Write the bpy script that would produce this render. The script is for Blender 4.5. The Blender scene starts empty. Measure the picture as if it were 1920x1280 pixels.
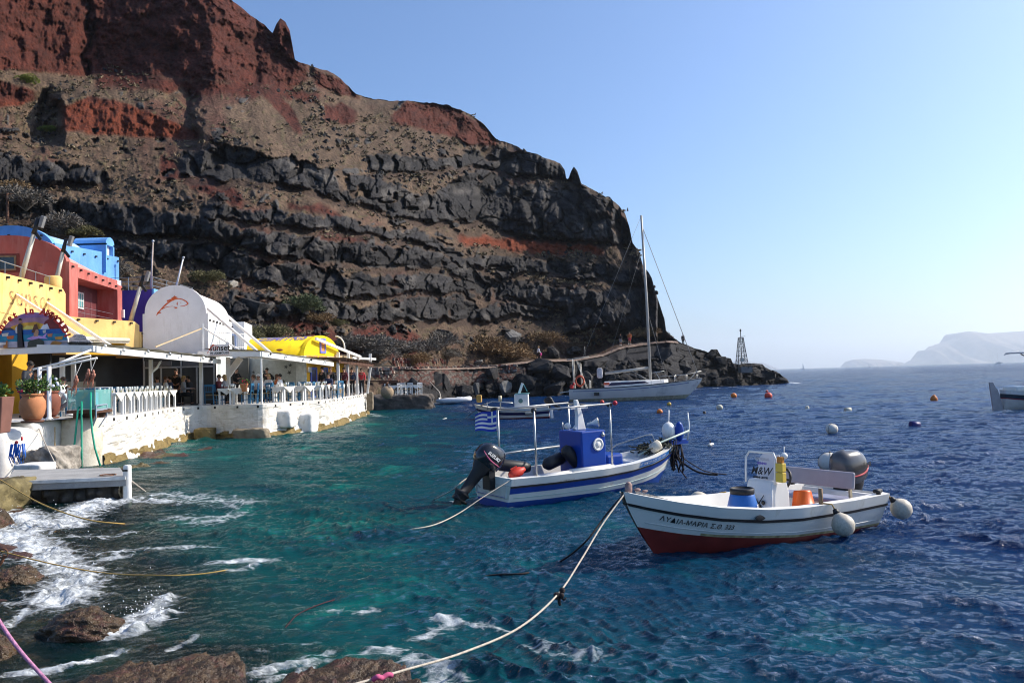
import bpy, bmesh, math, random
import numpy as np
from mathutils import Vector, Matrix, Euler
C = bpy.context.scene
COL = C.collection
R = math.radians
# ---------------------------------------------------------------- camera
FPX = 1493.0
CAM_H = 2.4
PITCH = math.atan(65.9 / FPX)
ROLL = R(1.67)
_F = np.array([0, math.cos(PITCH), math.sin(PITCH)])
_U0 = np.array([0, -math.sin(PITCH), math.cos(PITCH)])
_R0 = np.array([1.0, 0, 0])
_U = math.cos(ROLL) * _U0 + math.sin(ROLL) * _R0
_R = math.cos(ROLL) * _R0 - math.sin(ROLL) * _U0
cam_data = bpy.data.cameras.new("camera")
cam = bpy.data.objects.new("camera", cam_data)
COL.objects.link(cam)
cam_data.sensor_width = 36.0
cam_data.lens = 36.0 * FPX / 1920.0
cam_data.clip_start = 0.05
cam_data.clip_end = 60000
M = Matrix(((_R[0], _U[0], -_F[0], 0), (_R[1], _U[1], -_F[1], 0), (_R[2], _U[2], -_F[2], CAM_H), (0, 0, 0, 1)))
cam.matrix_world = M
C.camera = cam
# ---------------------------------------------------------------- daylight
SUN_EL, SUN_AZ = R(36), R(75)      # azimuth from +Y towards +X
w = bpy.data.worlds.new("World")
C.world = w
w.use_nodes = True
nt = w.node_tree
sky = nt.nodes.new("ShaderNodeTexSky")
sky.sky_type = 'NISHITA'
sky.sun_disc = False
sky.sun_elevation = SUN_EL
sky.sun_rotation = SUN_AZ
sky.altitude = 0
sky.air_density = 1.0
sky.dust_density = 2.0
sky.ozone_density = 8.0
nt.links.new(sky.outputs[0], nt.nodes["Background"].inputs[0])
nt.nodes["Background"].inputs[1].default_value = 0.15
sd = bpy.data.lights.new("sun", 'SUN')
sd.energy = 4.7
sd.angle = R(0.53)
sd.color = (1.0, 0.9, 0.76)
sun = bpy.data.objects.new("sun", sd)
COL.objects.link(sun)
SUN = Vector((math.cos(SUN_EL) * math.sin(SUN_AZ), math.cos(SUN_EL) * math.cos(SUN_AZ), math.sin(SUN_EL)))
sun.rotation_euler = SUN.to_track_quat('Z', 'Y').to_euler()
C.view_settings.view_transform = 'Standard'
C.view_settings.look = 'None'
C.view_settings.exposure = 0.4
C.view_settings.gamma = 1.0
C.render.engine = 'CYCLES'
HAZE_D = 0.8e-4
C.cycles.volume_bounces = 2
C.cycles.use_denoising = True
C.cycles.sample_clamp_direct = 8.0
C.cycles.sample_clamp_indirect = 4.0
C.cycles.filter_width = 1.1
C.cycles.max_bounces = 7
C.cycles.transparent_max_bounces = 8
C.cycles.caustics_reflective = False
C.cycles.caustics_refractive = False

# ---------------------------------------------------------------- measuring helpers
def ray(px, py):
    d = _F + _R * ((px - 960) / FPX) - _U * ((py - 640) / FPX)
    return d / d[1]

def P(px, py, Y):                     # point seen at a pixel of the photo, Y metres ahead
    d = ray(px, py)
    return Vector((d[0] * Y, Y, CAM_H + d[2] * Y))

def W(px, py, z=0.0):                 # point seen at a pixel on the level z
    d = ray(px, py)
    Y = (z - CAM_H) / d[2]
    return Vector((d[0] * Y, Y, z))

def rays(px, py):                     # numpy version: t, k
    a = (px - 960) / FPX
    b = (py - 640) / FPX
    y = _F[1] + _R[1] * a - _U[1] * b
    return (_F[0] + _R[0] * a - _U[0] * b) / y, (_F[2] + _R[2] * a - _U[2] * b) / y

# ---------------------------------------------------------------- materials
MATS = {}

def _nodes(name):
    m = bpy.data.materials.new(name)
    m.use_nodes = True
    t = m.node_tree
    return m, t, t.nodes, t.links, t.nodes["Principled BSDF"]

def mat(name, col, rough=0.6, var=0.18, scale=6.0, bump=0.0, bscale=30.0, metal=0.0, spec=0.4, stain=None, stain_amt=0.0, sscale=2.0, coat=0.0, streak=False):
    """painted / plain surface with slight uneven tone, optional stains and relief"""
    if name in MATS:
        return MATS[name]
    m, t, N, L, b = _nodes(name)
    tc = N.new("ShaderNodeTexCoord")
    n = N.new("ShaderNodeTexNoise")
    n.inputs["Scale"].default_value = scale
    n.inputs["Detail"].default_value = 6
    L.new(tc.outputs["Object"], n.inputs["Vector"])
    mx = N.new("ShaderNodeMix")
    mx.data_type = 'RGBA'
    mx.inputs["A"].default_value = (*[c * (1 - var) for c in col], 1)
    mx.inputs["B"].default_value = (*[min(1, c * (1 + var)) for c in col], 1)
    mr = N.new("ShaderNodeMapRange")
    mr.inputs[1].default_value = 0.3
    mr.inputs[2].default_value = 0.7
    L.new(n.outputs["Fac"], mr.inputs[0])
    L.new(mr.outputs[0], mx.inputs["Factor"])
    out = mx.outputs["Result"]
    if stain:
        n2 = N.new("ShaderNodeTexNoise")
        n2.inputs["Scale"].default_value = sscale
        n2.inputs["Detail"].default_value = 9
        n2.inputs["Roughness"].default_value = 0.7
        mp = N.new("ShaderNodeMapping")
        mp.inputs["Scale"].default_value = (1.6, 1.6, 0.3) if streak else (1, 1, 1)
        L.new(tc.outputs["Object"], mp.inputs["Vector"])
        L.new(mp.outputs[0], n2.inputs["Vector"])
        r2 = N.new("ShaderNodeMapRange")
        r2.inputs[1].default_value = 0.62 - 0.25 * stain_amt
        r2.inputs[2].default_value = 0.72
        L.new(n2.outputs["Fac"], r2.inputs[0])
        m2 = N.new("ShaderNodeMix")
        m2.data_type = 'RGBA'
        L.new(out, m2.inputs["A"])
        m2.inputs["B"].default_value = (*stain, 1)
        mm = N.new("ShaderNodeMath")
        mm.operation = 'MULTIPLY'
        mm.inputs[1].default_value = min(1, 0.4 + stain_amt)
        L.new(r2.outputs[0], mm.inputs[0])
        L.new(mm.outputs[0], m2.inputs["Factor"])
        out = m2.outputs["Result"]
    L.new(out, b.inputs["Base Color"])
    b.inputs["Roughness"].default_value = rough
    b.inputs["Metallic"].default_value = metal
    b.inputs["Specular IOR Level"].default_value = spec
    if coat:
        b.inputs["Coat Weight"].default_value = coat
        b.inputs["Coat Roughness"].default_value = 0.08
    if bump:
        n3 = N.new("ShaderNodeTexNoise")
        n3.inputs["Scale"].default_value = bscale
        n3.inputs["Detail"].default_value = 5
        L.new(tc.outputs["Object"], n3.inputs["Vector"])
        bp = N.new("ShaderNodeBump")
        bp.inputs["Strength"].default_value = bump
        bp.inputs["Distance"].default_value = 0.02
        L.new(n3.outputs["Fac"], bp.inputs["Height"])
        L.new(bp.outputs[0], b.inputs["Normal"])
    MATS[name] = m
    return m

# ---------------------------------------------------------------- mesh helper
ORG = {}

def tag(o, label=None, cat=None, group=None, kind=None):
    if label: o["label"] = label
    if cat: o["category"] = cat
    if group: o["group"] = group
    if kind: o["kind"] = kind
    return o

def thing(name, label, cat, loc=(0, 0, 0), rot=(0, 0, 0), group=None):
    o = bpy.data.objects.new(name, None)
    o.empty_display_size = 0.2
    COL.objects.link(o)
    o.location = loc
    o.rotation_euler = rot
    tag(o, label, cat, group)
    return o

def link(name, me, m=None, parent=None, smooth=False, world=False):
    o = bpy.data.objects.new(name, me)
    COL.objects.link(o)
    if m is not None:
        for k in (m if isinstance(m, (list, tuple)) else [m]):
            me.materials.append(k)
    if smooth:
        me.polygons.foreach_set("use_smooth", [True] * len(me.polygons))
    if parent is not None:
        o.parent = parent
        if world and parent.type == 'EMPTY':
            o.matrix_parent_inverse = Matrix.Translation(-Vector(parent.location))
    return o

class MB:
    """collects simple shapes and links them as ONE mesh object"""
    def __init__(s):
        s.v, s.f, s.mi = [], [], []
        s.cur = 0
    def add(s, vs, fs):
        n = len(s.v)
        s.v.extend([tuple(p) for p in vs])
        for f in fs:
            s.f.append(tuple(i + n for i in f))
            s.mi.append(s.cur)
        return s
    def box(s, c, d, rot=None, taper=1.0):
        hx, hy, hz = d[0] / 2, d[1] / 2, d[2] / 2
        vs = []
        for z in (-1, 1):
            k = taper if z > 0 else 1.0
            for x, y in ((-1, -1), (1, -1), (1, 1), (-1, 1)):
                vs.append(Vector((x * hx * k, y * hy * k, z * hz)))
        if rot is not None:
            e = Euler(rot) if not isinstance(rot, Matrix) else None
            mt = e.to_matrix() if e else rot
            vs = [mt @ p for p in vs]
        c = Vector(c)
        return s.add([p + c for p in vs], [(0, 3, 2, 1), (4, 5, 6, 7), (0, 1, 5, 4), (1, 2, 6, 5), (2, 3, 7, 6), (3, 0, 4, 7)])
    def bar(s, a, b, wd, ht, up=(0, 0, 1)):
        a, b = Vector(a), Vector(b)
        d = (b - a).normalized()
        u = Vector(up)
        r = d.cross(u)
        if r.length < 1e-4: r = d.cross(Vector((1, 0, 0)))
        r.normalize()
        u = r.cross(d)
        vs = []
        for q in (a, b):
            for i, j in ((-1, -1), (1, -1), (1, 1), (-1, 1)):
                vs.append(q + r * (i * wd / 2) + u * (j * ht / 2))
        return s.add(vs, [(0, 1, 2, 3), (7, 6, 5, 4), (0, 4, 5, 1), (1, 5, 6, 2), (2, 6, 7, 3), (3, 7, 4, 0)])
    def tube(s, pts, r, n=8, cap=True):
        pts = [Vector(p) for p in pts]
        m = len(pts)
        rr = r if isinstance(r, (list, tuple)) else [r] * m
        vs, fs = [], []
        ref = Vector((0.31, 0.17, 0.93))
        for i, p in enumerate(pts):
            d = (pts[min(i + 1, m - 1)] - pts[max(i - 1, 0)])
            if d.length < 1e-9: d = Vector((0, 0, 1))
            d.normalize()
            x = d.cross(ref)
            if x.length < 1e-3: x = d.cross(Vector((1, 0, 0)))
            x.normalize()
            y = d.cross(x)
            for k in range(n):
                a = 2 * math.pi * k / n
                vs.append(p + x * (rr[i] * math.cos(a)) + y * (rr[i] * math.sin(a)))
        for i in range(m - 1):
            for k in range(n):
                k2 = (k + 1) % n
                fs.append((i * n + k, i * n + k2, (i + 1) * n + k2, (i + 1) * n + k))
        if cap:
            fs.append(tuple(range(n - 1, -1, -1)))
            fs.append(tuple((m - 1) * n + k for k in range(n)))
        return s.add(vs, fs)
    def cyl(s, a, b, r0, r1=None, n=12):
        return s.tube([a, b], [r0, r0 if r1 is None else r1], n)
    def lathe(s, prof, c=(0, 0, 0), n=20, axis=None, arc=(0, 2 * math.pi)):
        """prof: (radius, height) from bottom to top"""
        c = Vector(c)
        q = Vector(axis).to_track_quat('Z', 'Y') if axis is not None else None
        vs, fs = [], []
        for r, h in prof:
            for k in range(n):
                a = 2 * math.pi * k / n
                p = Vector((r * math.cos(a), r * math.sin(a), h))
                vs.append(c + (q @ p if q else p))
        for i in range(len(prof) - 1):
            for k in range(n):
                k2 = (k + 1) % n
                fs.append((i * n + k, i * n + k2, (i + 1) * n + k2, (i + 1) * n + k))
        if prof[0][0] > 1e-4: fs.append(tuple(range(n - 1, -1, -1)))
        if prof[-1][0] > 1e-4: fs.append(tuple((len(prof) - 1) * n + k for k in range(n)))
        return s.add(vs, fs)
    def ball(s, c, r, n=14, m=9, sc=(1, 1, 1), rot=None):
        vs, fs = [], []
        mt = Euler(rot).to_matrix() if rot is not None else None
        c = Vector(c)
        for i in range(m + 1):
            th = math.pi * i / m
            for k in range(n):
                a = 2 * math.pi * k / n
                p = Vector((r * sc[0] * math.sin(th) * math.cos(a), r * sc[1] * math.sin(th) * math.sin(a), -r * sc[2] * math.cos(th)))
                vs.append(c + (mt @ p if mt else p))
        for i in range(m):
            for k in range(n):
                k2 = (k + 1) % n
                fs.append((i * n + k, i * n + k2, (i + 1) * n + k2, (i + 1) * n + k))
        return s.add(vs, fs)
    def prism(s, poly, base, ax, ay, depth):
        """2D polygon in the plane (base, ax, ay) pushed along ax x ay by depth"""
        base, ax, ay = Vector(base), Vector(ax), Vector(ay)
        nz = ax.cross(ay).normalized() * depth
        n = len(poly)
        vs = [base + ax * x + ay * y for x, y in poly] + [base + ax * x + ay * y + nz for x, y in poly]
        fs = [tuple(range(n - 1, -1, -1)), tuple(range(n, 2 * n))]
        fs += [(i, (i + 1) % n, n + (i + 1) % n, n + i) for i in range(n)]
        return s.add(vs, fs)
    def grid(s, rows, close_u=False):
        """rows: list of lists of points"""
        n = len(rows[0])
        vs = [p for r in rows for p in r]
        fs = []
        for i in range(len(rows) - 1):
            for k in range(n if close_u else n - 1):
                k2 = (k + 1) % n
                fs.append((i * n + k, i * n + k2, (i + 1) * n + k2, (i + 1) * n + k))
        return s.add(vs, fs)
    def mesh(s, name):
        me = bpy.data.meshes.new(name)
        me.from_pydata(s.v, [], s.f)
        if any(s.mi): me.polygons.foreach_set("material_index", s.mi)
        me.update()
        return me
    def build(s, name, m, parent=None, smooth=False, world=False, bevel=0.0, auto=None):
        o = link(name, s.mesh(name), m, parent, smooth, world)
        if bevel:
            b = o.modifiers.new("edge", 'BEVEL')
            b.width = bevel
            b.segments = 2
            b.limit_method = 'ANGLE'
        return o

def text_mesh(txt, size, align='CENTER', bold=0.0, shear=0.0, space=1.0):
    cu = bpy.data.curves.new("writing", 'FONT')
    cu.body = txt
    cu.size = size
    cu.align_x = align
    cu.align_y = 'CENTER'
    cu.offset = bold
    cu.shear = shear
    cu.space_character = space
    cu.resolution_u = 3
    o = bpy.data.objects.new("writing", cu)
    COL.objects.link(o)
    dg = bpy.context.evaluated_depsgraph_get()
    me = bpy.data.meshes.new_from_object(o.evaluated_get(dg))
    bpy.data.objects.remove(o)
    bpy.data.curves.remove(cu)
    return me

def letters(name, txt, size, fn, m, parent, world=False, **kw):
    """writing as a thin mesh; fn maps (x, y) of the writing to a point"""
    me = text_mesh(txt, size, **kw)
    bm = bmesh.new()
    bm.from_mesh(me)
    for _ in range(2):
        long = [e for e in bm.edges if e.calc_length() > size * 0.25]
        if long: bmesh.ops.subdivide_edges(bm, edges=long, cuts=1)
    for v in bm.verts:
        v.co = Vector(fn(v.co.x, v.co.y))
    bm.to_mesh(me)
    bm.free()
    return link(name, me, m, parent, False, world)

def plane_fn(o, ax, ay):
    o, ax, ay = Vector(o), Vector(ax), Vector(ay)
    return lambda x, y: o + ax * x + ay * y

def dup(root, loc=None, rotz=None, label=None, group=None, scale=None):
    r = root.copy()
    COL.objects.link(r)
    if loc is not None: r.location = loc
    if rotz is not None: r.rotation_euler[2] = rotz
    if scale is not None: r.scale = (scale,) * 3 if not isinstance(scale, (tuple, list)) else scale
    if label: r["label"] = label
    if group: r["group"] = group
    for ch in list(root.children):
        c = ch.copy()
        COL.objects.link(c)
        c.parent = r
        for g in ch.children:
            d = g.copy()
            COL.objects.link(d)
            d.parent = c
    return r

# ---------------------------------------------------------------- numpy noise
def _h(i, j, s):
    i = i.astype(np.int64); j = j.astype(np.int64)
    n = (i * 374761393 + j * 668265263 + s * 974634777) & 0xFFFFFFFF
    n = ((n ^ (n >> 13)) * 1274126177) & 0xFFFFFFFF
    n = ((n ^ (n >> 16)) * 2246822519) & 0xFFFFFFFF
    return ((n ^ (n >> 15)) & 0xFFFFFF) / float(0xFFFFFF)

def vnoise(x, y, s=0):
    i = np.floor(x); j = np.floor(y)
    a = x - i; b = y - j
    a = a * a * a * (a * (a * 6 - 15) + 10); b = b * b * b * (b * (b * 6 - 15) + 10)
    return ((_h(i, j, s) * (1 - a) + _h(i + 1, j, s) * a) * (1 - b) + (_h(i, j + 1, s) * (1 - a) + _h(i + 1, j + 1, s) * a) * b) * 2 - 1

def fbm(x, y, s=0, o=5, g=0.5):
    r = 0; a = 1.0; t = 0
    for k in range(o):
        r = r + a * vnoise(x, y, s + k * 17); t += a
        x = x * 2.03 + 3.1; y = y * 2.03 + 7.7; a *= g
    return r / t

def worley(x, y, s=0, jit=0.85):
    i0 = np.floor(x); j0 = np.floor(y)
    f1 = np.full(x.shape, 9.0); f2 = np.full(x.shape, 9.0)
    dx = np.zeros(x.shape); dy = np.zeros(x.shape); ci = np.zeros(x.shape); cj = np.zeros(x.shape)
    for a in (-1, 0, 1):
        for b in (-1, 0, 1):
            i = i0 + a; j = j0 + b
            cx = i + 0.5 + jit * (_h(i, j, s) - 0.5); cy = j + 0.5 + jit * (_h(i, j, s + 1) - 0.5)
            ex = x - cx; ey = y - cy
            d = np.sqrt(ex * ex + ey * ey)
            m = d < f1
            f2 = np.where(m, f1, np.minimum(f2, d))
            dx = np.where(m, ex, dx); dy = np.where(m, ey, dy)
            ci = np.where(m, i, ci); cj = np.where(m, j, cj)
            f1 = np.where(m, d, f1)
    return f1, f2, dx, dy, ci, cj

def sstep(a, b, x):
    t = np.clip((x - a) / (b - a), 0, 1)
    return t * t * (3 - 2 * t)

def np_mesh(name, V, nr, nc, attrs=None, close=False):
    """V: (nr*nc,3) grid of points -> mesh"""
    me = bpy.data.meshes.new(name)
    idx = np.arange(nr * nc).reshape(nr, nc)
    q = np.stack([idx[:-1, :-1], idx[:-1, 1:], idx[1:, 1:], idx[1:, :-1]], -1).reshape(-1, 4)
    me.vertices.add(nr * nc)
    me.vertices.foreach_set("co", V.astype(np.float32).ravel())
    me.loops.add(q.size)
    me.loops.foreach_set("vertex_index", q.astype(np.int32).ravel())
    me.polygons.add(len(q))
    me.polygons.foreach_set("loop_start", np.arange(0, q.size, 4, dtype=np.int32))
    me.polygons.foreach_set("loop_total", np.full(len(q), 4, dtype=np.int32))
    for k, a in (attrs or {}).items():
        if a.ndim == 1:
            at = me.attributes.new(k, 'FLOAT', 'POINT')
            at.data.foreach_set("value", a.astype(np.float32))
        else:
            at = me.attributes.new(k, 'FLOAT_COLOR', 'POINT')
            at.data.foreach_set("color", np.c_[a, np.ones(len(a))].astype(np.float32).ravel())
    me.update(calc_edges=True)
    me.validate()
    return me
# ================================================================ cliff
CAPX = np.arange(-260, 1502, 1.6)
NR = 460
SKY = np.array([(-260, -150), (0, -120), (150, -90), (330, -70), (430, -4), (450, 14), (470, 30), (500, 50), (511, 62), (518, 45), (526, 33), (535, 40), (543, 58), (549, 90), (553, 112), (580, 124), (615, 133), (640, 148), (668, 178), (700, 186), (730, 188),
                (762, 190), (800, 192), (835, 197), (862, 205), (885, 217), (905, 232), (930, 260), (955, 270), (990, 284), (1030, 298), (1050, 306), (1059, 318), (1062, 334), (1066, 333), (1070, 322), (1076, 313), (1083, 322), (1090, 343), (1120, 360), (1142, 371), (1160, 385), (1172, 400), (1180, 425), (1186, 455), (1198, 470), (1206, 500), (1215, 508),
                (1222, 520), (1228, 545), (1238, 575), (1246, 600), (1249, 622), (1262, 632), (1272, 640), (1290, 648), (1312, 655), (1328, 660), (1333, 655), (1345, 655), (1352, 666), (1370, 672), (1374, 682), (1390, 682), (1412, 682), (1430, 684), (1440, 690), (1462, 700), (1474, 712), (1482, 719), (1502, 724)], float)
BASE = np.array([(-260, 47, 1.2), (220, 55, 1.2), (480, 60, 1.2), (620, 66, 1.2), (700, 70, 1.0), (740, 72, 0.3), (800, 75, -0.4), (850, 87, -0.6), (900, 90, -0.6), (1050, 92, -0.6), (1250, 100, -0.6), (1310, 117, -0.6), (1400, 121, -0.6), (1480, 127, -0.6), (1502, 128, -0.8)], float)
PATHL = [(690, 688), (740, 690), (800, 692), (880, 691), (920, 688), (960, 682), (1010, 677), (1080, 675), (1130, 666), (1160, 653), (1200, 646), (1250, 640), (1272, 641)]
ROCK = [
    [(-260, 300, 360), (0, 293, 340), (60, 300, 345), (150, 310, 345), (205, 332, 348)],
    [(-260, 370, 430), (0, 345, 398), (70, 362, 412), (140, 376, 420), (225, 378, 432), (290, 392, 442), (340, 395, 440), (400, 407, 447), (440, 420, 460), (500, 433, 475), (572, 441, 488), (628, 450, 495), (678, 455, 500), (759, 466, 502), (828, 472, 500), (862, 494, 517), (937, 525, 552), (1031, 534, 576), (1110, 545, 576), (1200, 545, 588), (1250, 560, 604)],
    [(380, 377, 405), (460, 390, 411), (517, 397, 418), (575, 400, 424), (637, 410, 430), (690, 420, 440), (740, 428, 446), (800, 440, 459), (830, 455, 471), (869, 480, 500), (906, 482, 500), (953, 482, 501), (1000, 485, 509), (1060, 490, 517), (1110, 495, 522), (1180, 500, 532), (1225, 505, 545)],
    [(290, 452, 480), (350, 455, 490), (400, 460, 500), (435, 470, 520), (506, 490, 528), (590, 500, 540), (620, 508, 556), (656, 515, 556), (733, 515, 550), (769, 514, 542), (800, 512, 546), (860, 520, 549), (940, 529, 560), (1006, 540, 563), (1060, 555, 568)],
    [(425, 545, 600), (523, 562, 600), (546, 570, 592), (600, 565, 590), (670, 576, 603), (712, 563, 600), (778, 556, 598), (862, 556, 596), (916, 566, 601), (960, 567, 591), (1031, 577, 592)],
    [(337, 285, 325), (395, 272, 335), (430, 268, 338), (470, 284, 336), (500, 287, 341), (560, 300, 346), (609, 315, 369), (634, 320, 376), (687, 325, 384), (741, 352, 406), (780, 368, 413), (812, 366, 417), (860, 335, 413), (900, 318, 413), (969, 345, 441), (1040, 352, 446), (1094, 355, 448), (1150, 382, 457), (1192, 430, 462)],
    [(690, 290, 318), (800, 296, 318), (900, 285, 312), (940, 280, 322), (1000, 288, 330), (1058, 308, 340), (1095, 318, 352)],
    [(1060, 560, 625), (1120, 575, 610), (1180, 580, 640), (1250, 590, 640)],
    [(200, 440, 462), (240, 452, 468), (290, 470, 500)],
]
CRAG = [
    [(-260, -200, 120), (0, -160, 130), (60, -120, 136), (120, -120, 140), (165, -120, 146), (200, -100, 122), (270, -100, 141), (350, -100, 148), (400, -60, 148), (470, 20, 160), (500, 40, 161), (525, 25, 166), (552, 60, 162), (575, 125, 150)],
    [(590, 132, 160), (640, 150, 178), (672, 176, 184)],
    [(-260, 160, 210), (0, 152, 203), (40, 162, 200), (66, 172, 190)],
    [(118, 198, 245), (170, 182, 250), (230, 190, 256), (290, 215, 259), (340, 236, 263), (372, 248, 265)],
    [(735, 214, 232), (762, 190, 238), (800, 190, 246), (835, 196, 256), (880, 216, 272), (932, 258, 276)],
    [(608, 198, 226), (640, 192, 232), (668, 210, 232)],
    [(860, 440, 452), (930, 447, 463), (990, 449, 471), (1050, 451, 471), (1110, 455, 473), (1130, 464, 475)],
]
REDS = [
    [(300, 285, 330), (350, 318, 346), (400, 330, 376), (455, 362, 388)],
    [(662, 588, 662), (700, 582, 668), (740, 604, 678), (795, 640, 684)],
    [(538, 590, 608), (560, 600, 640), (600, 606, 662), (640, 635, 676), (690, 660, 690)],
    [(490, 160, 182), (520, 172, 210), (545, 200, 240), (565, 232, 256)],
    [(180, 118, 165), (330, 146, 175), (560, 160, 185)],
    [(500, 160, 178), (560, 165, 190), (600, 180, 200)],
    [(540, 375, 392), (600, 385, 402), (640, 402, 420)],
    [(600, 430, 445), (660, 436, 455), (690, 448, 458)],
    [(860, 440, 458), (1000, 448, 476), (1130, 462, 480)],
]

def band_mask(bands, X, Y, wob, soft=3.0):
    m = np.zeros(X.shape)
    for b in bands:
        b = np.array(b, float)
        top = np.interp(X, b[:, 0], b[:, 1]); bot = np.interp(X, b[:, 0], b[:, 2])
        ins = sstep(b[0, 0] - 8, b[0, 0] + 6, X) * (1 - sstep(b[-1, 0] - 6, b[-1, 0] + 8, X))
        e = sstep(-soft, soft, Y - top - wob) * sstep(-soft, soft, bot + 0.7 * wob - Y) * ins
        m = np.maximum(m, e)
    return m

def build_cliff():
    sky_y = np.interp(CAPX, SKY[:, 0], SKY[:, 1])
    sky_y = sky_y + fbm(CAPX / 14.0, CAPX * 0 + 3, 5, 4) * np.where(CAPX > 1240, 4, 3)
    D0 = np.interp(CAPX, BASE[:, 0], BASE[:, 1]); z0 = np.interp(CAPX, BASE[:, 0], BASE[:, 2])
    k0 = (z0 - CAM_H) / D0
    lo = np.full(CAPX.shape, 500.0); hi = np.full(CAPX.shape, 800.0)
    for _ in range(40):                                   # image row at which the base is seen
        mid = (lo + hi) / 2
        _, k = rays(CAPX, mid)
        up = k > k0
        lo = np.where(up, mid, lo); hi = np.where(up, hi, mid)
    by = np.maximum((lo + hi) / 2, sky_y + 3)
    v = np.linspace(0, 1, NR)[:, None]
    X = np.repeat(CAPX[None, :], NR, 0)
    kk = np.hanning(61); kk /= kk.sum()                  # rows follow a calm line under the jagged skyline
    lo_sky = np.convolve(np.pad(np.array([sky_y[max(0, i - 24):i + 25].max() for i in range(len(sky_y))]), 30, mode='edge'), kk, 'valid') + 8
    lo_sky = np.minimum(np.maximum(lo_sky, sky_y + 2), by - 2)
    RV = int(NR * .86)
    v1 = np.clip(np.arange(NR) / (RV - 1), 0, 1)[:, None]; v2 = np.clip((np.arange(NR) - RV + 1) / (NR - RV), 0, 1)[:, None]
    Y = (by[None, :] * (1 - v1) + lo_sky[None, :] * v1) * (1 - v2) + sky_y[None, :] * v2
    T, K = rays(X, Y)
    wob = fbm(X / 26.0, Y / 26.0, 11, 4) * 9
    rock = band_mask(ROCK, X, Y, wob * 1.35 + 5 * fbm(X / 7, Y / 7, 12, 3))
    gap = vnoise(X / 34 - Y / 60, Y / 70, 13) + .6 * vnoise(X / 13, Y / 13, 14)
    rock = rock * sstep(-1.1, -0.9, gap)
    extra = sstep(.58, .66, fbm(X / 38 - Y / 90, Y / 22, 15, 4) + .12) * (Y > 240) * sstep(1240, 1150, X)   # stray outcrops in the scree
    rock = np.maximum(rock, extra)
    crag = band_mask(CRAG, X, Y, wob * 0.8, 4)
    red = band_mask(REDS, X, Y, wob * 1.2, 8)
    pl = np.array(PATHL, float)
    py = np.interp(X, pl[:, 0], pl[:, 1], left=900, right=640)
    py = np.where(X > 1272, -100, py)
    shore = np.where(X > 1245, sstep(625, 640, Y + wob * 0.5), sstep(-2, 4, Y - py)) * sstep(690, 740, X)
    rock = np.where(shore > 0.5, 0, rock)
    # slope angle of every kind of ground, then walk up each column
    scree = np.interp(X, [-260, 250, 700, 1200], [0.84, 0.8, 0.64, 0.58]) + 0.1 * fbm(X / 90, Y / 90, 31, 3)
    ts = scree * (1 - rock) * (1 - crag) + rock * 3.4 + crag * 2.6
    ts = np.where(shore > 0.5, 1.1, ts)
    ts = np.maximum(ts, K + 0.19)
    D = np.zeros(X.shape)
    D[0] = D0
    for i in range(1, NR):
        dk = K[i] - K[i - 1]
        tm = 0.5 * (ts[i] + ts[i - 1])
        g = dk / (tm - 0.5 * (K[i] + K[i - 1]))
        D[i] = D[i - 1] * (1 + np.clip(g, 0, 0.05))
    jump = np.interp(X, [690, 800, 1000, 1200, 1250, 1272], [0, 9, 18, 24, 18, 4]) * (X < 1272)
    D = D + jump * sstep(1.0, -2.5, Y - py)
    ker = np.hanning(41); ker /= ker.sum()               # keep neighbouring columns together
    Dp = np.pad(D, ((0, 0), (20, 20)), mode='edge')
    Ds = np.stack([np.convolve(Dp[i], ker, 'valid') for i in range(NR)])
    ch = int((1262 + 260) / 1.6)                          # above the path the hill is one broad form
    wide = np.hanning(261); wide /= wide.sum()
    Dl = np.pad(np.concatenate([D[:, :ch], np.repeat(D[:, ch - 1:ch], 8, 1)], 1), ((0, 0), (130, 130)), mode='edge')
    Dl = np.stack([np.convolve(Dl[i], wide, 'valid') for i in range(NR)])[:, :ch]
    wg = np.where(X[:, :ch] > 690, sstep(6, 60, py[:, :ch] - Y[:, :ch]), sstep(0, 70, by[None, :ch] - Y[:, :ch])) * sstep(1262, 1225, X[:, :ch])
    Ds[:, :ch] = Ds[:, :ch] * (1 - wg) + Dl * wg
    D = np.concatenate([Ds[:RV], D[RV:] * (Ds[RV - 1] / D[RV - 1])[None, :]], 0)
    # big forms: buttresses of the red crag, gullies of the slopes
    Xw = X + 2.2 * wob + 10 * fbm(X / 60, Y / 30, 36, 3)
    zig = np.interp(Xw, [-260, -40, 150, 166, 176, 405, 470, 480, 556, 620], [-7, -4.5, 4.5, 7.5, 5.5, -3, 3.5, 4.5, -1.5, 0])
    D = D + zig * sstep(172, 132, Y + wob) * sstep(640, 560, X)
    zig2 = np.interp(Xw, [0, 66, 80, 118, 200, 360, 380], [0, 3, 5, -2, -1, 4, 0])
    D = D + zig2 * sstep(150, 190, Y) * sstep(290, 250, Y) * sstep(420, 370, X)
    zig3 = np.interp(Xw, [560, 640, 668, 700, 740, 880, 935, 1000, 1180, 1250], [0, 0, .3, .6, .5, -1, 1.5, -.3, -2, 3])
    D = D + zig3 * sstep(470, 400, Y) * sstep(560, 600, X)
    u = X / 16.0; wv = Y / 16.0
    # displacement towards the viewer, metres
    big = fbm(u / 9, wv / 9 - u / 30, 41, 4) * 1.7
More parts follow.
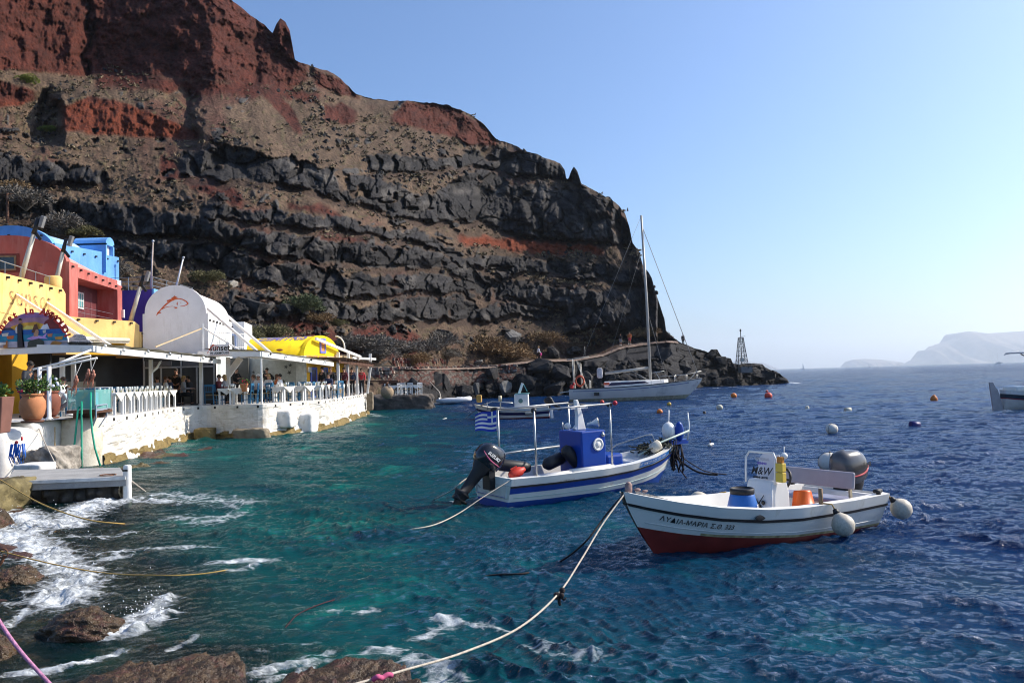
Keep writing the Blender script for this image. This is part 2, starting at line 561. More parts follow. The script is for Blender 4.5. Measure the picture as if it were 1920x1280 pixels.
    def facets(uu, ww, sd, amp):
        """angular lava blocks: each swells towards one corner and breaks off sharply past it"""
        f1, f2, dx, dy, ci, cj = worley(uu + 0.35 * vnoise(uu * 0.7, ww * 0.7, sd + 8) + 0.12 * vnoise(uu * 3, ww * 3, sd + 10), ww + 0.3 * vnoise(uu * 0.8, ww * 0.8, sd + 9), sd, 1.0)
        a1 = _h(ci, cj, sd + 3); a2 = _h(ci, cj, sd + 4); a3 = _h(ci, cj, sd + 5); a4 = _h(ci, cj, sd + 6)
        pk = 0.02 + 0.36 * a2
        rise = 0.25 + 0.7 * a3
        fall = 1.3 + 2.2 * a4
        tri = np.where(dx < pk, (dx - pk) * rise, -(dx - pk) * fall)
        tri = tri + np.minimum(0, -(np.abs(dy + 0.1 * (a4 - .5)) - 0.28)) * (0.8 + a1)
        return amp * (tri + 0.75 * (a1 - 0.4) + (a3 - 0.5) * 0.5 * dy), a1, f2 - f1
    blk, a3, gap = facets(u / 3.6, wv / 3.1, 51, 2.9)
    blk2, _, _ = facets(u / 2.1 + 5, wv / 2.3 + 3, 57, 1.7)
    mixb = sstep(-0.1, 0.15, vnoise(u / 9, wv / 5, 59))
    blk = blk * (1 - mixb) + (blk2 + 0.3) * mixb
    sm, b1, _ = facets(u / 0.95 + 7, wv / 0.9, 71, 0.42)
    k1, k2, *_k = worley(u / 1.25 + 0.5 * vnoise(u / 2, wv / 2, 77), wv / 5.5 + 0.3 * vnoise(u / 2, wv, 78), 79, 0.9)
    rockd = blk + sm + 0.4 * fbm(u * 0.9, wv * 0.9, 75, 5, 0.55) - 0.3 * sstep(0.07, 0.01, k2 - k1) * sstep(-.1, .3, vnoise(u / 3, wv / 3, 76))
    e1, e2, hx, hy, hi_, hj_ = worley(u * 1.7, wv * 1.7, 81)
    peb = 0.28 * np.clip(0.55 - e1, 0, 1) * (_h(hi_, hj_, 82) > 0.35)
    cragd = 1.1 * fbm(u / 2.2, wv / 3.5, 83, 5, 0.6) + 0.45 * fbm(u * 1.3, wv * 1.3, 84, 4, 0.6) + peb
    wu = u + 0.9 * vnoise(u * 0.6, wv * 0.6, 88); ww = wv + 0.9 * vnoise(u * 0.6, wv * 0.6, 89)
    q1, q2, kx, ky, qi, qj = worley(wu / 1.1 + 3, ww / 0.9, 91, 1.0)
    qs = _h(qi, qj, 92)
    clus = sstep(0.0, 0.4, vnoise(u / 4, wv / 3, 97))
    bold = np.clip(0.12 + 0.5 * qs * qs - q1, 0, 0.3) * 1.9 * (_h(qi, qj, 99) > 0.6) * clus
    p1_, p2_, _, _, pi, pj = worley(wu * 1.3, ww * 1.9, 93, 1.0)
    tuft = np.clip(0.2 + 0.35 * _h(pi, pj, 94) - p1_, 0, 1) * 0.7 * (_h(pi, pj, 98) > 0.45)
    scr = 0.75 * fbm(u / 3 - wv / 7, wv / 6, 95, 6, 0.6) + bold + tuft + 0.16 * fbm(u * 2, wv * 2, 96, 3)
    shd, c1, _ = facets(u / 2.3, wv / 1.7, 101, 2.4)
    shd2, _, _ = facets(u / 1.2 + 4, wv / 0.95, 121, 1.2)
    mixs = sstep(-0.05, 0.1, vnoise(u / 5, wv / 4, 125))
    shd = shd * (1 - mixs) + shd2 * mixs
    t1, t2, tx, ty, ti, tj = worley(u * 1.1, wv * 1.2, 105)
    shd = shd + 0.3 * facets(u * 1.1, wv * 1.2, 131, 1.0)[0] + 0.25 * fbm(u * 1.5, wv * 1.5, 108, 4)
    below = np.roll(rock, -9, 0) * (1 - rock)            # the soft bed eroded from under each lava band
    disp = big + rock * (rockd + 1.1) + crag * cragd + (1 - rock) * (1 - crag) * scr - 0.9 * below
    wall = sstep(700, 730, X) * sstep(1000, 960, X) * sstep(0, 4, Y - py) * sstep(34, 24, Y - py)
    disp = np.where(shore > 0.5, shd * (1 - 0.85 * wall) + 0.3 * big, disp)
    far = D / 95.0
    edge = sstep(1.0, 0.985, v) * 0.6 + 0.4
    disp = disp * np.clip(far, 0.6, 1.5) * edge
    disp = disp + 0.0
    disp = disp * sstep(0.0, 0.02, v)
    Dn = D - disp
    V = np.stack([T * Dn, Dn, CAM_H + K * Dn], -1)
    # colour of each bed, plus painted shade under the bands
    n1 = fbm(u / 1.5, wv / 1.5, 111, 5)[..., None]; n2 = fbm(u * 1.5, wv * 1.5, 112, 4)[..., None]; n3 = fbm(u / 6, wv / 5, 113, 4)[..., None]
    basalt = np.array([0.027, 0.0255, 0.026]) * (1 + 0.35 * n2 + 0.5 * (a3[..., None] - 0.5)) + np.array([0.06, 0.054, 0.047]) * np.clip(n1 * 2.2 - 0.3, 0, 1)
    tan = np.array([0.125, 0.083, 0.054]) * (1 + 0.5 * n2 + 0.25 * n1)
    tan = tan * (1 - sstep(0.0, 0.5, n3)) + np.array([0.11, 0.052, 0.036]) * (1 + 0.4 * n2) * sstep(0.0, 0.5, n3)
    grass = np.array([0.115, 0.09, 0.048])
    gm = np.clip(tuft * 4, 0, 1)[..., None]
    tan = tan * (1 - gm) + grass * gm * (1 + 0.4 * n2)
    bm_ = np.clip(bold * 3, 0, 1)[..., None]
    tan = tan * (1 - bm_) + np.array([0.09, 0.085, 0.08]) * bm_
    redc = np.array([0.066, 0.019, 0.012]) * (1 + 0.5 * n2 + 0.3 * n1)
    ora = np.array([0.14, 0.036, 0.014]) * (1 + 0.3 * n2)
    isora = (sstep(430, 440, Y) * sstep(485, 475, Y) * sstep(850, 880, X))[..., None]
    isora2 = (sstep(180, 200, Y) * sstep(300, 260, Y) * sstep(430, 380, X))[..., None]
    redc = redc * (1 - isora) + ora * isora
    redc = redc * (1 - 0.6 * isora2) + ora * isora2 * 0.6
    # brownish soil under the bands towards the headland
    head = sstep(650, 1000, X)[..., None]
    tan = tan * (1 - 0.45 * head) + np.array([0.04, 0.026, 0.02]) * (1 + 0.5 * n2) * 0.45 * head
    rm = np.maximum(crag, red * sstep(-0.4, 0.2, n1[..., 0] + red - 0.4))[..., None]
    colr = tan * 0.8 * (1 - rm) + redc * np.array([0.95, 0.8, 0.75]) * rm
    band_shade = below[..., None]
    colr = colr * (1 - 0.7 * band_shade) + np.array([0.04, 0.025, 0.02]) * 0.7 * band_shade  # shade beneath the overhanging bands darkened into the colour
    rk = rock[..., None]
    colr = colr * (1 - rk) + basalt * rk
    sh = (shore > 0.5)[..., None] * 1.0
    shc = np.array([0.018, 0.017, 0.0175]) * (1 + 0.5 * n2 + 0.8 * (c1[..., None] - 0.5))
    wl = wall[..., None]
    y1, y2, _a, _b, yi, yj = worley(u * 3.4, wv * 4.2, 110)
    rub = np.where(_h(yi, yj, 109)[..., None] > 0.5, np.array([0.1, 0.045, 0.035]), np.array([0.12, 0.1, 0.085]))
    shc = shc * (1 - wl) + rub * wl * (.45 + 1.0 * np.clip(y2 - y1, 0, .6)[..., None] + 0.3 * n2)
    wet = sstep(1.0, 0.2, V[..., 2])[..., None]
    shc = shc * (1 - 0.6 * wet) + np.array([0.02, 0.017, 0.014]) * 0.6 * wet
    colr = colr * (1 - sh) + shc * sh
    # ledge of the footpath
    pm = (sstep(3.2, 1.5, np.abs(Y - py)) * (X < 1272) * (X > 690))[..., None]
    colr = colr * (1 - pm) + np.array([0.26, 0.19, 0.15]) * pm
    # the ground goes on behind the skyline
    last = V[-1]
    ext = []
    nx = np.gradient(last[:, 0]); nx[nx == 0] = 1e-3
    for dd, dz in ((4, 0.3), (14, -1.0), (45, -8), (110, -40), (150, -110)):
        e = last.copy()
        e[:, :2] *= (1 + dd / last[:, 1:2])
        e[:, 2] = np.maximum(last[:, 2] + dz * np.clip(last[:, 2] / 20, 0.05, 1), -2)
        ext.append(e)
    V = np.concatenate([V, np.stack(ext)], 0)
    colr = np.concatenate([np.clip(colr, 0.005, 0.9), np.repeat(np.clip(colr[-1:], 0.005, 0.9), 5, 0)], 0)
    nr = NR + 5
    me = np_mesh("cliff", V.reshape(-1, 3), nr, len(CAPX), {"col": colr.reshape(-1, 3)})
    m, t, N, L, b = _nodes("cliff_rock")
    at = N.new("ShaderNodeAttribute"); at.attribute_name = "col"
    ge = N.new("ShaderNodeNewGeometry")
    no = N.new("ShaderNodeTexNoise"); no.inputs["Scale"].default_value = 2.6; no.inputs["Detail"].default_value = 9; no.inputs["Roughness"].default_value = 0.68
    L.new(ge.outputs["Position"], no.inputs["Vector"])
    mr = N.new("ShaderNodeMapRange"); mr.inputs[1].default_value = 0.3; mr.inputs[2].default_value = 0.7; mr.inputs[3].default_value = 0.4; mr.inputs[4].default_value = 1.7
    L.new(no.outputs["Fac"], mr.inputs[0])
    mu = N.new("ShaderNodeVectorMath"); mu.operation = 'SCALE'
    L.new(at.outputs["Color"], mu.inputs[0]); L.new(mr.outputs[0], mu.inputs["Scale"])
    L.new(mu.outputs[0], b.inputs["Base Color"])
    b.inputs["Roughness"].default_value = 0.9
    b.inputs["Specular IOR Level"].default_value = 0.25
    bp = N.new("ShaderNodeBump"); bp.inputs["Strength"].default_value = 0.9; bp.inputs["Distance"].default_value = 0.35
    L.new(no.outputs["Fac"], bp.inputs["Height"]); L.new(bp.outputs[0], b.inputs["Normal"])
    o = link("cliff", me, m)
    tag(o, "layered volcanic cliff of dark basalt bands and red crags above the bay", "cliff", kind="structure")
    return V, Y

CLV, CLY = build_cliff()
CL_BY, CL_SY = CLY[0], CLY[-1]

def on_cliff(px, py):
    """the point of the cliff's surface seen at a pixel"""
    c = int(np.clip(round((px + 260) / 1.6), 0, len(CAPX) - 1))
    r = int(np.clip(np.searchsorted(-CLY[:, c], -py), 0, NR - 1))
    return Vector(CLV[r, c])

# ================================================================ sea bed and sea
SHAL = np.array([(228, 925), (262, 950), (262, 1060), (292, 1120), (330, 1190), (440, 1225), (500, 1290), (520, 1400)], float)
SHW = np.array([tuple(W(a, b))[:2] for a, b in SHAL])
def shallow(x, y):
    """metres inside (+) or outside (-) of the rocky shelf by the landing"""
    bx = np.interp(y, SHW[::-1, 1], SHW[::-1, 0])
    return (bx - x) * 0.9

def bed_z(x, y):
    s = shallow(x, y) + 0.5 * fbm(x, y, 201, 3)
    return np.where(s > 0, -0.5 + 0.22 * np.clip(s, 0, 2.2), -0.5 + 1.1 * np.clip(s, -3, 0)) + 0.22 * fbm(x * 0.9, y * 0.9, 203, 5, 0.55) + 0.1 * fbm(x * 4, y * 4, 204, 3)

def build_bed():
    xs = np.linspace(-24, 8, 420); ys = np.linspace(2, 30, 380)
    X, Y = np.meshgrid(xs, ys)
    Z = bed_z(X, Y)
    n = fbm(X * 1.5, Y * 1.5, 205, 5)[..., None]; n2 = fbm(X * 5, Y * 5, 206, 4)[..., None]
    col = np.array([0.075, 0.035, 0.022]) * (1 + 0.6 * n2) * (1 - sstep(-0.1, 0.35, n)) + np.array([0.11, 0.085, 0.03]) * (1 + 0.5 * n2) * sstep(-0.1, 0.35, n)
    me = np_mesh("seabed", np.stack([X, Y, Z], -1).reshape(-1, 3), len(ys), len(xs), {"col": np.clip(col, .004, 1).reshape(-1, 3)})
    m, t, N, L, b = _nodes("weedy_rock")
    at = N.new("ShaderNodeAttribute"); at.attribute_name = "col"
    L.new(at.outputs["Color"], b.inputs["Base Color"])
    b.inputs["Roughness"].default_value = 0.35
    ge = N.new("ShaderNodeNewGeometry")
    no = N.new("ShaderNodeTexNoise"); no.inputs["Scale"].default_value = 14; no.inputs["Detail"].default_value = 8
    L.new(ge.outputs["Position"], no.inputs["Vector"])
    bp = N.new("ShaderNodeBump"); bp.inputs["Strength"].default_value = 1.0; bp.inputs["Distance"].default_value = 0.06
    L.new(no.outputs["Fac"], bp.inputs["Height"]); L.new(bp.outputs[0], b.inputs["Normal"])
    MATS["weed"] = m
    tag(link("seabed", me, m, smooth=True), "brown weedy rock shelf under the shallow water", "seabed", kind="structure")
build_bed()

FOAM = [  # strokes of white water: pixel polyline, width m, strength
    ([(-60, 950), (0, 962), (60, 975), (110, 985), (150, 960), (200, 938)], 0.75, 1.0), ([(-60, 1000), (0, 1005), (60, 1020), (120, 1060), (140, 1090), (115, 1125)], 0.6, 1.0),
    ([(60, 975), (30, 1010), (80, 1040)], 0.7, 0.95), ([(190, 940), (250, 938), (300, 940), (345, 945)], 0.45, 0.85), ([(150, 955), (220, 945), (300, 925)], 0.3, 0.8),
    ([(300, 925), (350, 930), (400, 935), (450, 945)], 0.8, 0.72), ([(340, 970), (400, 975), (440, 960)], 0.55, 0.66), ([(205, 1185), (240, 1180), (270, 1165), (300, 1150)], 0.26, 1.0), ([(240, 1165), (290, 1140), (310, 1120)], 0.22, 0.85),
    ([(20, 1170), (50, 1140), (80, 1115), (100, 1100)], 0.1, 0.9), ([(120, 1070), (170, 1050), (230, 1040)], 0.3, 0.7), ([(410, 1055), (450, 1050), (490, 1048)], 0.35, 0.78), ([(440, 1070), (480, 1062)], 0.2, 0.7),
    ([(140, 1005), (200, 1005), (260, 995)], 0.25, 0.66), ([(150, 1040), (220, 1035), (330, 1025), (400, 1020)], 0.25, 0.68), ([(20, 1265), (110, 1255), (180, 1235), (225, 1215)], 0.12, 0.85), ([(320, 1215), (350, 1200), (365, 1190)], 0.08, 0.85),
    ([(465, 1275), (520, 1250), (580, 1238)], 0.2, 0.74), ([(490, 1285), (560, 1262), (600, 1240)], 0.14, 0.7), ([(690, 1215), (740, 1215), (790, 1245), (830, 1275)], 0.24, 0.66), ([(500, 1215), (540, 1205), (590, 1200)], 0.14, 0.6), ([(560, 1230), (620, 1222)], 0.1, 0.6),
    ([(620, 1140), (660, 1142), (690, 1140)], 0.14, 0.75), ([(820, 1150), (850, 1155), (900, 1160), (945, 1168)], 0.1, 0.7), ([(780, 1180), (840, 1165)], 0.2, 0.66), ([(1000, 1200), (1050, 1215), (1110, 1235)], 0.25, 0.45), ([(1100, 1215), (1108, 1240)], 0.06, 0.75),
    ([(690, 755), (710, 765), (740, 762)], 0.8, 0.8), ([(800, 757), (860, 748), (960, 745), (1060, 742)], 1.2, 0.72), ([(690, 775), (720, 782)], 0.8, 0.7), ([(1300, 730), (1400, 724), (1480, 720), (1500, 719)], 1.5, 0.75), ([(960, 744), (1040, 741)], 1.2, 0.85), ([(1482, 717), (1497, 718)], 1.2, 1.2),
    ([(190, 868), (250, 848), (330, 832), (430, 815)], 0.3, 0.5), ([(480, 812), (600, 795), (680, 775)], 0.4, 0.45), ([(20, 1130), (60, 1150)], 0.12, 0.7), ([(1210, 1035), (1300, 1025), (1500, 1010), (1660, 985)], 0.12, 0.5), ([(945, 950), (1080, 930), (1220, 895)], 0.12, 0.5), ([(850, 935), (880, 940)], 0.15, 0.7)]

def foam_at(X, Y):
    f = np.zeros(X.shape)
    for pts, wd, st in FOAM:
        q = [W(a, b) for a, b in pts]
        x0, x1 = min(p.x for p in q) - 3 * wd, max(p.x for p in q) + 3 * wd
        y0, y1 = min(p.y for p in q) - 3 * wd, max(p.y for p in q) + 3 * wd
        m = np.where((X > x0) & (X < x1) & (Y > y0) & (Y < y1))
        if len(m[0]) == 0: continue
        xx, yy = X[m], Y[m]
        d = np.full(xx.shape, 1e9)
        for a, b in zip(q[:-1], q[1:]):
            ab = np.array([b.x - a.x, b.y - a.y]); L2 = max(1e-6, ab @ ab)
            t = np.clip(((xx - a.x) * ab[0] + (yy - a.y) * ab[1]) / L2, 0, 1)
            d = np.minimum(d, np.hypot(xx - a.x - t * ab[0], yy - a.y - t * ab[1]))
        f[m] = np.maximum(f[m], st * np.exp(-(d / wd) ** 2 * 1.3))
    return f

def build_sea():
    ang = np.linspace(R(-52), R(52), 1040)
    r = [1.2]
    while r[-1] < 13000:
        q = 1.02 if r[-1] < 5 else (1.0042 if r[-1] < 45 else (1.008 if r[-1] < 250 else 1.035))
        r.append(r[-1] * q)
    r = np.array(r)
    A, Rr = np.meshgrid(ang, r)
    X = Rr * np.sin(A); Y = Rr * np.cos(A)
    rng = np.random.RandomState(4)
    H = np.zeros(X.shape); DX = np.zeros(X.shape); DY = np.zeros(X.shape)
    sp = Rr * (ang[1] - ang[0]) * 0.6 + Rr * 0.0026
    calm = 1 - 0.55 * sstep(-3.0, 0.5, shallow(X, Y)) * (Y < 30)
    calm = calm * (0.65 + 0.35 * sstep(-14, 4, X - 0.02 * Y))
    gust = 0.5 + 0.62 * sstep(-0.45, 0.5, fbm(X / 6, Y / 8, 301, 3)) + 0.1 * fbm(X / 25, Y / 25, 302, 2)
    wx = X + 0.5 * fbm(X / 5, Y / 5, 305, 3) * 2; wy = Y + 0.5 * fbm(X / 5, Y / 5, 306, 3) * 2
    for i in range(110):
        lam = 0.1 * (56 ** (i / 109.0)) * rng.uniform(0.9, 1.1)      # 0.22 m .. 7 m
        th = R(-108) + rng.normal() * (R(48) if lam < .3 else R(27))
        k = 2 * math.pi / lam
        amp = 0.0105 * lam ** 0.78 * rng.uniform(0.5, 1.2)
        amp *= 1.2 if lam < 0.5 else (0.85 if lam < 1.6 else (0.52 if lam < 3 else 0.36))
        fade = np.clip(lam / (2.4 * sp) - 0.6, 0, 1)
        ph = k * (wx * math.cos(th) + wy * math.sin(th)) + rng.uniform(0, 6.28)
        s_, c_ = np.sin(ph), np.cos(ph)
        a = amp * fade
        H += a * c_
        DX -= 0.8 * a * math.cos(th) * s_; DY -= 0.8 * a * math.sin(th) * s_
    g = calm * gust
    foam = foam_at(X, Y)
    lump = np.clip(foam - 0.55, 0, 1) * (Y < 22)
    Z = H * g + lump * (0.05 + 0.3 * fbm(X * 3.5, Y * 3.5, 311, 6, 0.62)) 
    V = np.stack([X + DX * g, Y + DY * g, Z], -1)
    # crests carry flecks of foam near the shore
    fleck = 0.27 * sstep(40, 8, Rr) * (0.5 + 0.5 * fbm(X / 2.5, Y / 2.5, 321, 3)) + 0.5 * np.clip(H * g - 0.06, 0, 0.2)
    shal = sstep(-1.6, 0.5, shallow(X, Y) + 0.6 * fbm(X / 1.3, Y / 1.3, 331, 4)) * sstep(26, 18, Y)
    me = np_mesh("sea", V.reshape(-1, 3), len(r), len(ang), {"shallow": shal.ravel(), "foam": np.clip(foam + fleck, 0, 1.2).ravel()})
    m, t, N, L, b = _nodes("sea_water")
    N.remove(b)
    out = N["Material Output"]
    ge = N.new("ShaderNodeNewGeometry")
    def noise(sc, det, rough=0.6, stretch=None, dist=0.0):
        n = N.new("ShaderNodeTexNoise")
        n.inputs["Scale"].default_value = sc; n.inputs["Detail"].default_value = det; n.inputs["Roughness"].default_value = rough
        n.inputs["Distortion"].default_value = dist
        if stretch:
            mp = N.new("ShaderNodeMapping"); mp.inputs["Scale"].default_value = stretch
            L.new(ge.outputs["Position"], mp.inputs["Vector"]); L.new(mp.outputs[0], n.inputs["Vector"])
        else:
            L.new(ge.outputs["Position"], n.inputs["Vector"])
        return n
    def mapr(src, a, b_, c=0.0, d=1.0):
        x = N.new("ShaderNodeMapRange"); x.inputs[1].default_value = a; x.inputs[2].default_value = b_; x.inputs[3].default_value = c; x.inputs[4].default_value = d
        L.new(src, x.inputs[0]); return x.outputs[0]
    def mixc(f, A_, B_):
        x = N.new("ShaderNodeMix"); x.data_type = 'RGBA'
        if isinstance(f, float): x.inputs["Factor"].default_value = f
        else: L.new(f, x.inputs["Factor"])
        for s_, q in (("A", A_), ("B", B_)):
            if isinstance(q, tuple): x.inputs[s_].default_value = (*q, 1)
            else: L.new(q, x.inputs[s_])
        return x.outputs["Result"]
    # body colour: green over sand near the land, navy over depth
    se = N.new("ShaderNodeSeparateXYZ"); L.new(ge.outputs["Position"], se.inputs[0])
    n1 = noise(0.16, 4)
    comb = N.new("ShaderNodeMath"); comb.operation = 'MULTIPLY_ADD'; comb.inputs[1].default_value = 0.1
    L.new(se.outputs["X"], comb.inputs[0])
    sc = N.new("ShaderNodeMath"); sc.operation = 'MULTIPLY_ADD'; sc.inputs[1].default_value = 0.016
    L.new(se.outputs["Y"], sc.inputs[0]); L.new(n1.outputs["Fac"], sc.inputs[2])
    L.new(sc.outputs[0], comb.inputs[2])
    deepf = mapr(comb.outputs[0], 0.38, 1.15)
    teal = (0.0006, 0.055, 0.056); navy = (0.0006, 0.02, 0.08)
    body = mixc(deepf, teal, navy)
    n2 = noise(0.45, 5, 0.6, (1, 1, 1), 0.6)
    em = mapr(n2.outputs["Fac"], 0.56, 0.72)
    inv = N.new("ShaderNodeMath"); inv.operation = 'SUBTRACT'; inv.inputs[0].default_value = 1.0; L.new(deepf, inv.inputs[1])
    mm = N.new("ShaderNodeMath"); mm.operation = 'MULTIPLY'; L.new(em, mm.inputs[0]); L.new(inv.outputs[0], mm.inputs[1])
    body = mixc(mm.outputs[0], body, (0.003, 0.17, 0.13))
    n5 = noise(0.33, 4, 0.6, None, 0.4)
    dk = mapr(n5.outputs["Fac"], 0.52, 0.7)
    mk = N.new("ShaderNodeMath"); mk.operation = 'MULTIPLY'; mk.inputs[1].default_value = 0.6; L.new(dk, mk.inputs[0])
    body = mixc(mk.outputs[0], body, (0.003, 0.024, 0.045))
    # fine ripples
    n3 = noise(9.0, 6, 0.66, (1.0, 1.6, 1.0), 0.3)
    n4 = noise(1.6, 4, 0.6, (0.8, 1.7, 1.0), 0.3)
    ad = N.new("ShaderNodeMath"); ad.operation = 'MULTIPLY_ADD'; ad.inputs[1].default_value = 3.0
    L.new(n4.outputs["Fac"], ad.inputs[0]); L.new(n3.outputs["Fac"], ad.inputs[2])
    bp = N.new("ShaderNodeBump"); bp.inputs["Strength"].default_value = 0.9; bp.inputs["Distance"].default_value = 0.08
    L.new(ad.outputs[0], bp.inputs["Height"])
    dif = N.new("ShaderNodeBsdfDiffuse"); L.new(body, dif.inputs[0])
    tr = N.new("ShaderNodeBsdfTransparent"); tr.inputs[0].default_value = (0.62, 0.72, 0.6, 1)
    at = N.new("ShaderNodeAttribute"); at.attribute_name = "shallow"
    under = N.new("ShaderNodeMixShader"); sh = mapr(at.outputs["Fac"], 0, 1, 0, 0.88)
    L.new(sh, under.inputs[0]); L.new(dif.outputs[0], under.inputs[1]); L.new(tr.outputs[0], under.inputs[2])
    gl = N.new("ShaderNodeBsdfGlossy"); gl.inputs["Roughness"].default_value = 0.03; L.new(bp.outputs[0], gl.inputs["Normal"])
    fr = N.new("ShaderNodeFresnel"); fr.inputs["IOR"].default_value = 1.33; L.new(bp.outputs[0], fr.inputs["Normal"])
    surf = N.new("ShaderNodeMixShader")
    L.new(fr.outputs[0], surf.inputs[0]); L.new(under.outputs[0], surf.inputs[1]); L.new(gl.outputs[0], surf.inputs[2])
    # foam
    fa = N.new("ShaderNodeAttribute"); fa.attribute_name = "foam"
    f1 = noise(1.9, 9, 0.72, (1.0, 1.7, 1.0), 1.6)
    f2 = noise(9.0, 6, 0.7, (1.0, 1.4, 1.0), 0.6)
    vo = N.new("ShaderNodeTexVoronoi"); vo.feature = 'DISTANCE_TO_EDGE'; vo.inputs["Scale"].default_value = 3.2
    wp = noise(1.6, 4, 0.6)
    vm = N.new("ShaderNodeVectorMath"); vm.operation = 'MULTIPLY_ADD'; vm.inputs[1].default_value = (0.9, 0.9, 0.3)
    L.new(wp.outputs["Color"], vm.inputs[0]); L.new(ge.outputs["Position"], vm.inputs[2]); L.new(vm.outputs[0], vo.inputs["Vector"])
    lace = mapr(vo.outputs["Distance"], 0.0, 0.16, 0.2, 0.0)
    fm0 = N.new("ShaderNodeMath"); fm0.operation = 'MULTIPLY_ADD'; fm0.inputs[1].default_value = 0.45
    L.new(f2.outputs["Fac"], fm0.inputs[0]); L.new(f1.outputs["Fac"], fm0.inputs[2])
    fm = N.new("ShaderNodeMath"); fm.operation = 'ADD'
    L.new(fm0.outputs[0], fm.inputs[0]); L.new(lace, fm.inputs[1])
    fs = N.new("ShaderNodeMath"); fs.operation = 'MULTIPLY_ADD'; fs.inputs[1].default_value = 0.62
    L.new(fa.outputs["Fac"], fs.inputs[0]); L.new(fm.outputs[0], fs.inputs[2])
    ff = mapr(fs.outputs[0], 1.17, 1.62)
    fd = N.new("ShaderNodeBsdfDiffuse"); fd.inputs[0].default_value = (0.72, 0.76, 0.78, 1)
    bp2 = N.new("ShaderNodeBump"); bp2.inputs["Strength"].default_value = 0.8; bp2.inputs["Distance"].default_value = 0.08
    L.new(fm.outputs[0], bp2.inputs["Height"]); L.new(bp2.outputs[0], fd.inputs["Normal"])
    fin = N.new("ShaderNodeMixShader")
    L.new(ff, fin.inputs[0]); L.new(surf.outputs[0], fin.inputs[1]); L.new(fd.outputs[0], fin.inputs[2])
    L.new(fin.outputs[0], out.inputs["Surface"])
    tag(link("sea", me, m, smooth=True), "choppy blue and teal sea filling the bay", "sea", kind="structure")
build_sea()

# ================================================================ far islands
def island(name, pts, Y, depth, label):
    """ridge line read from its outline, rising from the water as a solid hill"""
    xs = np.linspace(pts[0][0], pts[-1][0], 120)
    p = np.array(pts, float)
    ys = np.interp(xs, p[:, 0], p[:, 1])
    base = np.array([W(x, 900).x for x in xs])
    T, K = rays(xs, ys)
    rows = []
    prof = [(-1.0, 0.0), (-0.75, 0.35), (-0.5, 0.62), (-0.2, 0.9), (0, 1.0), (0.4, 0.9), (1.0, 0.0)]
    hz = np.maximum(CAM_H + K * Y, 0.0)
    V = []
    for s, f in prof:
        wob = fbm(xs / 9.0, xs * 0 + s * 3, 7, 4)
        yy = Y + s * depth * (0.8 + 0.4 * wob) * (hz / max(hz.max(), 1)) ** 0.5
        zz = hz * f * (1 + (0.12 * wob if 0 < f < 1 else 0)) - (6 if f == 0 else 0)
        V.append(np.stack([T * Y, yy, zz], -1))
    V = np.stack(V)
    me = np_mesh(name, V.reshape(-1, 3), len(prof), len(xs))
    o = link(name, me, mat("island_rock", (0.13, 0.1, 0.08), 0.95, 0.3, 0.01), smooth=True)
    tag(o, label, "island", kind="structure")
island("island", [(1706, 683), (1716, 676), (1732, 668), (1742, 656), (1758, 650), (1776, 643), (1790, 636), (1803, 625), (1815, 621), (1830, 622), (1850, 625), (1880, 623), (1925, 620), (2050, 622), (2300, 640)], 9600, 1200, "large pale blue island rising from the horizon")
island("islet", [(1589, 686), (1591, 678), (1598, 674), (1620, 672.5), (1650, 673.5), (1680, 677), (1690, 683)], 10500, 500, "low flat topped islet on the horizon")
island("headland", [(1380, 676), (1400, 677), (1425, 679), (1440, 683), (1452, 689), (1459, 690.5)], 11000, 500, "faint distant hill just above the horizon behind the lava point")
# ================================================================ plants and stones of the slopes
rnd = random.Random(7)

def rock_mesh(name, seed, n=16, sub=True):
    g = random.Random(seed)
    bm = bmesh.new()
    for _ in range(n):
        v = Vector((g.gauss(0, 1), g.gauss(0, 1), g.gauss(0, 1))).normalized() * g.uniform(0.75, 1.0)
        bm.verts.new(v)
    r = bmesh.ops.convex_hull(bm, input=bm.verts)
    bmesh.ops.delete(bm, geom=[e for e in r["geom_interior"] if isinstance(e, bmesh.types.BMVert)], context='VERTS')
    if sub:
        bmesh.ops.subdivide_edges(bm, edges=bm.edges, cuts=5, use_grid_fill=True)
        bm.verts.ensure_lookup_table()
        a = np.array([v.co for v in bm.verts])
        d = 0.16 * fbm(a[:, 0] * 2.6 + seed, a[:, 1] * 2.6 + a[:, 2] * 2.1, seed, 5, 0.6)
        for v, q in zip(bm.verts, d): v.co *= 1 + float(q)
    me = bpy.data.meshes.new(name)
    bm.to_mesh(me); bm.free()
    return me

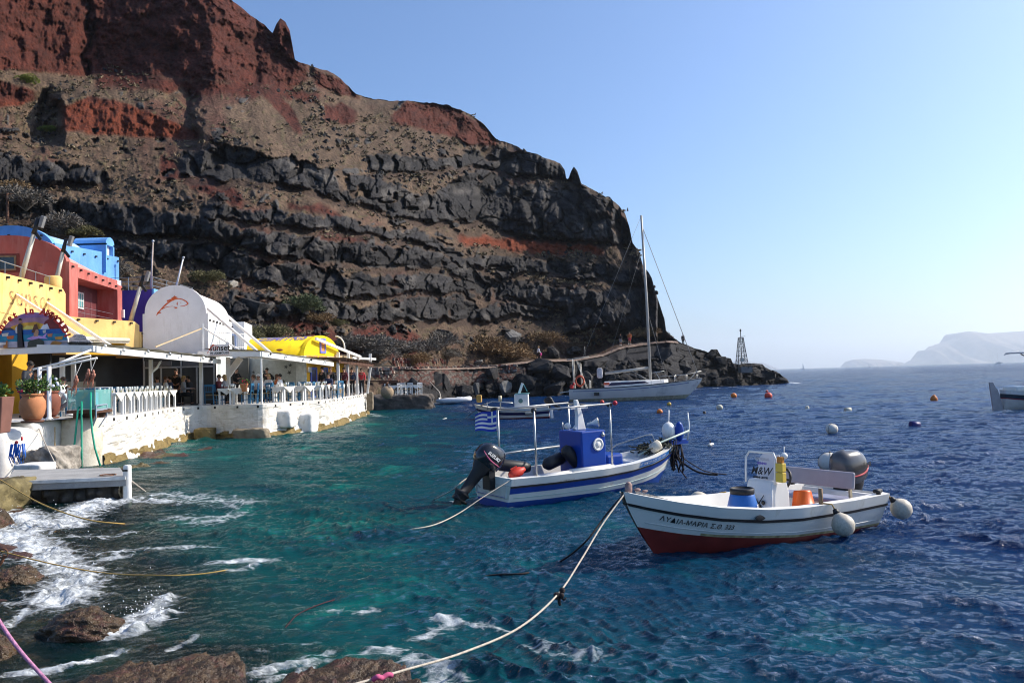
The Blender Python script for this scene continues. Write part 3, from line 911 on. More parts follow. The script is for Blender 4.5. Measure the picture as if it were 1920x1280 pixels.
def bush_mesh(name, seed, n=500, leaf=0.09, spiky=0.5):
    """many small twigs and leaves through the volume of a mound"""
    g = random.Random(seed)
    b = MB()
    lobes = [(Vector((g.uniform(-.55, .55), g.uniform(-.55, .55), g.uniform(.05, .4))), g.uniform(.3, .55)) for _ in range(10)]
    for _ in range(n):
        c, r = g.choice(lobes)
        d = Vector((g.gauss(0, 1), g.gauss(0, 1), abs(g.gauss(0.2, 0.8)))).normalized()
        p = c + d * r * g.uniform(0.55, 1.0) ** 0.6
        if p.z < 0: continue
        t = (d + Vector((g.gauss(0, .5), g.gauss(0, .5), g.gauss(0.2, .5)))).normalized()
        s = t.cross(Vector((g.gauss(0, 1), g.gauss(0, 1), g.gauss(0, 1)))).normalized()
        L = leaf * g.uniform(.7, 1.8); w_ = leaf * g.uniform(.25, .5) * (1 - spiky * .4)
        b.add([p - s * w_, p + s * w_, p + t * L + s * w_ * .3, p + t * L - s * w_ * .3], [(0, 1, 2, 3)])
    for _ in range(26):
        a = g.uniform(0, 6.28)
        e = Vector((math.cos(a) * g.uniform(.2, .8), math.sin(a) * g.uniform(.2, .8), g.uniform(.3, .8)))
        b.tube([(0, 0, -.1), e * .5 + Vector((0, 0, .05)), e], [.02, .014, .006], 4)
    return b.mesh(name)

M_BASALT = mat("basalt", (0.022, 0.021, 0.0215), 0.9, 0.5, 1.6, 1.0, 5.0, stain=(0.07, 0.066, 0.06), stain_amt=0.3, sscale=1.1)
M_SCRUB = mat("dry_scrub", (0.16, 0.125, 0.075), 0.9, 0.4, 1.0)
M_GREYBUSH = mat("grey_bush", (0.15, 0.135, 0.115), 0.9, 0.35, 1.0)
M_OLIVE = mat("olive_bush", (0.13, 0.12, 0.05), 0.9, 0.35, 1.0)
M_STRAW = mat("straw_bush", (0.21, 0.14, 0.07), 0.9, 0.35, 1.0)

def scatter_stuff():
    """low scrub and loose stones that nobody could count"""
    g = random.Random(21)
    tufts = MB(); stones = MB()
    rocks = []
    for k in range(6):
        me = rock_mesh("tmp", 300 + k, 11, False)
        rocks.append(([v.co.copy() for v in me.vertices], [tuple(p.vertices) for p in me.polygons]))
        bpy.data.meshes.remove(me)
    ncol = len(CAPX)
    n = 0
    def in_rock(px, py):
        for bnd in ROCK:
            q = np.array(bnd, float)
            if q[0, 0] < px < q[-1, 0] and np.interp(px, q[:, 0], q[:, 1]) - 2 < py < np.interp(px, q[:, 0], q[:, 2]) + 5: return True
        for bnd in CRAG:
            q = np.array(bnd, float)
            if q[0, 0] < px < q[-1, 0] and np.interp(px, q[:, 0], q[:, 1]) < py < np.interp(px, q[:, 0], q[:, 2]): return True
        return False
    while n < 5200:
        px = g.uniform(-150, 1240); c = int((px + 260) / 1.6)
        lo, hi = CL_SY[c], min(CL_BY[c], float(np.interp(px, [690, 1272], [676, 640])))
        py = g.uniform(lo, hi)
        if in_rock(px, py): continue
        n += 1
        p = on_cliff(px, py)
        if vnoise(np.array([px / 60.0]), np.array([py / 40.0]), 5)[0] < g.uniform(-0.6, 0.5) * 0.8: continue
        s = g.uniform(.18, .5) * p.y / 85
        if g.random() < 0.62:
            for _ in range(11):
                d = Vector((g.gauss(0, 1), g.gauss(0, 1), abs(g.gauss(.6, .6)))).normalized()
                q = p + Vector((g.gauss(0, .4), g.gauss(0, .4), g.uniform(0, .25))) * s
                e = d.cross(Vector((g.gauss(0, 1), g.gauss(0, 1), g.gauss(0, 1)))).normalized() * s * .22
                tufts.add([q - e, q + e, q + d * s * .75 + e * .3, q + d * s * .75 - e * .3], [(0, 1, 2, 3)])
        else:
            vs, fs = g.choice(rocks)
            e = Euler((g.uniform(0, 6), g.uniform(0, 6), g.uniform(0, 6))).to_matrix()
            sc = s * g.uniform(.4, 1.1)
            stones.add([p + e @ (Vector((v.x, v.y * .8, v.z * .7)) * sc) for v in vs], fs)
    tag(tufts.build("scrub", M_SCRUB), "low dry scrub and grass tufts spread over the slopes", "scrub", kind="stuff")
    tag(stones.build("stones", M_BASALT), "loose dark stones strewn over the slopes", "stones", kind="stuff")
scatter_stuff()

BUSHES = {k: bush_mesh("shrub", 40 + k, 2600, .075, .6 if k else .3) for k in range(4)}

def bush(px, py, wpx, m, kind, label, group, hf=0.75):
    p = on_cliff(px, py)
    o = thing("shrub", label, "shrub", p - Vector((0, 0.9, 0.05)), (0, 0, rnd.uniform(0, 6.28)), group)
    s = wpx / FPX * p.y * 0.78
    o.scale = (s, s, s * hf)
    me = BUSHES[kind].copy()
    link("foliage", me, m, o)
    return o
SH = "dry shrubs on the slope above the path"
for px, py, wp, m, k, lb in [
    (655, 655, 60, M_GREYBUSH, 0, "grey shrub nearest the wooden pergola roof, at the foot of the red scree"), (690, 660, 70, M_GREYBUSH, 1, "wide grey shrub below the red scree cone"),
    (730, 662, 66, M_GREYBUSH, 2, "grey shrub in the middle of the shrub belt under the scree cone"), (762, 664, 56, M_GREYBUSH, 3, "dark grey shrub just left of the tall round one above the wall"),
    (800, 660, 62, M_GREYBUSH, 0, "dark grey shrub beside the tallest shrub of the belt"), (828, 652, 66, M_GREYBUSH, 1, "tallest rounded grey shrub of the belt above the stone wall"),
    (840, 672, 40, M_GREYBUSH, 2, "small grey shrub at the foot of the tallest rounded shrub"), (712, 676, 55, M_GREYBUSH, 3, "low brownish shrub just above the left end of the stone wall"),
    (775, 682, 44, M_STRAW, 0, "small straw coloured shrub above the stone wall"), (915, 662, 78, M_STRAW, 1, "large straw brown shrub overhanging the path"),
    (958, 676, 70, M_STRAW, 2, "sprawling straw coloured shrub at the path edge left of the walker in pink"), (1030, 645, 56, M_STRAW, 3, "round straw coloured shrub above the path right of the pale boulder"),
    (1210, 633, 44, M_STRAW, 0, "orange brown shrub behind the yacht mast"), (1238, 637, 32, M_STRAW, 1, "orange brown shrub to the right of the yacht mast"), (470, 640, 54, M_OLIVE, 2, "olive green shrub right behind the white vaulted house"),
    (527, 634, 58, M_OLIVE, 3, "large olive brown shrub behind the white roof boxes"), (605, 606, 44, M_STRAW, 0, "brown shrub on the scree right of the bright green bush"), (572, 583, 64, mat("green_bush", (0.09, 0.11, 0.05), .9, .3), 1, "bright green bush under the lava overhang"),
    (640, 612, 30, M_OLIVE, 2, "small greenish shrub on the tan slope left of the red scree cone"), (60, 395, 80, M_GREYBUSH, 3, "grey brush above the apex of the blue vaulted house"), (125, 440, 70, M_GREYBUSH, 0, "brown brush just right of the blue vault"),
    (28, 372, 60, M_STRAW, 1, "tan brush beside the wooden utility pole"), (168, 448, 44, M_OLIVE, 2, "olive brush above the small blue roof dormer"), (235, 520, 56, M_GREYBUSH, 3, "grey brush between the blue house end and the rusty flagpole"),
    (390, 530, 44, M_OLIVE, 0, "olive tuft above the white vault"), (98, 250, 22, mat("lime_bush", (0.16, 0.2, 0.03), .9, .2), 1, "lime green tuft high on the slope at the far left edge"), (60, 160, 30, MATS["lime_bush"], 2, "lime green patch on the grassy ledge under the red crag")]:
    bush(px, py, wp, m, k, lb, SH)

# boulders of the shore, one by one
ROCKS = [rock_mesh("boulder", 500 + k, 13 + k) for k in range(6)]
BG = "big dark boulders along the rocky shore"
def boulder(px, py, wpx, hpx, k, label, dy=0.0, m=None, group=BG):
    p = on_cliff(px, py)
    y = p.y - dy
    q = P(px, py, y)
    o = link("boulder", ROCKS[k % 6].copy(), m or M_BASALT)
    o.location = q
    o.scale = (wpx / FPX * y * .5, wpx / FPX * y * .45, hpx / FPX * y * .5)
    o.rotation_euler = (rnd.uniform(-.3, .3), rnd.uniform(-.3, .3), rnd.uniform(0, 6.28))
    return tag(o, label, "boulder", group)
M_PALE = mat("pale_basalt", (0.15, 0.145, 0.135), .9, .4, 1.5, .8, 5)
for i, (px, py, a, b, lb, pale) in enumerate([
    (772, 722, 36, 34, "dark boulder behind the right end of the small white tables", 0), (818, 712, 30, 34, "upright boulder under the wall, left of the split column rock", 0), (835, 716, 28, 46, "tall boulder with a pale right face under the stone wall", 0),
    (868, 735, 52, 46, "massive black boulder behind the inflatable dinghy", 0), (893, 733, 16, 48, "pale upright slab beside the massive black boulder", 1), (948, 728, 40, 32, "grey faceted boulder above the distant white boat", 1),
    (925, 700, 40, 30, "brownish boulder against the path wall", 0), (1010, 690, 62, 40, "big dark boulder just below the walker in pink", 0), (1050, 700, 60, 44, "broad boulder with a lit upper edge right of the walker", 0),
    (985, 715, 56, 44, "black boulder between the grey faceted one and the yacht stern", 0), (1040, 728, 60, 36, "black boulder at the waterline left of the yacht stern", 0), (1100, 712, 40, 36, "boulder directly behind the stern arch of the yacht", 0),
    (1140, 705, 46, 40, "boulder behind the yacht boom", 0), (1245, 665, 40, 34, "boulder below the path just right of the mast", 0), (1280, 690, 44, 36, "boulder with pale flanks under the forestay", 0), (1262, 700, 40, 34, "boulder behind the foredeck of the yacht", 0),
    (1310, 706, 34, 30, "boulder right of the yacht bow at the waterline", 0), (1336, 664, 22, 12, "flat topped block on the ridge of the lava point", 0), (1352, 676, 40, 20, "long slab on the ridge left of the light tower", 0), (1440, 704, 40, 24, "sloping slab near the tip of the lava point", 0), (1465, 713, 26, 12, "last low rock at the tip of the lava point", 0),
    (960, 633, 40, 50, "large grey faceted boulder standing on the slope above the path", 1), (835, 627, 34, 22, "dark boulder at the right foot of the red scree cone", 0), (735, 618, 30, 20, "dark rock at the top right of the red scree cone", 0), (605, 575, 30, 28, "dark upright rock right of the bright green bush", 0),
    (438, 533, 22, 18, "pale cream boulder on the slope behind the white house", 2), (535, 580, 30, 30, "dark boulder with a pale right face behind the white house", 0), (478, 575, 70, 50, "rugged dark outcrop right behind the white vault", 0), (897, 681, 26, 20, "pale block standing on the path beside the straw shrub", 1), (1035, 662, 40, 30, "dark boulder on the slope just above the path left of the yacht mast", 0)]):
    boulder(px, py, a, b, i, lb, 0.6, {0: M_BASALT, 1: M_PALE, 2: mat("cream_rock", (.4, .36, .3), .9, .3)}[pale])

# footpath and its rubble wall
def build_path():
    rows = [[], []]
    for px in np.arange(694, 1272, 4):
        py = float(np.interp(px, [a for a, _ in PATHL], [b for _, b in PATHL]))
        a = on_cliff(px, py + 4)
        rows[0].append(a + Vector((0, -0.5, 0.12))); rows[1].append(a + Vector((0, 4.0, 0.16)))
    tag(MB().grid(rows).build("footpath", mat("path_dust", (.24, .17, .125), .95, .25, 1.0)), "dusty footpath cut along the foot of the cliff", "path", kind="structure")
    b = MB(); g = random.Random(3)
    for k, px in enumerate(np.arange(700, 968, 3.1)):
        a = on_cliff(px, float(np.interp(px, [690, 968], [694, 686])))
        for r in range(5 if px < 900 else 3):
            b.cur = g.choice([0, 0, 1, 2])
            b.box(a + Vector((g.uniform(-.06, .06), -0.75 - .05 * r - g.uniform(0, .1), .02 - r * .32)), (g.uniform(.2, .42), .4, g.uniform(.2, .34)), (g.uniform(-.2, .2), g.uniform(-.25, .25), g.uniform(-.3, .3)), .8)
    o = b.build("rubble_wall", [mat("rubble_grey", (.15, .13, .115), .95, .4), mat("rubble_red", (.17, .06, .045), .95, .4), mat("rubble_tan", (.26, .2, .16), .95, .4)])
    tag(o, "dry stone retaining wall of red and grey rubble below the footpath", "wall")
    b = MB()
    for px in np.arange(736, 896, 4):
        a = on_cliff(px, 687)
        for r in range(3):
            b.cur = g.choice([0, 1, 1, 2])
            b.box(a + Vector((g.uniform(-.05, .05), 1.2 + g.uniform(-.1, .1), .15 + r * .3)), (g.uniform(.22, .5), .4, g.uniform(.2, .34)), (g.uniform(-.2, .2), g.uniform(-.2, .2), 0), .85)
    tag(b.build("stone_wall", [MATS["rubble_grey"], MATS["rubble_red"], MATS["rubble_tan"]]), "low reddish stone wall on the uphill side of the footpath", "wall")
build_path()

# ================================================================ quay
QZ = 1.5
EDGE = [(-13.25, 25.4), (-13.2, 27.0), (-13.7, 30.0), (-14.7, 34.0), (-14.75, 36.2), (-14.2, 36.9), (-12.6, 36.4), (-11.35, 36.2), (-11.0, 37.6), (-10.1, 39.8), (-9.75, 40.6), (-9.9, 46.0), (-10.3, 52.0), (-10.7, 58.0)]
M_WHITEWALL = mat("whitewashed_stone", (.66, .63, .57), .85, .12, 2.5, .9, 9.0, stain=(.34, .27, .17), stain_amt=.34, sscale=2.6)
M_DECK = mat("deck_concrete", (.5, .49, .47), .85, .15, 1.5, .2, 20)
M_WEEDROCK = mat("quay_weed", (.2, .14, .045), .8, .6, 3.0, 1.0, 14, stain=(.05, .035, .02), stain_amt=.5, sscale=3.0)

def build_quay():
    q = thing("quay", "curving whitewashed stone quay wall carrying the restaurant terraces", "quay", (-14, 36, 0))
    ed = [Vector((x, y, 0)) for x, y in EDGE]
    pts = []
    for a, b in zip(ed[:-1], ed[1:]):                     # finer steps along the edge
        n = max(2, int((b - a).length / .22))
        pts += [a.lerp(b, k / n) for k in range(n)]
    pts.append(ed[-1])
    for _ in range(3): pts = [pts[0]] + [(pts[i - 1] + pts[i] * 2 + pts[i + 1]) / 4 for i in range(1, len(pts) - 1)] + [pts[-1]]
    m = len(pts)
    zs = np.concatenate([np.linspace(-.6, QZ - .16, 34), [QZ - .155, QZ - .02, QZ]])
    rows = []
    u = np.concatenate([[0], np.cumsum([(pts[i + 1] - pts[i]).length for i in range(m - 1)])])
    for z in zs:
        _, _, _, _, ci, cj = worley(u * 3.0 + .5 * vnoise(u * 2, u * 0 + z * 3, 4), np.full(m, z * 3.6) + .5 * vnoise(u * 1.7, u * 0 + z * 2, 6), 401)
        f1, f2, *_r = worley(u * 3.0 + .5 * vnoise(u * 2, u * 0 + z * 3, 4), np.full(m, z * 3.6) + .5 * vnoise(u * 1.7, u * 0 + z * 2, 6), 401)
        d = .1 * (_h(ci, cj, 402) - .4) + .09 * np.clip(f2 - f1, 0, .4) + .06 * fbm(u, np.full(m, z), 403, 3)
        flare = .22 * sstep(.45, -.3, z)
        rough = 1.0 if z < QZ - .16 else 0.0
        row = []
        for i, p in enumerate(pts):
            t = (pts[min(i + 1, m - 1)] - pts[max(i - 1, 0)]).normalized()
            nrm = Vector((t.y, -t.x, 0))
            smooth = .25 if 36 < p.y < 37.0 else 1.0
            row.append(p + nrm * (float(d[i]) * rough * smooth + float(flare) + (.03 if rough == 0 and z < QZ else 0)) + Vector((0, 0, z)))
        rows.append(row)
    MB().grid(rows).build("wall", M_WHITEWALL, q, False, True)
    # weed and sea-worn stone at the water line
    rows = []
    for z in np.linspace(-.7, .5, 12):
        row = []
        for i, p in enumerate(pts):
            t = (pts[min(i + 1, m - 1)] - pts[max(i - 1, 0)]).normalized()
            nrm = Vector((t.y, -t.x, 0))
            top = .3 + .18 * float(fbm(np.array([u[i] * .8]), np.array([0.3]), 405, 3)[0])
            e = .12 + .45 * max(0, top - z) * .8 + .12 * float(fbm(np.array([u[i] * 3]), np.array([z * 4]), 406, 4)[0])
            if z > top: e = -.3
            row.append(p + nrm * e + Vector((0, 0, z)))
        rows.append(row)
    MB().grid(rows).build("weed_band", M_WEEDROCK, q, False, True)
    b = MB()
    inner = [(-10.9, 60), (-34, 60), (-34, 22), (-15.2, 22)]
    poly = [(p.x - .01, p.y) for p in pts] + inner
    bm = bmesh.new()
    f = bm.faces.new([bm.verts.new((x, y, QZ)) for x, y in poly])
    bmesh.ops.triangulate(bm, faces=[f])
    me = bpy.data.meshes.new("deck"); bm.to_mesh(me); bm.free()
    link("deck", me, M_DECK, q, False, True)
    # square drain holes under the edge
    for k in np.linspace(4, m - 6, 34):
        i = int(k); p = pts[i]
        t = (pts[i + 1] - pts[i - 1]).normalized(); nrm = Vector((t.y, -t.x, 0))
        MB().bar(p + nrm * .015 + Vector((0, 0, QZ - .12)), p + nrm * .05 + Vector((0, 0, QZ - .12)), .09, .1).build("drain_hole", mat("dark_hole", (.012, .012, .012), .9), q, False, True)
    # far end of the quay wall
    e = pts[-1]
    MB().box((e.x - 2.2, e.y + .1, QZ / 2 - .3), (4.5, .3, QZ + .5)).build("end_wall", mat("bare_stone", (.25, .2, .155), .9, .4, 2, 1.0, 8), q, False, True)
    return pts
QPTS = build_quay()

def edge_at(px):
    """point of the quay edge seen in one picture column"""
    return min(QPTS, key=lambda p: abs(960 + FPX * p.x / p.y - px) + (0 if p.y > 25 else 99))

# bare rubble at the far end, buttress blocks, round bastion
def lump(name, label, cat, rows, m, **k):
    o = MB().grid(rows, True).build(name, m)
    return tag(o, label, cat, **k)
def rough_block(name, label, cat, c, d, m, seed, amp=.06, n=14, rot=0):
    """box with rounded, uneven faces"""
    bm = bmesh.new()
    bmesh.ops.create_cube(bm, size=1)
    bmesh.ops.subdivide_edges(bm, edges=bm.edges, cuts=n, use_grid_fill=True)
    a = np.array([v.co for v in bm.verts])
    q = np.abs(a) * 2
    r = (q ** 8).sum(1) ** (1 / 8.0)
    a = a / r[:, None] * np.maximum(q.max(1), 1e-6)[:, None]
    s = a * np.array(d)
    nn = fbm(s[:, 0] * 2 + s[:, 2] * 1.3 + seed, s[:, 1] * 2 + s[:, 2] * 1.9, seed, 6, .62 if amp > .1 else .5)
    s = s * (1 + amp * nn[:, None] / max(.3, min(d)))
    for v, p in zip(bm.verts, s): v.co = Vector(p)
    me = bpy.data.meshes.new(name); bm.to_mesh(me); bm.free()
    o = link(name, me, m, None, True)
    o.location = c; o.rotation_euler[2] = rot
    return tag(o, label, cat)
M_PLASTER = mat("worn_white_plaster", (.72, .7, .66), .8, .1, 3, .35, 14, stain=(.3, .25, .15), stain_amt=.3, sscale=2.5)
b = MB(); b.lathe([(.62, -.6), (.66, .0), (.64, .5), (.6, 1.1), (.58, 1.42), (.5, 1.5)], (-13.75, 25.35, 0), 40)
tag(b.build("bastion", mat("bastion_plaster", (.62, .58, .48), .85, .15, 2.5, .6, 12, stain=(.3, .2, .05), stain_amt=.45, sscale=1.6), None, True), "round stained bastion at the near end of the quay under the fish tank", "bastion")
rough_block("quay_block", "white block jutting from the quay wall near the flowerpot post", "block", P(592, 790, 39.6) + Vector((-.48, 0, -.05)), (1.0, 1.5, 1.0), M_PLASTER, 5)
rough_block("quay_block", "low white block beside the dark recess of the quay wall", "block", P(548, 785, 37.6) + Vector((-.45, .3, 0)), (.9, 1.1, .85), M_PLASTER, 9)
rough_block("waterline_rock", "rounded tan rock under the shaded bay of the quay wall", "rock", W(470, 818, .05), (1.6, .9, .7), mat("tan_rock", (.2, .165, .115), .85, .4, 2, .8, 10), 11, .2)
rough_block("waterline_rock", "dark wet rock at the inner corner of the quay", "rock", W(385, 818, .1), (.8, .8, .8), M_WEEDROCK, 13, .2)
rough_block("waterline_rock", "small rock with water around it at the end of the quay", "rock", W(700, 760, .25), (1.6, 2.0, .9), mat("brown_rock", (.12, .085, .06), .9, .4, 2, 1, 8), 15, .25)
rough_block("mooring_post", "stubby stone mooring post at the far corner of the quay", "post", P(694, 752, 57) + Vector((0, 0, 0)), (.45, .45, 1.3), mat("brown_stone", (.2, .16, .11), .9, .3), 17)

# near steps and landing
rough_block("quay_corner", "white corner block of the quay under the terracotta urn", "block", (-15.3, 24.6, .86), (2.3, 2.0, 1.3), M_PLASTER, 21, .1)
rough_block("ledge", "lower white ledge carrying the square planter", "ledge", P(-20, 860, 22.6) + Vector((-.55, .2, -.4)), (2.9, 1.9, 2.5), M_PLASTER, 23, .08)
rough_block("step", "low white step on the landing", "step", P(66, 877, 20.4), (.72, .75, .26), M_PLASTER, 25, .05)
rough_block("shore_rock", "rough grey masonry and rock between the ledge and the landing", "rock", P(72, 860, 22.6) + Vector((0, .5, -.25)), (1.15, 1.2, 1.0), mat("rough_grey", (.3, .27, .23), .95, .5, 4, 1, 12, stain=(.1, .08, .06), stain_amt=.5, sscale=5), 27, .4, 20)
rough_block("shore_rock", "mossy rock at the picture's left edge below the landing", "rock", W(-45, 950, .2) + Vector((-.5, .8, -.1)), (1.3, 1.8, .95), mat("mossy_rock", (.16, .13, .06), .9, .6, 3, 1, 10, stain=(.05, .04, .02), stain_amt=.5, sscale=4), 29, .5, 20)
def build_landing():
    t = thing("landing", "low concrete landing stage with dark stone front and a white corner post", "landing stage", (-9.7, 18.5, 0))
    a, b_, c, d = P(12, 906, 18.2), P(232, 889, 18.2), P(215, 875, 20.6), P(70, 879, 20.8)
    z = .5
    top = [W(10, 903, z), W(236, 893, z), W(225, 876, z), W(60, 884, z) + Vector((-.8, .6, 0))]
    mb = MB()
    mb.add([p + Vector((0, 0, 0)) for p in top] + [p - Vector((0, 0, .2)) for p in top], [(0, 1, 2, 3), (0, 4, 5, 1), (1, 5, 6, 2), (2, 6, 7, 3), (3, 7, 4, 0)])
    mb.build("slab", mat("landing_concrete", (.33, .325, .31), .85, .2, 2, .4, 25, stain=(.5, .49, .46), stain_amt=.3, sscale=3), t, False, True)
    mb = MB(); f0, f1 = top[0], top[1]
    mb.bar(f0 - Vector((0, .012, .03)), f1 - Vector((0, .012, .03)), .03, .07)
    mb.build("edge_line", mat("white_edge", (.7, .69, .65), .8, .2), t, False, True)
    g = random.Random(5)
    ins = (top[2] - top[1]).normalized()
    rows = []
    for z_ in np.linspace(-.7, .37, 22):
        row = []
        for s in np.linspace(-.02, .95, 90):
            p = f0.lerp(f1, s) + ins * .12
            x_ = np.array([s * 4.2 * 2.2]); zz = np.array([z_ * 3.0])
            f1_, f2_, *_q = worley(x_, zz, 61)
            row.append(Vector((p.x, p.y - .3 * float(np.clip(.6 - f1_[0], 0, .6)) + .06, z_)))
        rows.append(row)
    MB().grid(rows).build("stone_front", mat("black_wet_stone", (.04, .033, .024), .6, .5, 5, .8, 14, stain=(.1, .08, .035), stain_amt=.3, sscale=5), t, True, True)
    rows2 = [[Vector((p.x, p.y, z_)) for p in (top[1] + Vector((-.12, .1, 0)), top[2])] for z_ in (-.7, .37)]
    MB().grid(rows2).build("stone_side", MATS["black_wet_stone"], t, False, True)
    p = f1 + Vector((-.02, .06, 0))
    mb = MB(); mb.box(p + Vector((0, .05, -.22)), (.14, .16, .92)); mb.build("corner_post", mat("post_white", (.75, .74, .71), .6, .1), t, False, True, .04)
    mb = MB(); mb.box(p + Vector((.01, -.07, .13)), (.1, .02, .035)); mb.build("post_slot", MATS["dark_hole"], t, False, True)
    MB().tube([p + Vector((-.5 + .16 * math.cos(k * .5), .2 + .16 * math.sin(k * .5), .02)) for k in range(13)], .012, 6).build("ring", mat("rust", (.16, .07, .035), .8, .4), t, False, True)
build_landing()
# ================================================================ houses
Z3 = Vector((0, 0, 1))
def V2(a): return Vector((a[0], a[1], 0))
class Fr:
    """local frame of a house: a along the front, b into the depth, z up"""
    def __init__(s, o, p):
        s.o = Vector((o[0], o[1], 0)); s.ax = Vector((p[0] - o[0], p[1] - o[1], 0)); s.w = s.ax.length; s.ax.normalize()
        s.bx = Vector((-s.ax.y, s.ax.x, 0)); s.mat = Matrix((s.ax, s.bx, Z3)).transposed()
    def pt(s, a, b, z): return s.o + s.ax * a + s.bx * b + Z3 * z
    def box(s, mb, a0, a1, b0, b1, z0, z1):
        return mb.box(s.pt((a0 + a1) / 2, (b0 + b1) / 2, (z0 + z1) / 2), (a1 - a0, b1 - b0, z1 - z0), s.mat)
    def poly(s, mb, pl, b0, b1, a_off=0):
        return mb.prism([(x + a_off, z) for x, z in pl], s.o + s.bx * b0, s.ax, Z3, -(b1 - b0))

def arch(w, z0, zs, rise, n=24, inset=0.0):
    w2 = w / 2 - inset
    return [(w / 2 - w2, z0), (w / 2 + w2, z0)] + [(w / 2 + w2 * math.cos(t * math.pi / n), zs + (rise - inset * .6) * math.sin(t * math.pi / n)) for t in range(n + 1)]

def plaster(name, col, stain=None, amt=.25):
    return mat(name, col, .88, .16, 1.2, .35, 9, stain=stain or tuple(c * .6 for c in col), stain_amt=amt + .2, sscale=1.5, streak=True)
M_YEL = plaster("yellow_plaster", (.76, .49, .18), (.6, .38, .1))
M_OCH = plaster("ochre_plaster", (.68, .36, .02), (.5, .24, .01))
M_RED = plaster("red_plaster", (.42, .105, .085), (.5, .2, .17), .45)
M_PINK = plaster("pink_roof", (.62, .3, .26))
M_BLUE = plaster("blue_plaster", (.14, .36, .72), (.2, .45, .8))
M_PALEBLUE = plaster("pale_blue_roof", (.4, .6, .82))
M_INDIGO = plaster("indigo_plaster", (.1, .05, .3))
M_WHITE = mat("white_plaster", (.79, .78, .77), .85, .06, 1.5, .25, 8, stain=(.6, .58, .54), stain_amt=.3, sscale=1.5, streak=True)
M_DIM = plaster("bright_yellow_plaster", (.82, .58, .005), (.7, .4, .01), .2)
M_MAROON = mat("maroon_wood", (.13, .03, .035), .6, .2, 3)
M_GLASSDK = mat("dark_pane", (.02, .025, .03), .12, .1, 1, spec=.7)
M_GLASSTEAL = mat("teal_pane", (.1, .3, .32), .15, .3, 1.5, spec=.7)
M_WPAINT = mat("white_paint", (.78, .77, .74), .5, .06, 4, stain=(.5, .42, .3), stain_amt=.12, sscale=3)
M_STEEL = mat("steel", (.45, .45, .44), .35, .1, 5, metal=.8)
M_WOOD = mat("weathered_wood", (.26, .17, .1), .8, .3, 4, .3, 20)
M_BROWN = mat("brown_wood", (.1, .045, .025), .8, .3, 4, .3, 20)
M_BLACK = mat("black_plastic", (.012, .012, .013), .45, .2, 4)
M_ROOMDK = mat("room_dimness", (.05, .052, .048), .8, .3, 1)  # near-black tone stands in for the dimness of deep rooms
M_BLUEP = mat("blue_paint", (.06, .1, .42), .55, .15, 4)

def spouts(f, a0, a1, n, b, z0, z1, par):
    """row of little dark rain spouts, as on every roof here"""
    for k in range(n):
        t = k / max(1, n - 1)
        p = f.pt(a0 + (a1 - a0) * t, b, z0 + (z1 - z0) * t)
        MB().box(p, (.1, .1, .09), f.mat).build("rain_spout", M_BLACK, par, False, True)

def window(f, a0, a1, z0, z1, b, par, mf, mp, name="window", bars=(1, 1), fr=.07):
    fm = MB()
    for x0, x1, y0, y1 in ((a0, a0 + fr, z0, z1), (a1 - fr, a1, z0, z1), (a0 + fr, a1 - fr, z0, z0 + fr), (a0 + fr, a1 - fr, z1 - fr, z1)):
        f.box(fm, x0, x1, b - .05, b + .02, y0, y1)
    for k in range(1, bars[0]):
        x = a0 + (a1 - a0) * k / bars[0]; f.box(fm, x - .018, x + .018, b - .04, b + .015, z0 + fr, z1 - fr)
    for k in range(1, bars[1]):
        y = z0 + (z1 - z0) * k / bars[1]; f.box(fm, a0 + fr, a1 - fr, b - .035, b + .014, y - .018, y + .018)
    o = fm.build(name, mf, par, False, True)
    pm = MB(); f.box(pm, a0 + fr * .5, a1 - fr * .5, b - .02, b + .01, z0 + fr * .5, z1 - fr * .5)
    pm.build("pane", mp, o)
    return o

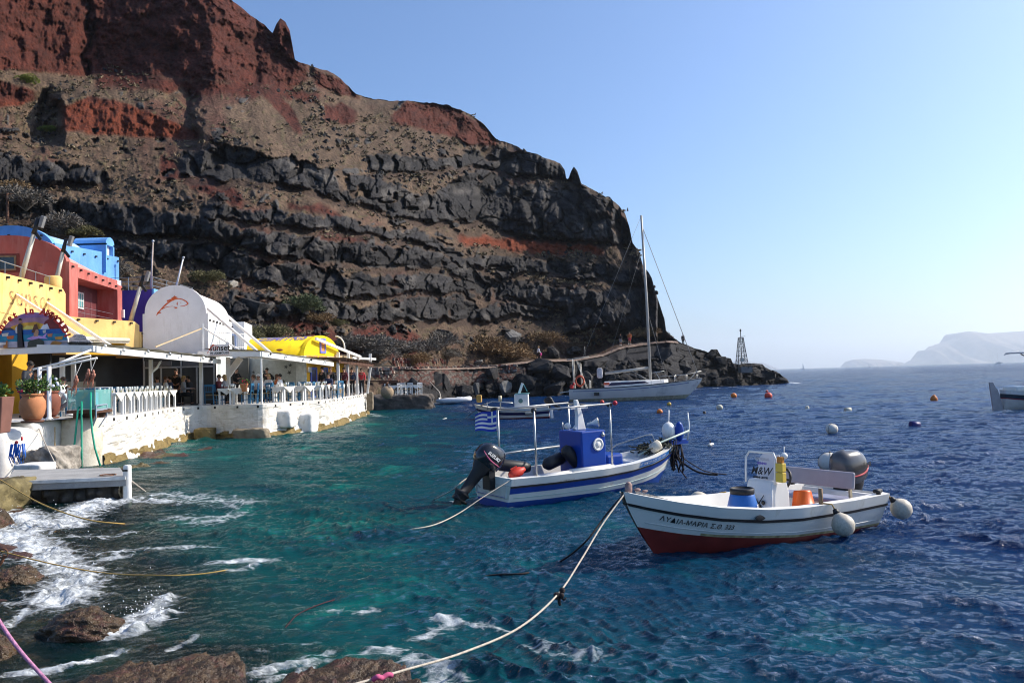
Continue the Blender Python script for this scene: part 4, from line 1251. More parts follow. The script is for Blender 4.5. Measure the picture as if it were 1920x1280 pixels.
# --- yellow taverna: long sunlit wall with the iron word on it
def yellow_house():
    t = thing("taverna", "long yellow plastered taverna wall with thin iron letters below the roof rail", "building", (-20, 31, QZ))
    f = Fr((-19.25, 25.2), (-20.2, 36.0))          # a runs away along the quay; b is inland (-x)
    w = f.w
    mb = MB(); f.poly(mb, [(0, 4.1), (w, 4.1), (w, 6.75), (w - .25, 6.95), (w - .5, 6.97), (0, 7.05)], 0, 7)
    mb.build("wall", M_YEL, t, False, True)
    mb = MB(); f.box(mb, 0, 5.3, .05, 6.9, QZ, 4.1); f.box(mb, 6.4, 7.6, .05, .5, QZ, 4.1); f.box(mb, 7.6, 7.85, .5, 7, QZ, 4.1); f.box(mb, 0, w, 4, 6.9, QZ, 4.1)
    mb.build("lower_wall", M_OCH, t, False, True)
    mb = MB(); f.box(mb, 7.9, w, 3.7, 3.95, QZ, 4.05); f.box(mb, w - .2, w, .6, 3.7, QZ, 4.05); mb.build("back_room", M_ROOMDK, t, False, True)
    mb = MB(); mb.lathe([(.34, 6.6), (.36, 7.4), (.3, 7.5), (0, 7.52)], f.pt(w - .4, .35, 0), 20); mb.build("corner_pier", M_YEL, t, True, True)
    mb = MB(); mb.bar(f.pt(1, -.01, 5.75), f.pt(w, -.01, 5.2), .03, .07); mb.bar(f.pt(5.2, -.01, 5.55), f.pt(5.2, -.01, 4.1), .03, .04); mb.bar(f.pt(8.2, -.012, 5.5), f.pt(8.2, -.012, 5.0), .02, .02)
    mb.build("conduit", M_YEL, t, False, True)
    spouts(f, 2.5, w - .6, 10, -.06, 6.9, 6.82, t)
    letters("lettering", "sunset", 1.0, plane_fn(f.pt(7.75, -.035, 6.2), f.ax * 1.15, Z3 * 1.28), mat("rusty_iron", (.1, .05, .03), .8, .3), t, True, space=1.16, bold=-.028)
    letters("lettering", "TAVERNA", .34, plane_fn(f.pt(8.1, -.03, 4.72), f.ax, Z3), M_WOOD, t, True, bold=.01)
    # ochre part under the roof: maroon door, lamps and ornaments
    mb = MB(); f.box(mb, 4.1, 5.0, -.0, .045, QZ, 3.75); mb.build("door", mat("maroon_door", (.2, .02, .03), .6, .2), t, False, True)
    for a in (1.7, 2.6, 3.4):
        mb = MB(); f.poly(mb, arch(.34, 2.55, 3.05, .2, 8), -.0, .045, a); mb.build("niche", M_BROWN, t, False, True)
    mb = MB()
    for a in (1.2, 2.2, 3.2):
        mb.tube([f.pt(a + k * .12, -.03, 2.25 - .2 * math.sin(k * math.pi / 8)) for k in range(9)], .02, 5)
    mb.build("rope_garland", M_BROWN, t, False, True)
    # roof rail
    mb = MB(); mb.tube([f.pt(0, .3, 7.75), f.pt(w - .6, .3, 7.42)], .02, 6)
    for k in range(9): mb.tube([f.pt(.4 + k * 1.2, .3, 7.0), f.pt(.4 + k * 1.2, .3, 7.74 - k * .036)], .014, 5)
    mb.build("rail", M_STEEL, t, False, True)
    # lower terrace front in pale yellow
    t2 = thing("terrace_wall", "lower pale yellow terrace front stepping down in front of the red house", "building", (-19.4, 38, QZ))
    g = Fr((-20.2, 36.02), (-18.55, 39.6))
    mb = MB(); g.poly(mb, [(0, 4.0), (g.w, 4.0), (g.w, 5.5), (g.w - .3, 5.68), (0, 5.72)], 0, 1.2); mb.build("wall", M_YEL, t2, False, True)
    mb = MB(); g.box(mb, 1.2, g.w - .9, -.004, .3, 4.0, 4.58); mb.build("recess", M_OCH, t2, False, True)
    mb = MB(); mb.tube([g.pt(.7, -.15, 4.72), g.pt(g.w - .75, -.15, 4.72)], .11, 10); mb.bar(g.pt(.7, -.1, 4.6), g.pt(g.w - .75, -.1, 4.6), .16, .06); mb.build("rolled_awning", mat("cream_canvas", (.62, .57, .45), .9, .1), t2, False, True)
    g2 = Fr((-18.55, 39.62), (-18.3, 41.0))
    mb = MB(); g2.box(mb, 0, g2.w, 0, 3, 3.9, 5.17); mb.build("low_wall", M_YEL, t2, False, True)
    mb = MB(); g2.box(mb, .15, .3, -.004, .1, 4.2, 4.45); mb.build("vent", M_BROWN, t2, False, True)
    spouts(g, .6, g.w - .5, 4, -.05, 5.6, 5.58, t2); spouts(g2, .2, 1.2, 3, -.05, 5.1, 5.1, t2)
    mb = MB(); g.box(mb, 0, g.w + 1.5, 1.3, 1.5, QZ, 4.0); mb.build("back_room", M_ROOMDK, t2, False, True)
yellow_house()

def red_house():
    t = thing("vaulted_house", "dark red vaulted house with a deep recessed maroon balcony front", "house", (-23, 40, QZ))
    f = Fr((-20.75, 37.3), (-21.65, 44.2)); w = f.w       # sunlit long front, b inland
    z0, z1 = 4.0, 8.42
    oa, ob = 1.0, 6.25
    mb = MB()
    f.box(mb, 0, oa, 0, 1.2, z0, z1); f.box(mb, ob, w, 0, 1.2, z0, z1 - .35); f.box(mb, oa, ob, 0, 1.2, 7.78, z1 - .12); f.box(mb, 0, w, 1.2, 1.4, z0, 8.2); f.box(mb, oa, ob, 0, 1.2, z0, 5.55)
    mb.build("front_wall", M_RED, t, False, True)
    mb = MB(); f.box(mb, oa, ob, 1.05, 1.19, 5.55, 7.78); mb.build("panelling", M_MAROON, t, False, True)
    for k in range(1, 6):
        mb = MB(); f.box(mb, oa + k * .87 - .012, oa + k * .87 + .012, 1.03, 1.05, 5.6, 7.5); mb.build("panel_joint", mat("joint_line", (.32, .2, .2), .6), t, False, True)
    window(f, oa + .05, oa + .75, 5.6, 7.55, 1.03, t, M_WPAINT, M_GLASSTEAL, "glazed_door", (1, 2), .09)
    window(f, oa + 2.5, oa + 3.25, 6.55, 7.4, 1.03, t, M_WPAINT, M_GLASSTEAL, "window", (3, 2), .06)
    mb = MB()
    for k in range(3): mb.tube([f.pt(oa, .25, 5.9 + k * .28), f.pt(ob, .25, 5.9 + k * .28)], .014, 5)
    mb.build("balcony_rail", M_STEEL, t, False, True)
    mb = MB(); f.box(mb, w - .12, w + .05, -.12, .0, 6.3, 6.75); mb.build("wall_lamp", M_WPAINT, t, False, True)
    spouts(f, .3, w - .1, 8, -.05, 8.22, 7.9, t)
    # vaulted gable facing the water
    g = Fr((-26.3, 37.0), (-20.85, 37.28))
    mb = MB()
    pl = arch(g.w, z0, 8.3, 1.42, 28)
    g.poly(mb, pl, 0, .35); mb.build("gable_wall", M_RED, t, False, True)
    rows = []
    for b in np.linspace(.34, 7.0, 12):                  # the vault sinks and narrows towards its far end
        k = (b - .34) / 6.7
        pl2 = arch(g.w - .5 * k, 7.9, 8.12 - .12 * k, 1.4 - .75 * k, 28, .06)
        rows.append([g.pt(x - .0 * k, b, z) for x, z in pl2])
    MB().grid(rows, True).build("vault", M_PINK, t, True, True)
    o = window(g, 2.35, 3.15, 8.05, 8.75, -.02, t, M_WOOD, M_GLASSDK, "window", (1, 1), .07)
    mb = MB(); g.box(mb, 2.2, 3.3, -.012, .0, 7.95, 8.85); mb.build("niche_shade", mat("shadow_red", (.2, .05, .04), .9), t, False, True)  # flat darker red sheet paints the shade of the recessed window
    mb = MB(); g.box(mb, 0, g.w - .5, -.02, -.002, 7.28, 7.42); mb.build("lintel_band", M_MAROON, t, False, True)
    window(g, 3.9, 4.9, 6.2, 7.15, -.02, t, M_WPAINT, M_GLASSDK, "window", (2, 1), .07)
red_house()

def blue_house():
    t = thing("vaulted_house", "sky blue vaulted house with a small blue roof dormer, topmost of the row", "house", (-26, 47, QZ))
    f = Fr((-25.85, 45.0), (-24.55, 49.75))
    mb = MB(); f.poly(mb, [(0, 5), (f.w, 5), (f.w, 10.6), (f.w - .9, 10.6), (f.w - 1.2, 10.75), (0, 10.75)], 0, 1.0); mb.build("side_wall", M_BLUE, t, False, True)
    g = Fr((-31.2, 45.2), (-25.9, 45.0))
    mb = MB(); g.poly(mb, arch(g.w, 5, 10.35, 1.5, 28), 0, .35); mb.build("gable_wall", M_BLUE, t, False, True)
    mb = MB(); g.poly(mb, arch(g.w, 10, 10.3, 1.42, 28, .05), .35, 5.0); mb.build("vault", M_PALEBLUE, t, True, True)
    d = Fr((-26.8, 48.45), (-24.7, 48.45))
    mb = MB(); d.box(mb, 0, d.w, 0, .12, 9.5, 11.3); d.box(mb, 0, d.w, .9, 1.02, 9.5, 11.3); d.box(mb, 0, d.w - .3, .12, .9, 9.5, 11.35)
    e = Fr((-24.7, 48.45), (-24.7, 49.47)); e.poly(mb, arch(1.02, 11.2, 11.3, .42, 12), 0, 2.0)
    mb.build("dormer", M_BLUE, t, False, True)
    mb = MB(); e.box(mb, .2, .82, .22, .28, 10.0, 11.2); mb.build("dormer_door", M_WPAINT, t, False, True)
    mb = MB(); f.box(mb, f.w - .75, f.w - .15, -.3, 0, 8.4, 9.1); mb.build("air_conditioner", M_WPAINT, t, False, True)
    spouts(f, .3, f.w - .1, 6, -.05, 10.45, 10.35, t); spouts(g, .8, 4.6, 3, -.05, 11.35, 11.2, t)
blue_house()

def indigo_house():
    t = thing("cube_house", "indigo blue cube house with a light blue side wall and roof rail", "house", (-22, 48, QZ))
    f = Fr((-23.5, 46.0), (-20.8, 46.0))
    mb = MB(); f.box(mb, 0, f.w - .02, 0, 6, QZ, 8.05); mb.build("front_wall", M_INDIGO, t, False, True)
    mb = MB(); f.box(mb, f.w - .018, f.w + .1, .02, 6, QZ, 8.1); mb.build("side_wall", M_BLUE, t, False, True)
    mb = MB(); f.box(mb, .9, 2.2, -.02, 0, 4.2, 5.6); mb.build("opening_dark", mat("opening_shade", (.05, .03, .06), .7, .2), t, False, True)  # dark sheet painted for the unlit opening in the wall
    mb = MB()
    for k in range(3): mb.tube([f.pt(0, .1, 8.3 + k * .25), f.pt(f.w, .1, 8.3 + k * .25), f.pt(f.w, 5.9, 8.3 + k * .25)], .014, 5)
    for a, b in ((0, .1), (1.3, .1), (f.w, .1), (f.w, 2), (f.w, 4), (f.w, 5.9)): mb.tube([f.pt(a, b, 8.05), f.pt(a, b, 8.82)], .018, 5)
    mb.build("roof_rail", M_STEEL, t, False, True)
    MB().box(f.pt(f.w + .13, .45, 6.9), (.12, .16, .3)).build("wall_lamp", M_BLACK, t, False, True)
indigo_house()

FISH = [[],
    [(.34, .56), (.32, .64), (.4, .63), (.42, .7), (.46, .68), (.48, .78), (.53, .72), (.56, .83), (.62, .78), (.68, .74), (.58, .71), (.46, .645)],
    [(.64, .42), (.62, .5), (.66, .57), (.66, .5), (.66, .44)], [(.52, .36), (.56, .33), (.57, .27), (.6, .3), (.63, .29), (.66, .34), (.6, .35)], [(.74, .53), (.76, .55), (.77, .53), (.755, .51)]]
STROKES = [([(0, 0), (.05, .12), (.13, .24), (.22, .37), (.32, .49), (.45, .61), (.58, .685), (.7, .7), (.82, .66), (.92, .58), (.98, .49), (.93, .43), (.85, .39), (.74, .375)], [.015, .05, .03, .05, .055, .05, .045, .04, .04, .045, .05, .035, .03, .02]),
           ([(.17, .27), (.26, .335), (.38, .37), (.52, .385)], [.03, .028, .022, .012]), ([(.05, .1), (.12, .13), (.15, .1)], [.05, .05, .01])]
def fish(name, fn, m, par, th=.02, world=True):
    bm = bmesh.new()
    for pts, wd in STROKES:
        L = []
        for i, (x, y) in enumerate(pts):
            a, b = pts[max(0, i - 1)], pts[min(len(pts) - 1, i + 1)]
            d = math.hypot(b[0] - a[0], b[1] - a[1]); nx, ny = -(b[1] - a[1]) / d, (b[0] - a[0]) / d
            L.append((bm.verts.new(fn(x + nx * wd[i] / 2, y + ny * wd[i] / 2)), bm.verts.new(fn(x - nx * wd[i] / 2, y - ny * wd[i] / 2))))
        for p, q in zip(L[:-1], L[1:]): bm.faces.new((p[0], p[1], q[1], q[0]))
    for pl in FISH[1:]:
        f = bm.faces.new([bm.verts.new(fn(x, y)) for x, y in pl])
    bmesh.ops.triangulate(bm, faces=bm.faces[:])
    me = bpy.data.meshes.new(name); bm.to_mesh(me); bm.free()
    return link(name, me, m, par, False, world)
M_ORANGE = mat("orange_red_paint", (.62, .11, .025), .6, .1)
def white_house():
    t = thing("vaulted_house", "white vaulted house with an orange red fish painted on its gable", "house", (-17, 42, QZ))
    f = Fr((-18.45, 39.75), (-15.32, 40.15)); w = f.w
    zs, rise = 5.95, 1.4
    L = 5.4
    mb = MB(); f.poly(mb, arch(w - .2, QZ, zs + .15, rise, 32), 0, .3, .1); f.box(mb, 0, .1, 0, .3, QZ, zs + .12); f.box(mb, w - .1, w, 0, .3, QZ, zs + .12); mb.build("gable_wall", M_WHITE, t, False, True)
    mb = MB(); f.poly(mb, arch(w - .2, zs - .3, zs + .05, rise, 32, .05), .3, L, .1); mb.build("vault", M_WHITE, t, True, True)
    s = Fr((-15.32, 40.15), (-15.32 - .128 * L, 40.15 + .99 * L))
    mb = MB(); s.box(mb, 0, L, 0, .3, QZ, zs + .02); mb.build("side_wall", M_WHITE, t, False, True)
    mb = MB(); s.box(mb, L - .35, L, .3, w - .3, zs - 1, zs + .2); mb.build("back_wall", M_WHITE, t, False, True)
    fish("fish_emblem", lambda x, y: f.pt(.66 + x * 1.56, -.008, zs + .02 + y * 1.2), M_ORANGE, t)
    letters("lettering", "sunset", 1.15, plane_fn(f.pt(w / 2 - .02, -.014, 4.85), f.ax * .92, Z3), M_WHITE, t, True, space=1.1)
    for a in (1.9, 3.6):
        mb = MB(); s.box(mb, a, a + .62, -.006, .01, 2.9, 5.0); o = mb.build("door", mat("pale_door", (.5, .55, .55), .6, .1), t, False, True)
    mb = MB(); s.box(mb, .85, 1.1, -.006, .01, 4.4, 5.0); mb.build("window", MATS["pale_door"], t, False, True)
    spouts(s, .2, L - .1, 8, -.04, zs - .25, zs - .25, t)
    # small block behind with a blue framed window
    e = Fr((-16.75, 46.2), (-15.6, 46.4))
    t2 = thing("annex", "small white annex with a blue framed window behind the vaulted house", "house", (-16, 47, QZ))
    mb = MB(); e.box(mb, -1.5, e.w, 0, 3, QZ, 6.05); mb.build("wall", M_WHITE, t2, False, True)
    window(e, .25, .72, 4.3, 5.35, -.01, t2, mat("light_blue_frame", (.2, .35, .7), .6), M_GLASSDK, "window", (1, 1), .1)
    for k, (x, z) in enumerate(((.0, 3.3), (.4, 3.2))):
        mb = MB(); mb.cyl(e.pt(x, -.4, 2.9), e.pt(x, -.4, 3.7 + .1 * k), .18 + .06 * k, .16, 12); mb.build("gas_bottle", mat("grey_tank", (.3, .3, .29), .5), t2, True, True)
    # railing on the terrace beside the house
    t3 = thing("railing", "white balcony railing beside the white vaulted house", "railing", (-14.3, 41.5, 3.9))
    a, b = P(404, 652, 40.5), P(458, 655, 41.5); c = P(458, 640, 41.5)
    mb = MB(); h = Vector((0, 0, .8))
    mb.tube([a + h, b + h], .025, 6); mb.tube([a + h * .15, b + h * .15], .02, 6)
    for k in range(15): p = a.lerp(b, k / 14); mb.tube([p, p + h], .013, 5)
    mb.build("bars", M_WPAINT, t3, False, True)
white_house()

def dimitris():
    t = thing("vaulted_house", "low bright yellow vaulted taverna with blue roof writing and a small gable window", "house", (-13, 48, QZ))
    f = Fr((-12.05, 46.0), (-11.0, 50.6)); w = f.w      # gable front, faces the water; b runs inland
    L = 5.6; zs = 3.95; rise = 1.28
    mb = MB(); f.poly(mb, arch(w, 3.7, zs, rise, 32), 0, .22); mb.build("gable_wall", M_DIM, t, False, True)
    mb = MB(); f.poly(mb, arch(w, 3.6, zs, rise, 32, .05), .22, L); mb.build("vault", M_DIM, t, True, True)
    mb = MB(); f.box(mb, -.1, w + .7, .02, .25, QZ, 3.75); f.box(mb, -.1, .2, .25, L, QZ, 3.6); mb.build("lower_wall", M_OCH, t, False, True)
    window(f, 2.0, 2.75, 4.15, 5.05, -.01, t, mat("violet_blue_frame", (.16, .18, .6), .6), mat("orange_shutter", (.6, .25, .04), .6), "window", (1, 1), .13)
    letters("lettering", "ROMANTIC AMMOUDI DIMITRIS", .29, plane_fn(f.pt(w / 2, -.012, 3.86), f.ax, Z3 * 1.25), mat("faded_orange_writing", (.55, .28, .12), .7), t, True, bold=.012)
    # writing painted along the roof on the side towards the viewer
    def roof(x, y):
        th = math.pi - (1.12 + y)               # angle round the vault
        a = w / 2 + (w / 2 - .045) * math.cos(th); z = zs + (rise - .02) * math.sin(th)
        return f.pt(a, 2.0 - x, z + .012)
    letters("lettering", "DIMITRIS", .66, lambda x, y: roof(x * 1.22, y * 1.0), mat("violet_writing", (.2, .17, .36), .7), t, True, bold=.02)
    mb = MB(); mb.ball(f.pt(.12, 1.6, 4.35), .14, 10, 6, (1.4, .6, .5)); mb.build("roof_vent", mat("rust_vent", (.25, .08, .03), .8), t, True, True)
    for a0, a1, z1 in ((.75, 1.55, 3.3), (2.35, 3.0, 3.3)):
        window(f, a0, a1, QZ, z1, .0, t, M_BLUEP, mat("dark_blue_pane", (.015, .015, .05), .3), "door" if a0 < 1 else "window", (1, 1), .12)
    mb = MB()
    for k in range(8):
        a = k * math.pi / 4; c = f.pt(1.95, -.03, 2.6); d = f.ax * math.cos(a) + Z3 * math.sin(a)
        mb.tube([c, c + d * .36], .02, 5)
    mb.tube([f.pt(1.95, -.03, 2.6) + (f.ax * math.cos(k * .4) + Z3 * math.sin(k * .4)) * .25 for k in range(17)], .03, 6)
    mb.build("ship_wheel", M_BROWN, t, False, True)
    mb = MB(); f.box(mb, .25, .65, -.15, 0, 3.0, 3.3); mb.build("meter_box", mat("grey_box", (.35, .36, .34), .6), t, False, True)
    for i, (p0, p1, y) in enumerate((((486, 640), (532, 632), 53), ((535, 641), (580, 634), 54))):
        a, b = P(*p0, y), P(*p1, y)
        o = MB().box(((a.x + b.x) / 2, y + 1.5, (a.z + b.z) / 2 - 1.6), (b.x - a.x, 3, b.z - a.z + 3.2)).build("flat_roof_hut", M_WHITE)
        tag(o, ["white flat topped hut with a dark hole behind the yellow vault, left of its twin", "white flat topped hut behind the ridge of the yellow vault, nearer the gable"][i], "hut")
    mb = MB(); c = P(630, 652, 51)
    mb.tube([c + Vector((.55 * math.cos(k * .2 - .2), 0, .75 * math.sin(k * .2 - .2))) for k in range(10)], .05, 6); mb.build("arch_pipe", M_WPAINT, t, False, True)
dimitris()

# restaurant backs below the roofs
def back_rooms():
    t = thing("restaurant_front", "restaurant front of the white house toned dark for awning shade, with white door frames", "building", (-17, 39.5, QZ))
    f = Fr((-18.3, 39.45), (-14.9, 39.9)); w = f.w
    mb = MB(); f.box(mb, 0, w, .05, .2, QZ, 4.0); mb.build("shade_toned_wall", M_ROOMDK, t, False, True)  # wall coloured dark to stand for the shade under the awning
    mb = MB()
    for a in (0, .8, 1.75, 2.5, w - .1): f.box(mb, a, a + .07, -.02, .05, QZ, 3.7)
    f.box(mb, .07, w - .1, -.018, .05, 3.32, 3.4)
    mb.build("door_frame", mat("grey_frame", (.35, .36, .35), .6), t, False, True)
    for a in (.15, 1.9): 
        mb = MB(); f.box(mb, a, a + 1.2, -.06, -.03, 3.42, 3.66); mb.build("fascia_board", mat("grey_board", (.1, .1, .1), .7), t, False, True)
    t2 = thing("star_wall", "pale grey green wall with dark painted starfish at the back of the second terrace", "wall", (-13.5, 47, QZ))
    a, b = P(405, 740, 45), P(557, 735, 45.2)
    g = Fr((a.x, a.y), (b.x, b.y))
    mb = MB(); g.box(mb, 0, g.w, 0, .2, QZ, 3.9); mb.build("plaster", mat("grey_green_plaster", (.34, .36, .33), .9, .12), t2, False, True)
    gg = random.Random(4)
    for k in range(15):
        aa, zz = 2.0 + gg.random() * (g.w - 2.2), 2.2 + gg.random() * 1.4
        bm = bmesh.new(); r = .1 + .05 * gg.random(); ph = gg.random()
        bm.faces.new([bm.verts.new(g.pt(aa + math.cos(ph + q * math.pi / 5) * r * (1 if q % 2 == 0 else .4), -.012, zz + math.sin(ph + q * math.pi / 5) * r * (1 if q % 2 == 0 else .4))) for q in range(10)])
        me = bpy.data.meshes.new("starfish"); bm.to_mesh(me); bm.free()
        link("starfish", me, mat("dark_star", (.06, .065, .06), .9), t2, False, True)
    mb = MB(); g.box(mb, 0, 1.9, -.3, -.05, QZ, 3.9); mb.build("doorway_dimness", M_ROOMDK, t2, False, True)  # solid dark block painted as the unlit interior
    c = P(565, 700, 44.6)
    mb = MB(); mb.box((c.x, c.y, 2.7), (.5, .4, 2.4)); mb.build("pillar", mat("pale_pillar", (.5, .52, .48), .9), t2, False, True)
back_rooms()

# ================================================================ terrace roofs
def roof_frame():
    W_ = M_WPAINT
    CAN = mat("white_canvas", (.72, .69, .6), .85, .08, 2)
    t = thing("terrace_roof", "white painted terrace roof of the nearest restaurant, with fascia and sloping slats", "terrace roof", (-15, 30, 3.7))
    n0, n1 = P(-70, 660, 27.0), P(178, 655, 26.6); e1 = P(412, 681, 37.2)
    n0.z = n1.z = 3.74; e1.z = 3.5
    mb = MB(); mb.bar(n0, n1, .16, .2); mb.build("front_fascia", W_, t, False, True)
    mb = MB(); mb.bar(n1 + Vector((0, 0, -.02)), e1, .12, .22); mb.bar(n1 + Vector((-.5, .3, .1)), e1 + Vector((-.5, -.2, .1)), .1, .08); mb.build("edge_beam", W_, t, False, True)
    bk0, bk1 = Vector((-19.3, 27.0, 4.05)), Vector((-17.9, 39.3, 4.05))
    for k in range(17):
        a = n1.lerp(e1, k / 16) + Vector((-.08, 0, .06)); b = bk0.lerp(bk1, k / 16)
        mb = MB(); mb.bar(a, b, .1, .1); mb.build("rafter", W_, t, False, True)
    mb = MB()
    rows = [[n1.lerp(e1, k / 24).lerp(bk0.lerp(bk1, k / 24), s) + Vector((.1 if s == 0 else 0, 0, .17 + .02 * math.sin(k * 2.1))) for k in range(25)] for s in (0, .3, .6, 1)]
    mb.grid(rows); mb.grid([[p + Vector((0, 0, .03)) for p in r] for r in rows]); mb.build("canvas", CAN, t, False, True)
    rows = [[n0.lerp(n1, s) + Vector((0, .05, .08)) for s in (0, .5, 1)], [Vector((-24, 33, 4.1)), Vector((-22, 32, 4.1)), Vector((-19.6, 31, 4.1))]]
    MB().grid(rows).build("canvas", CAN, t, False, True)
    for px, y in ((117, 28.4), (283, 33.4), (138, 29.5)):
        p = P(px, 700, y)
        mb = MB(); mb.box((p.x, p.y, (QZ + 3.55) / 2), (.13, .13, 3.55 - QZ)); mb.build("post", W_, t, False, True)
    p = P(283, 700, 33.4)
    mb = MB(); mb.tube([(p.x, p.y, 3.0), (p.x + .25, p.y, 3.2), (p.x + .4, p.y, 3.45)], .05, 6); mb.build("brace", W_, t, False, True)
    # clutter of lamps and brackets on the edge
    g = random.Random(8)
    for k in range(7):
        q = n1.lerp(e1, (k + g.random()) / 7) + Vector((.16, 0, .02 + .1 * g.random()))
        MB().ball(q, .05 + .03 * g.random(), 8, 5).build("edge_lamp", g.choice([M_BLACK, M_STEEL, W_]), t, True, True)

    t2 = thing("terrace_roof", "white terrace roof of the middle restaurant, carrying the small fish sign board", "terrace roof", (-12.5, 40, 3.7))
    a0, a1, e2 = P(372, 664, 36.6), P(489, 664, 36.3), P(624, 683, 45.6)
    mb = MB(); mb.bar(a0, a1, .16, .22); mb.build("front_fascia", W_, t2, False, True)
    mb = MB(); mb.bar(a1, e2, .12, .22); mb.bar(a1 + Vector((-.4, .3, .12)), e2 + Vector((-.4, 0, .12)), .08, .08); mb.build("edge_beam", W_, t2, False, True)
    bk0, bk1 = Vector((a0.x, 39.3, 3.95)), Vector((-13.5, 46.2, 3.75))
    rows = [[a1.lerp(e2, k / 20).lerp(Vector((a0.x, a0.y, a0.z + .1)).lerp(bk1, k / 20), s) + Vector((0, 0, .16 + .02 * math.sin(k * 1.7))) for k in range(21)] for s in (0, .3, .7, 1)]
    mb = MB(); mb.grid(rows); mb.grid([[p + Vector((0, 0, .03)) for p in r] for r in rows]); mb.build("canvas", CAN, t2, False, True)
    for k in range(13):
        a = a1.lerp(e2, k / 12) + Vector((-.08, 0, .05)); b = Vector((a0.x, a0.y, a0.z + .1)).lerp(bk1, k / 12)
        mb = MB(); mb.bar(a, b, .09, .1); mb.build("rafter", W_, t2, False, True)
    for px, y, wd in ((377, 37.0, .14), (490, 36.5, .07), (428, 39.0, .16)):
        p = P(px, 700, y)
        mb = MB(); mb.box((p.x, p.y, (QZ + 3.75) / 2), (wd, wd, 3.75 - QZ)); mb.build("post", W_, t2, False, True)
    p = P(428, 700, 39.0)
    mb = MB(); mb.bar((p.x, p.y, 2.9), (p.x + .65, p.y - .1, 3.7), .12, .3); mb.build("brace", W_, t2, False, True)
    for k in range(5):
        q = a1.lerp(e2, (k + g.random()) / 5) + Vector((.14, 0, .06 * g.random()))
        MB().ball(q, .05 + .03 * g.random(), 8, 5).build("edge_lamp", g.choice([M_BLACK, M_STEEL, W_]), t2, True, True)

    t3 = thing("pergola", "brown reed pergola on white posts at the far end of the quay", "pergola", (-11.3, 52, QZ))
    c0, c1 = P(634, 680, 46.5), P(690, 684, 56.5)
    c0.z, c1.z = 3.52, 3.42
    mb = MB(); mb.bar(c0 + Vector((.1, -.4, .05)), c1 + Vector((.3, .5, .05)), .1, .18); mb.bar(c0 + Vector((-3.2, -.4, .1)), c1 + Vector((-3.2, .5, .1)), .1, .18)
    for k in range(12): a = c0.lerp(c1, k / 11); mb.bar(a + Vector((.5, 0, .16)), a + Vector((-3.4, .3, .3)), .07, .08)
    mb.build("beams", M_BROWN, t3, False, True)
    rows = [[c0.lerp(c1, k / 30) + Vector((-3.4 * s + .45, .0, .26 + .16 * s + .03 * g.random())) for k in range(31)] for s in np.linspace(0, 1, 8)]
    MB().grid(rows).build("reed_mat", mat("reeds", (.28, .2, .12), .95, .4, 6, .5, 40), t3, False, True)
    for px, y in ((634, 46.8), (652, 49.6), (669, 52.6), (688, 56.4)):
        p = P(px, 700, y); top = 3.5
        mb = MB(); mb.bar((p.x, p.y, QZ), (p.x + (.28 if px > 680 else 0), p.y, top), .14, .14); mb.build("post", W_, t3, False, True)
    mb = MB(); a = P(709, 690, 57.5)
    mb.bar(c1 + Vector((.2, .3, .02)), c1 + Vector((1.8, .6, -.02)), .5, .1); mb.build("reed_edge", MATS["reeds"], t3, False, True)
    # open white frame standing above the pergola
    t4 = thing("roof_frame", "open white frame with a long sloping rail above the pergola", "frame", (-12, 50, 3.8))
    mb = MB(); mb.bar(P(592, 635, 47.0), P(676, 669, 53), .12, .16); mb.bar(P(660, 671, 53), P(704, 673, 57), .1, .14)
    mb.build("rail", W_, t4, False, True)
    for px, y0, y1, d in ((634, 660, 676, 50), (653, 662, 677, 51), (671, 665, 682, 53), (694, 663, 684, 56)):
        a, b = P(px, y0, d), P(px, y1, d); b.z = min(b.z, 3.6)
        mb = MB(); mb.bar(a, b, .16, .16); mb.build("upright", W_, t4, False, True)
    mb = MB(); mb.bar(P(628, 668, 50), P(660, 670, 52), .02, .26); mb.build("wicker_screen", mat("wicker", (.4, .3, .19), .9, .3, 8), t4, False, True)
    rows = [[P(618, 674, 47.5), P(662, 675, 51)], [P(612, 668, 49), P(664, 671, 53)]]
    MB().grid(rows).build("awning_cloth", mat("cream_canvas", (.62, .57, .45), .9), t4, False, True)
    # long white stays from the walls down to the roofs
    for i, (a, b, lb) in enumerate(((P(31, 553, 31.8), P(196, 660, 27.6), "white awning arm from the yellow wall below the iron letters, nearest to the water's edge"), (P(86, 567, 34.4), P(212, 652, 29.6), "white awning arm from the yellow wall, second along from the painted sign"),
                                 (P(389, 578, 40.0), P(482, 658, 37.0), "white awning arm from the front corner of the white house"), (P(418, 585, 42.6), P(508, 662, 38.2), "white awning arm from the middle of the white house side wall"),
                                 (P(382, 615, 37.6), P(452, 658, 36.6), "thin white stay from the slim post by the white gable"), (P(380, 615, 37.6), P(292, 650, 35.5), "thin tan stay from the slim post towards the yellow terrace front"))):
        o = MB().bar(a, b, .09 if i < 4 else .05, .11 if i < 4 else .06).build("awning_arm", W_ if i != 5 else mat("tan_paint", (.55, .42, .25), .6))
        tag(o, lb, "awning arm", "awning arms over the terraces")
    o = MB().bar(P(381, 606, 37.6), P(381, 664, 37.4), .07, .07).build("slim_post", W_); tag(o, "slim white post rising in front of the white gable corner", "post")
roof_frame()

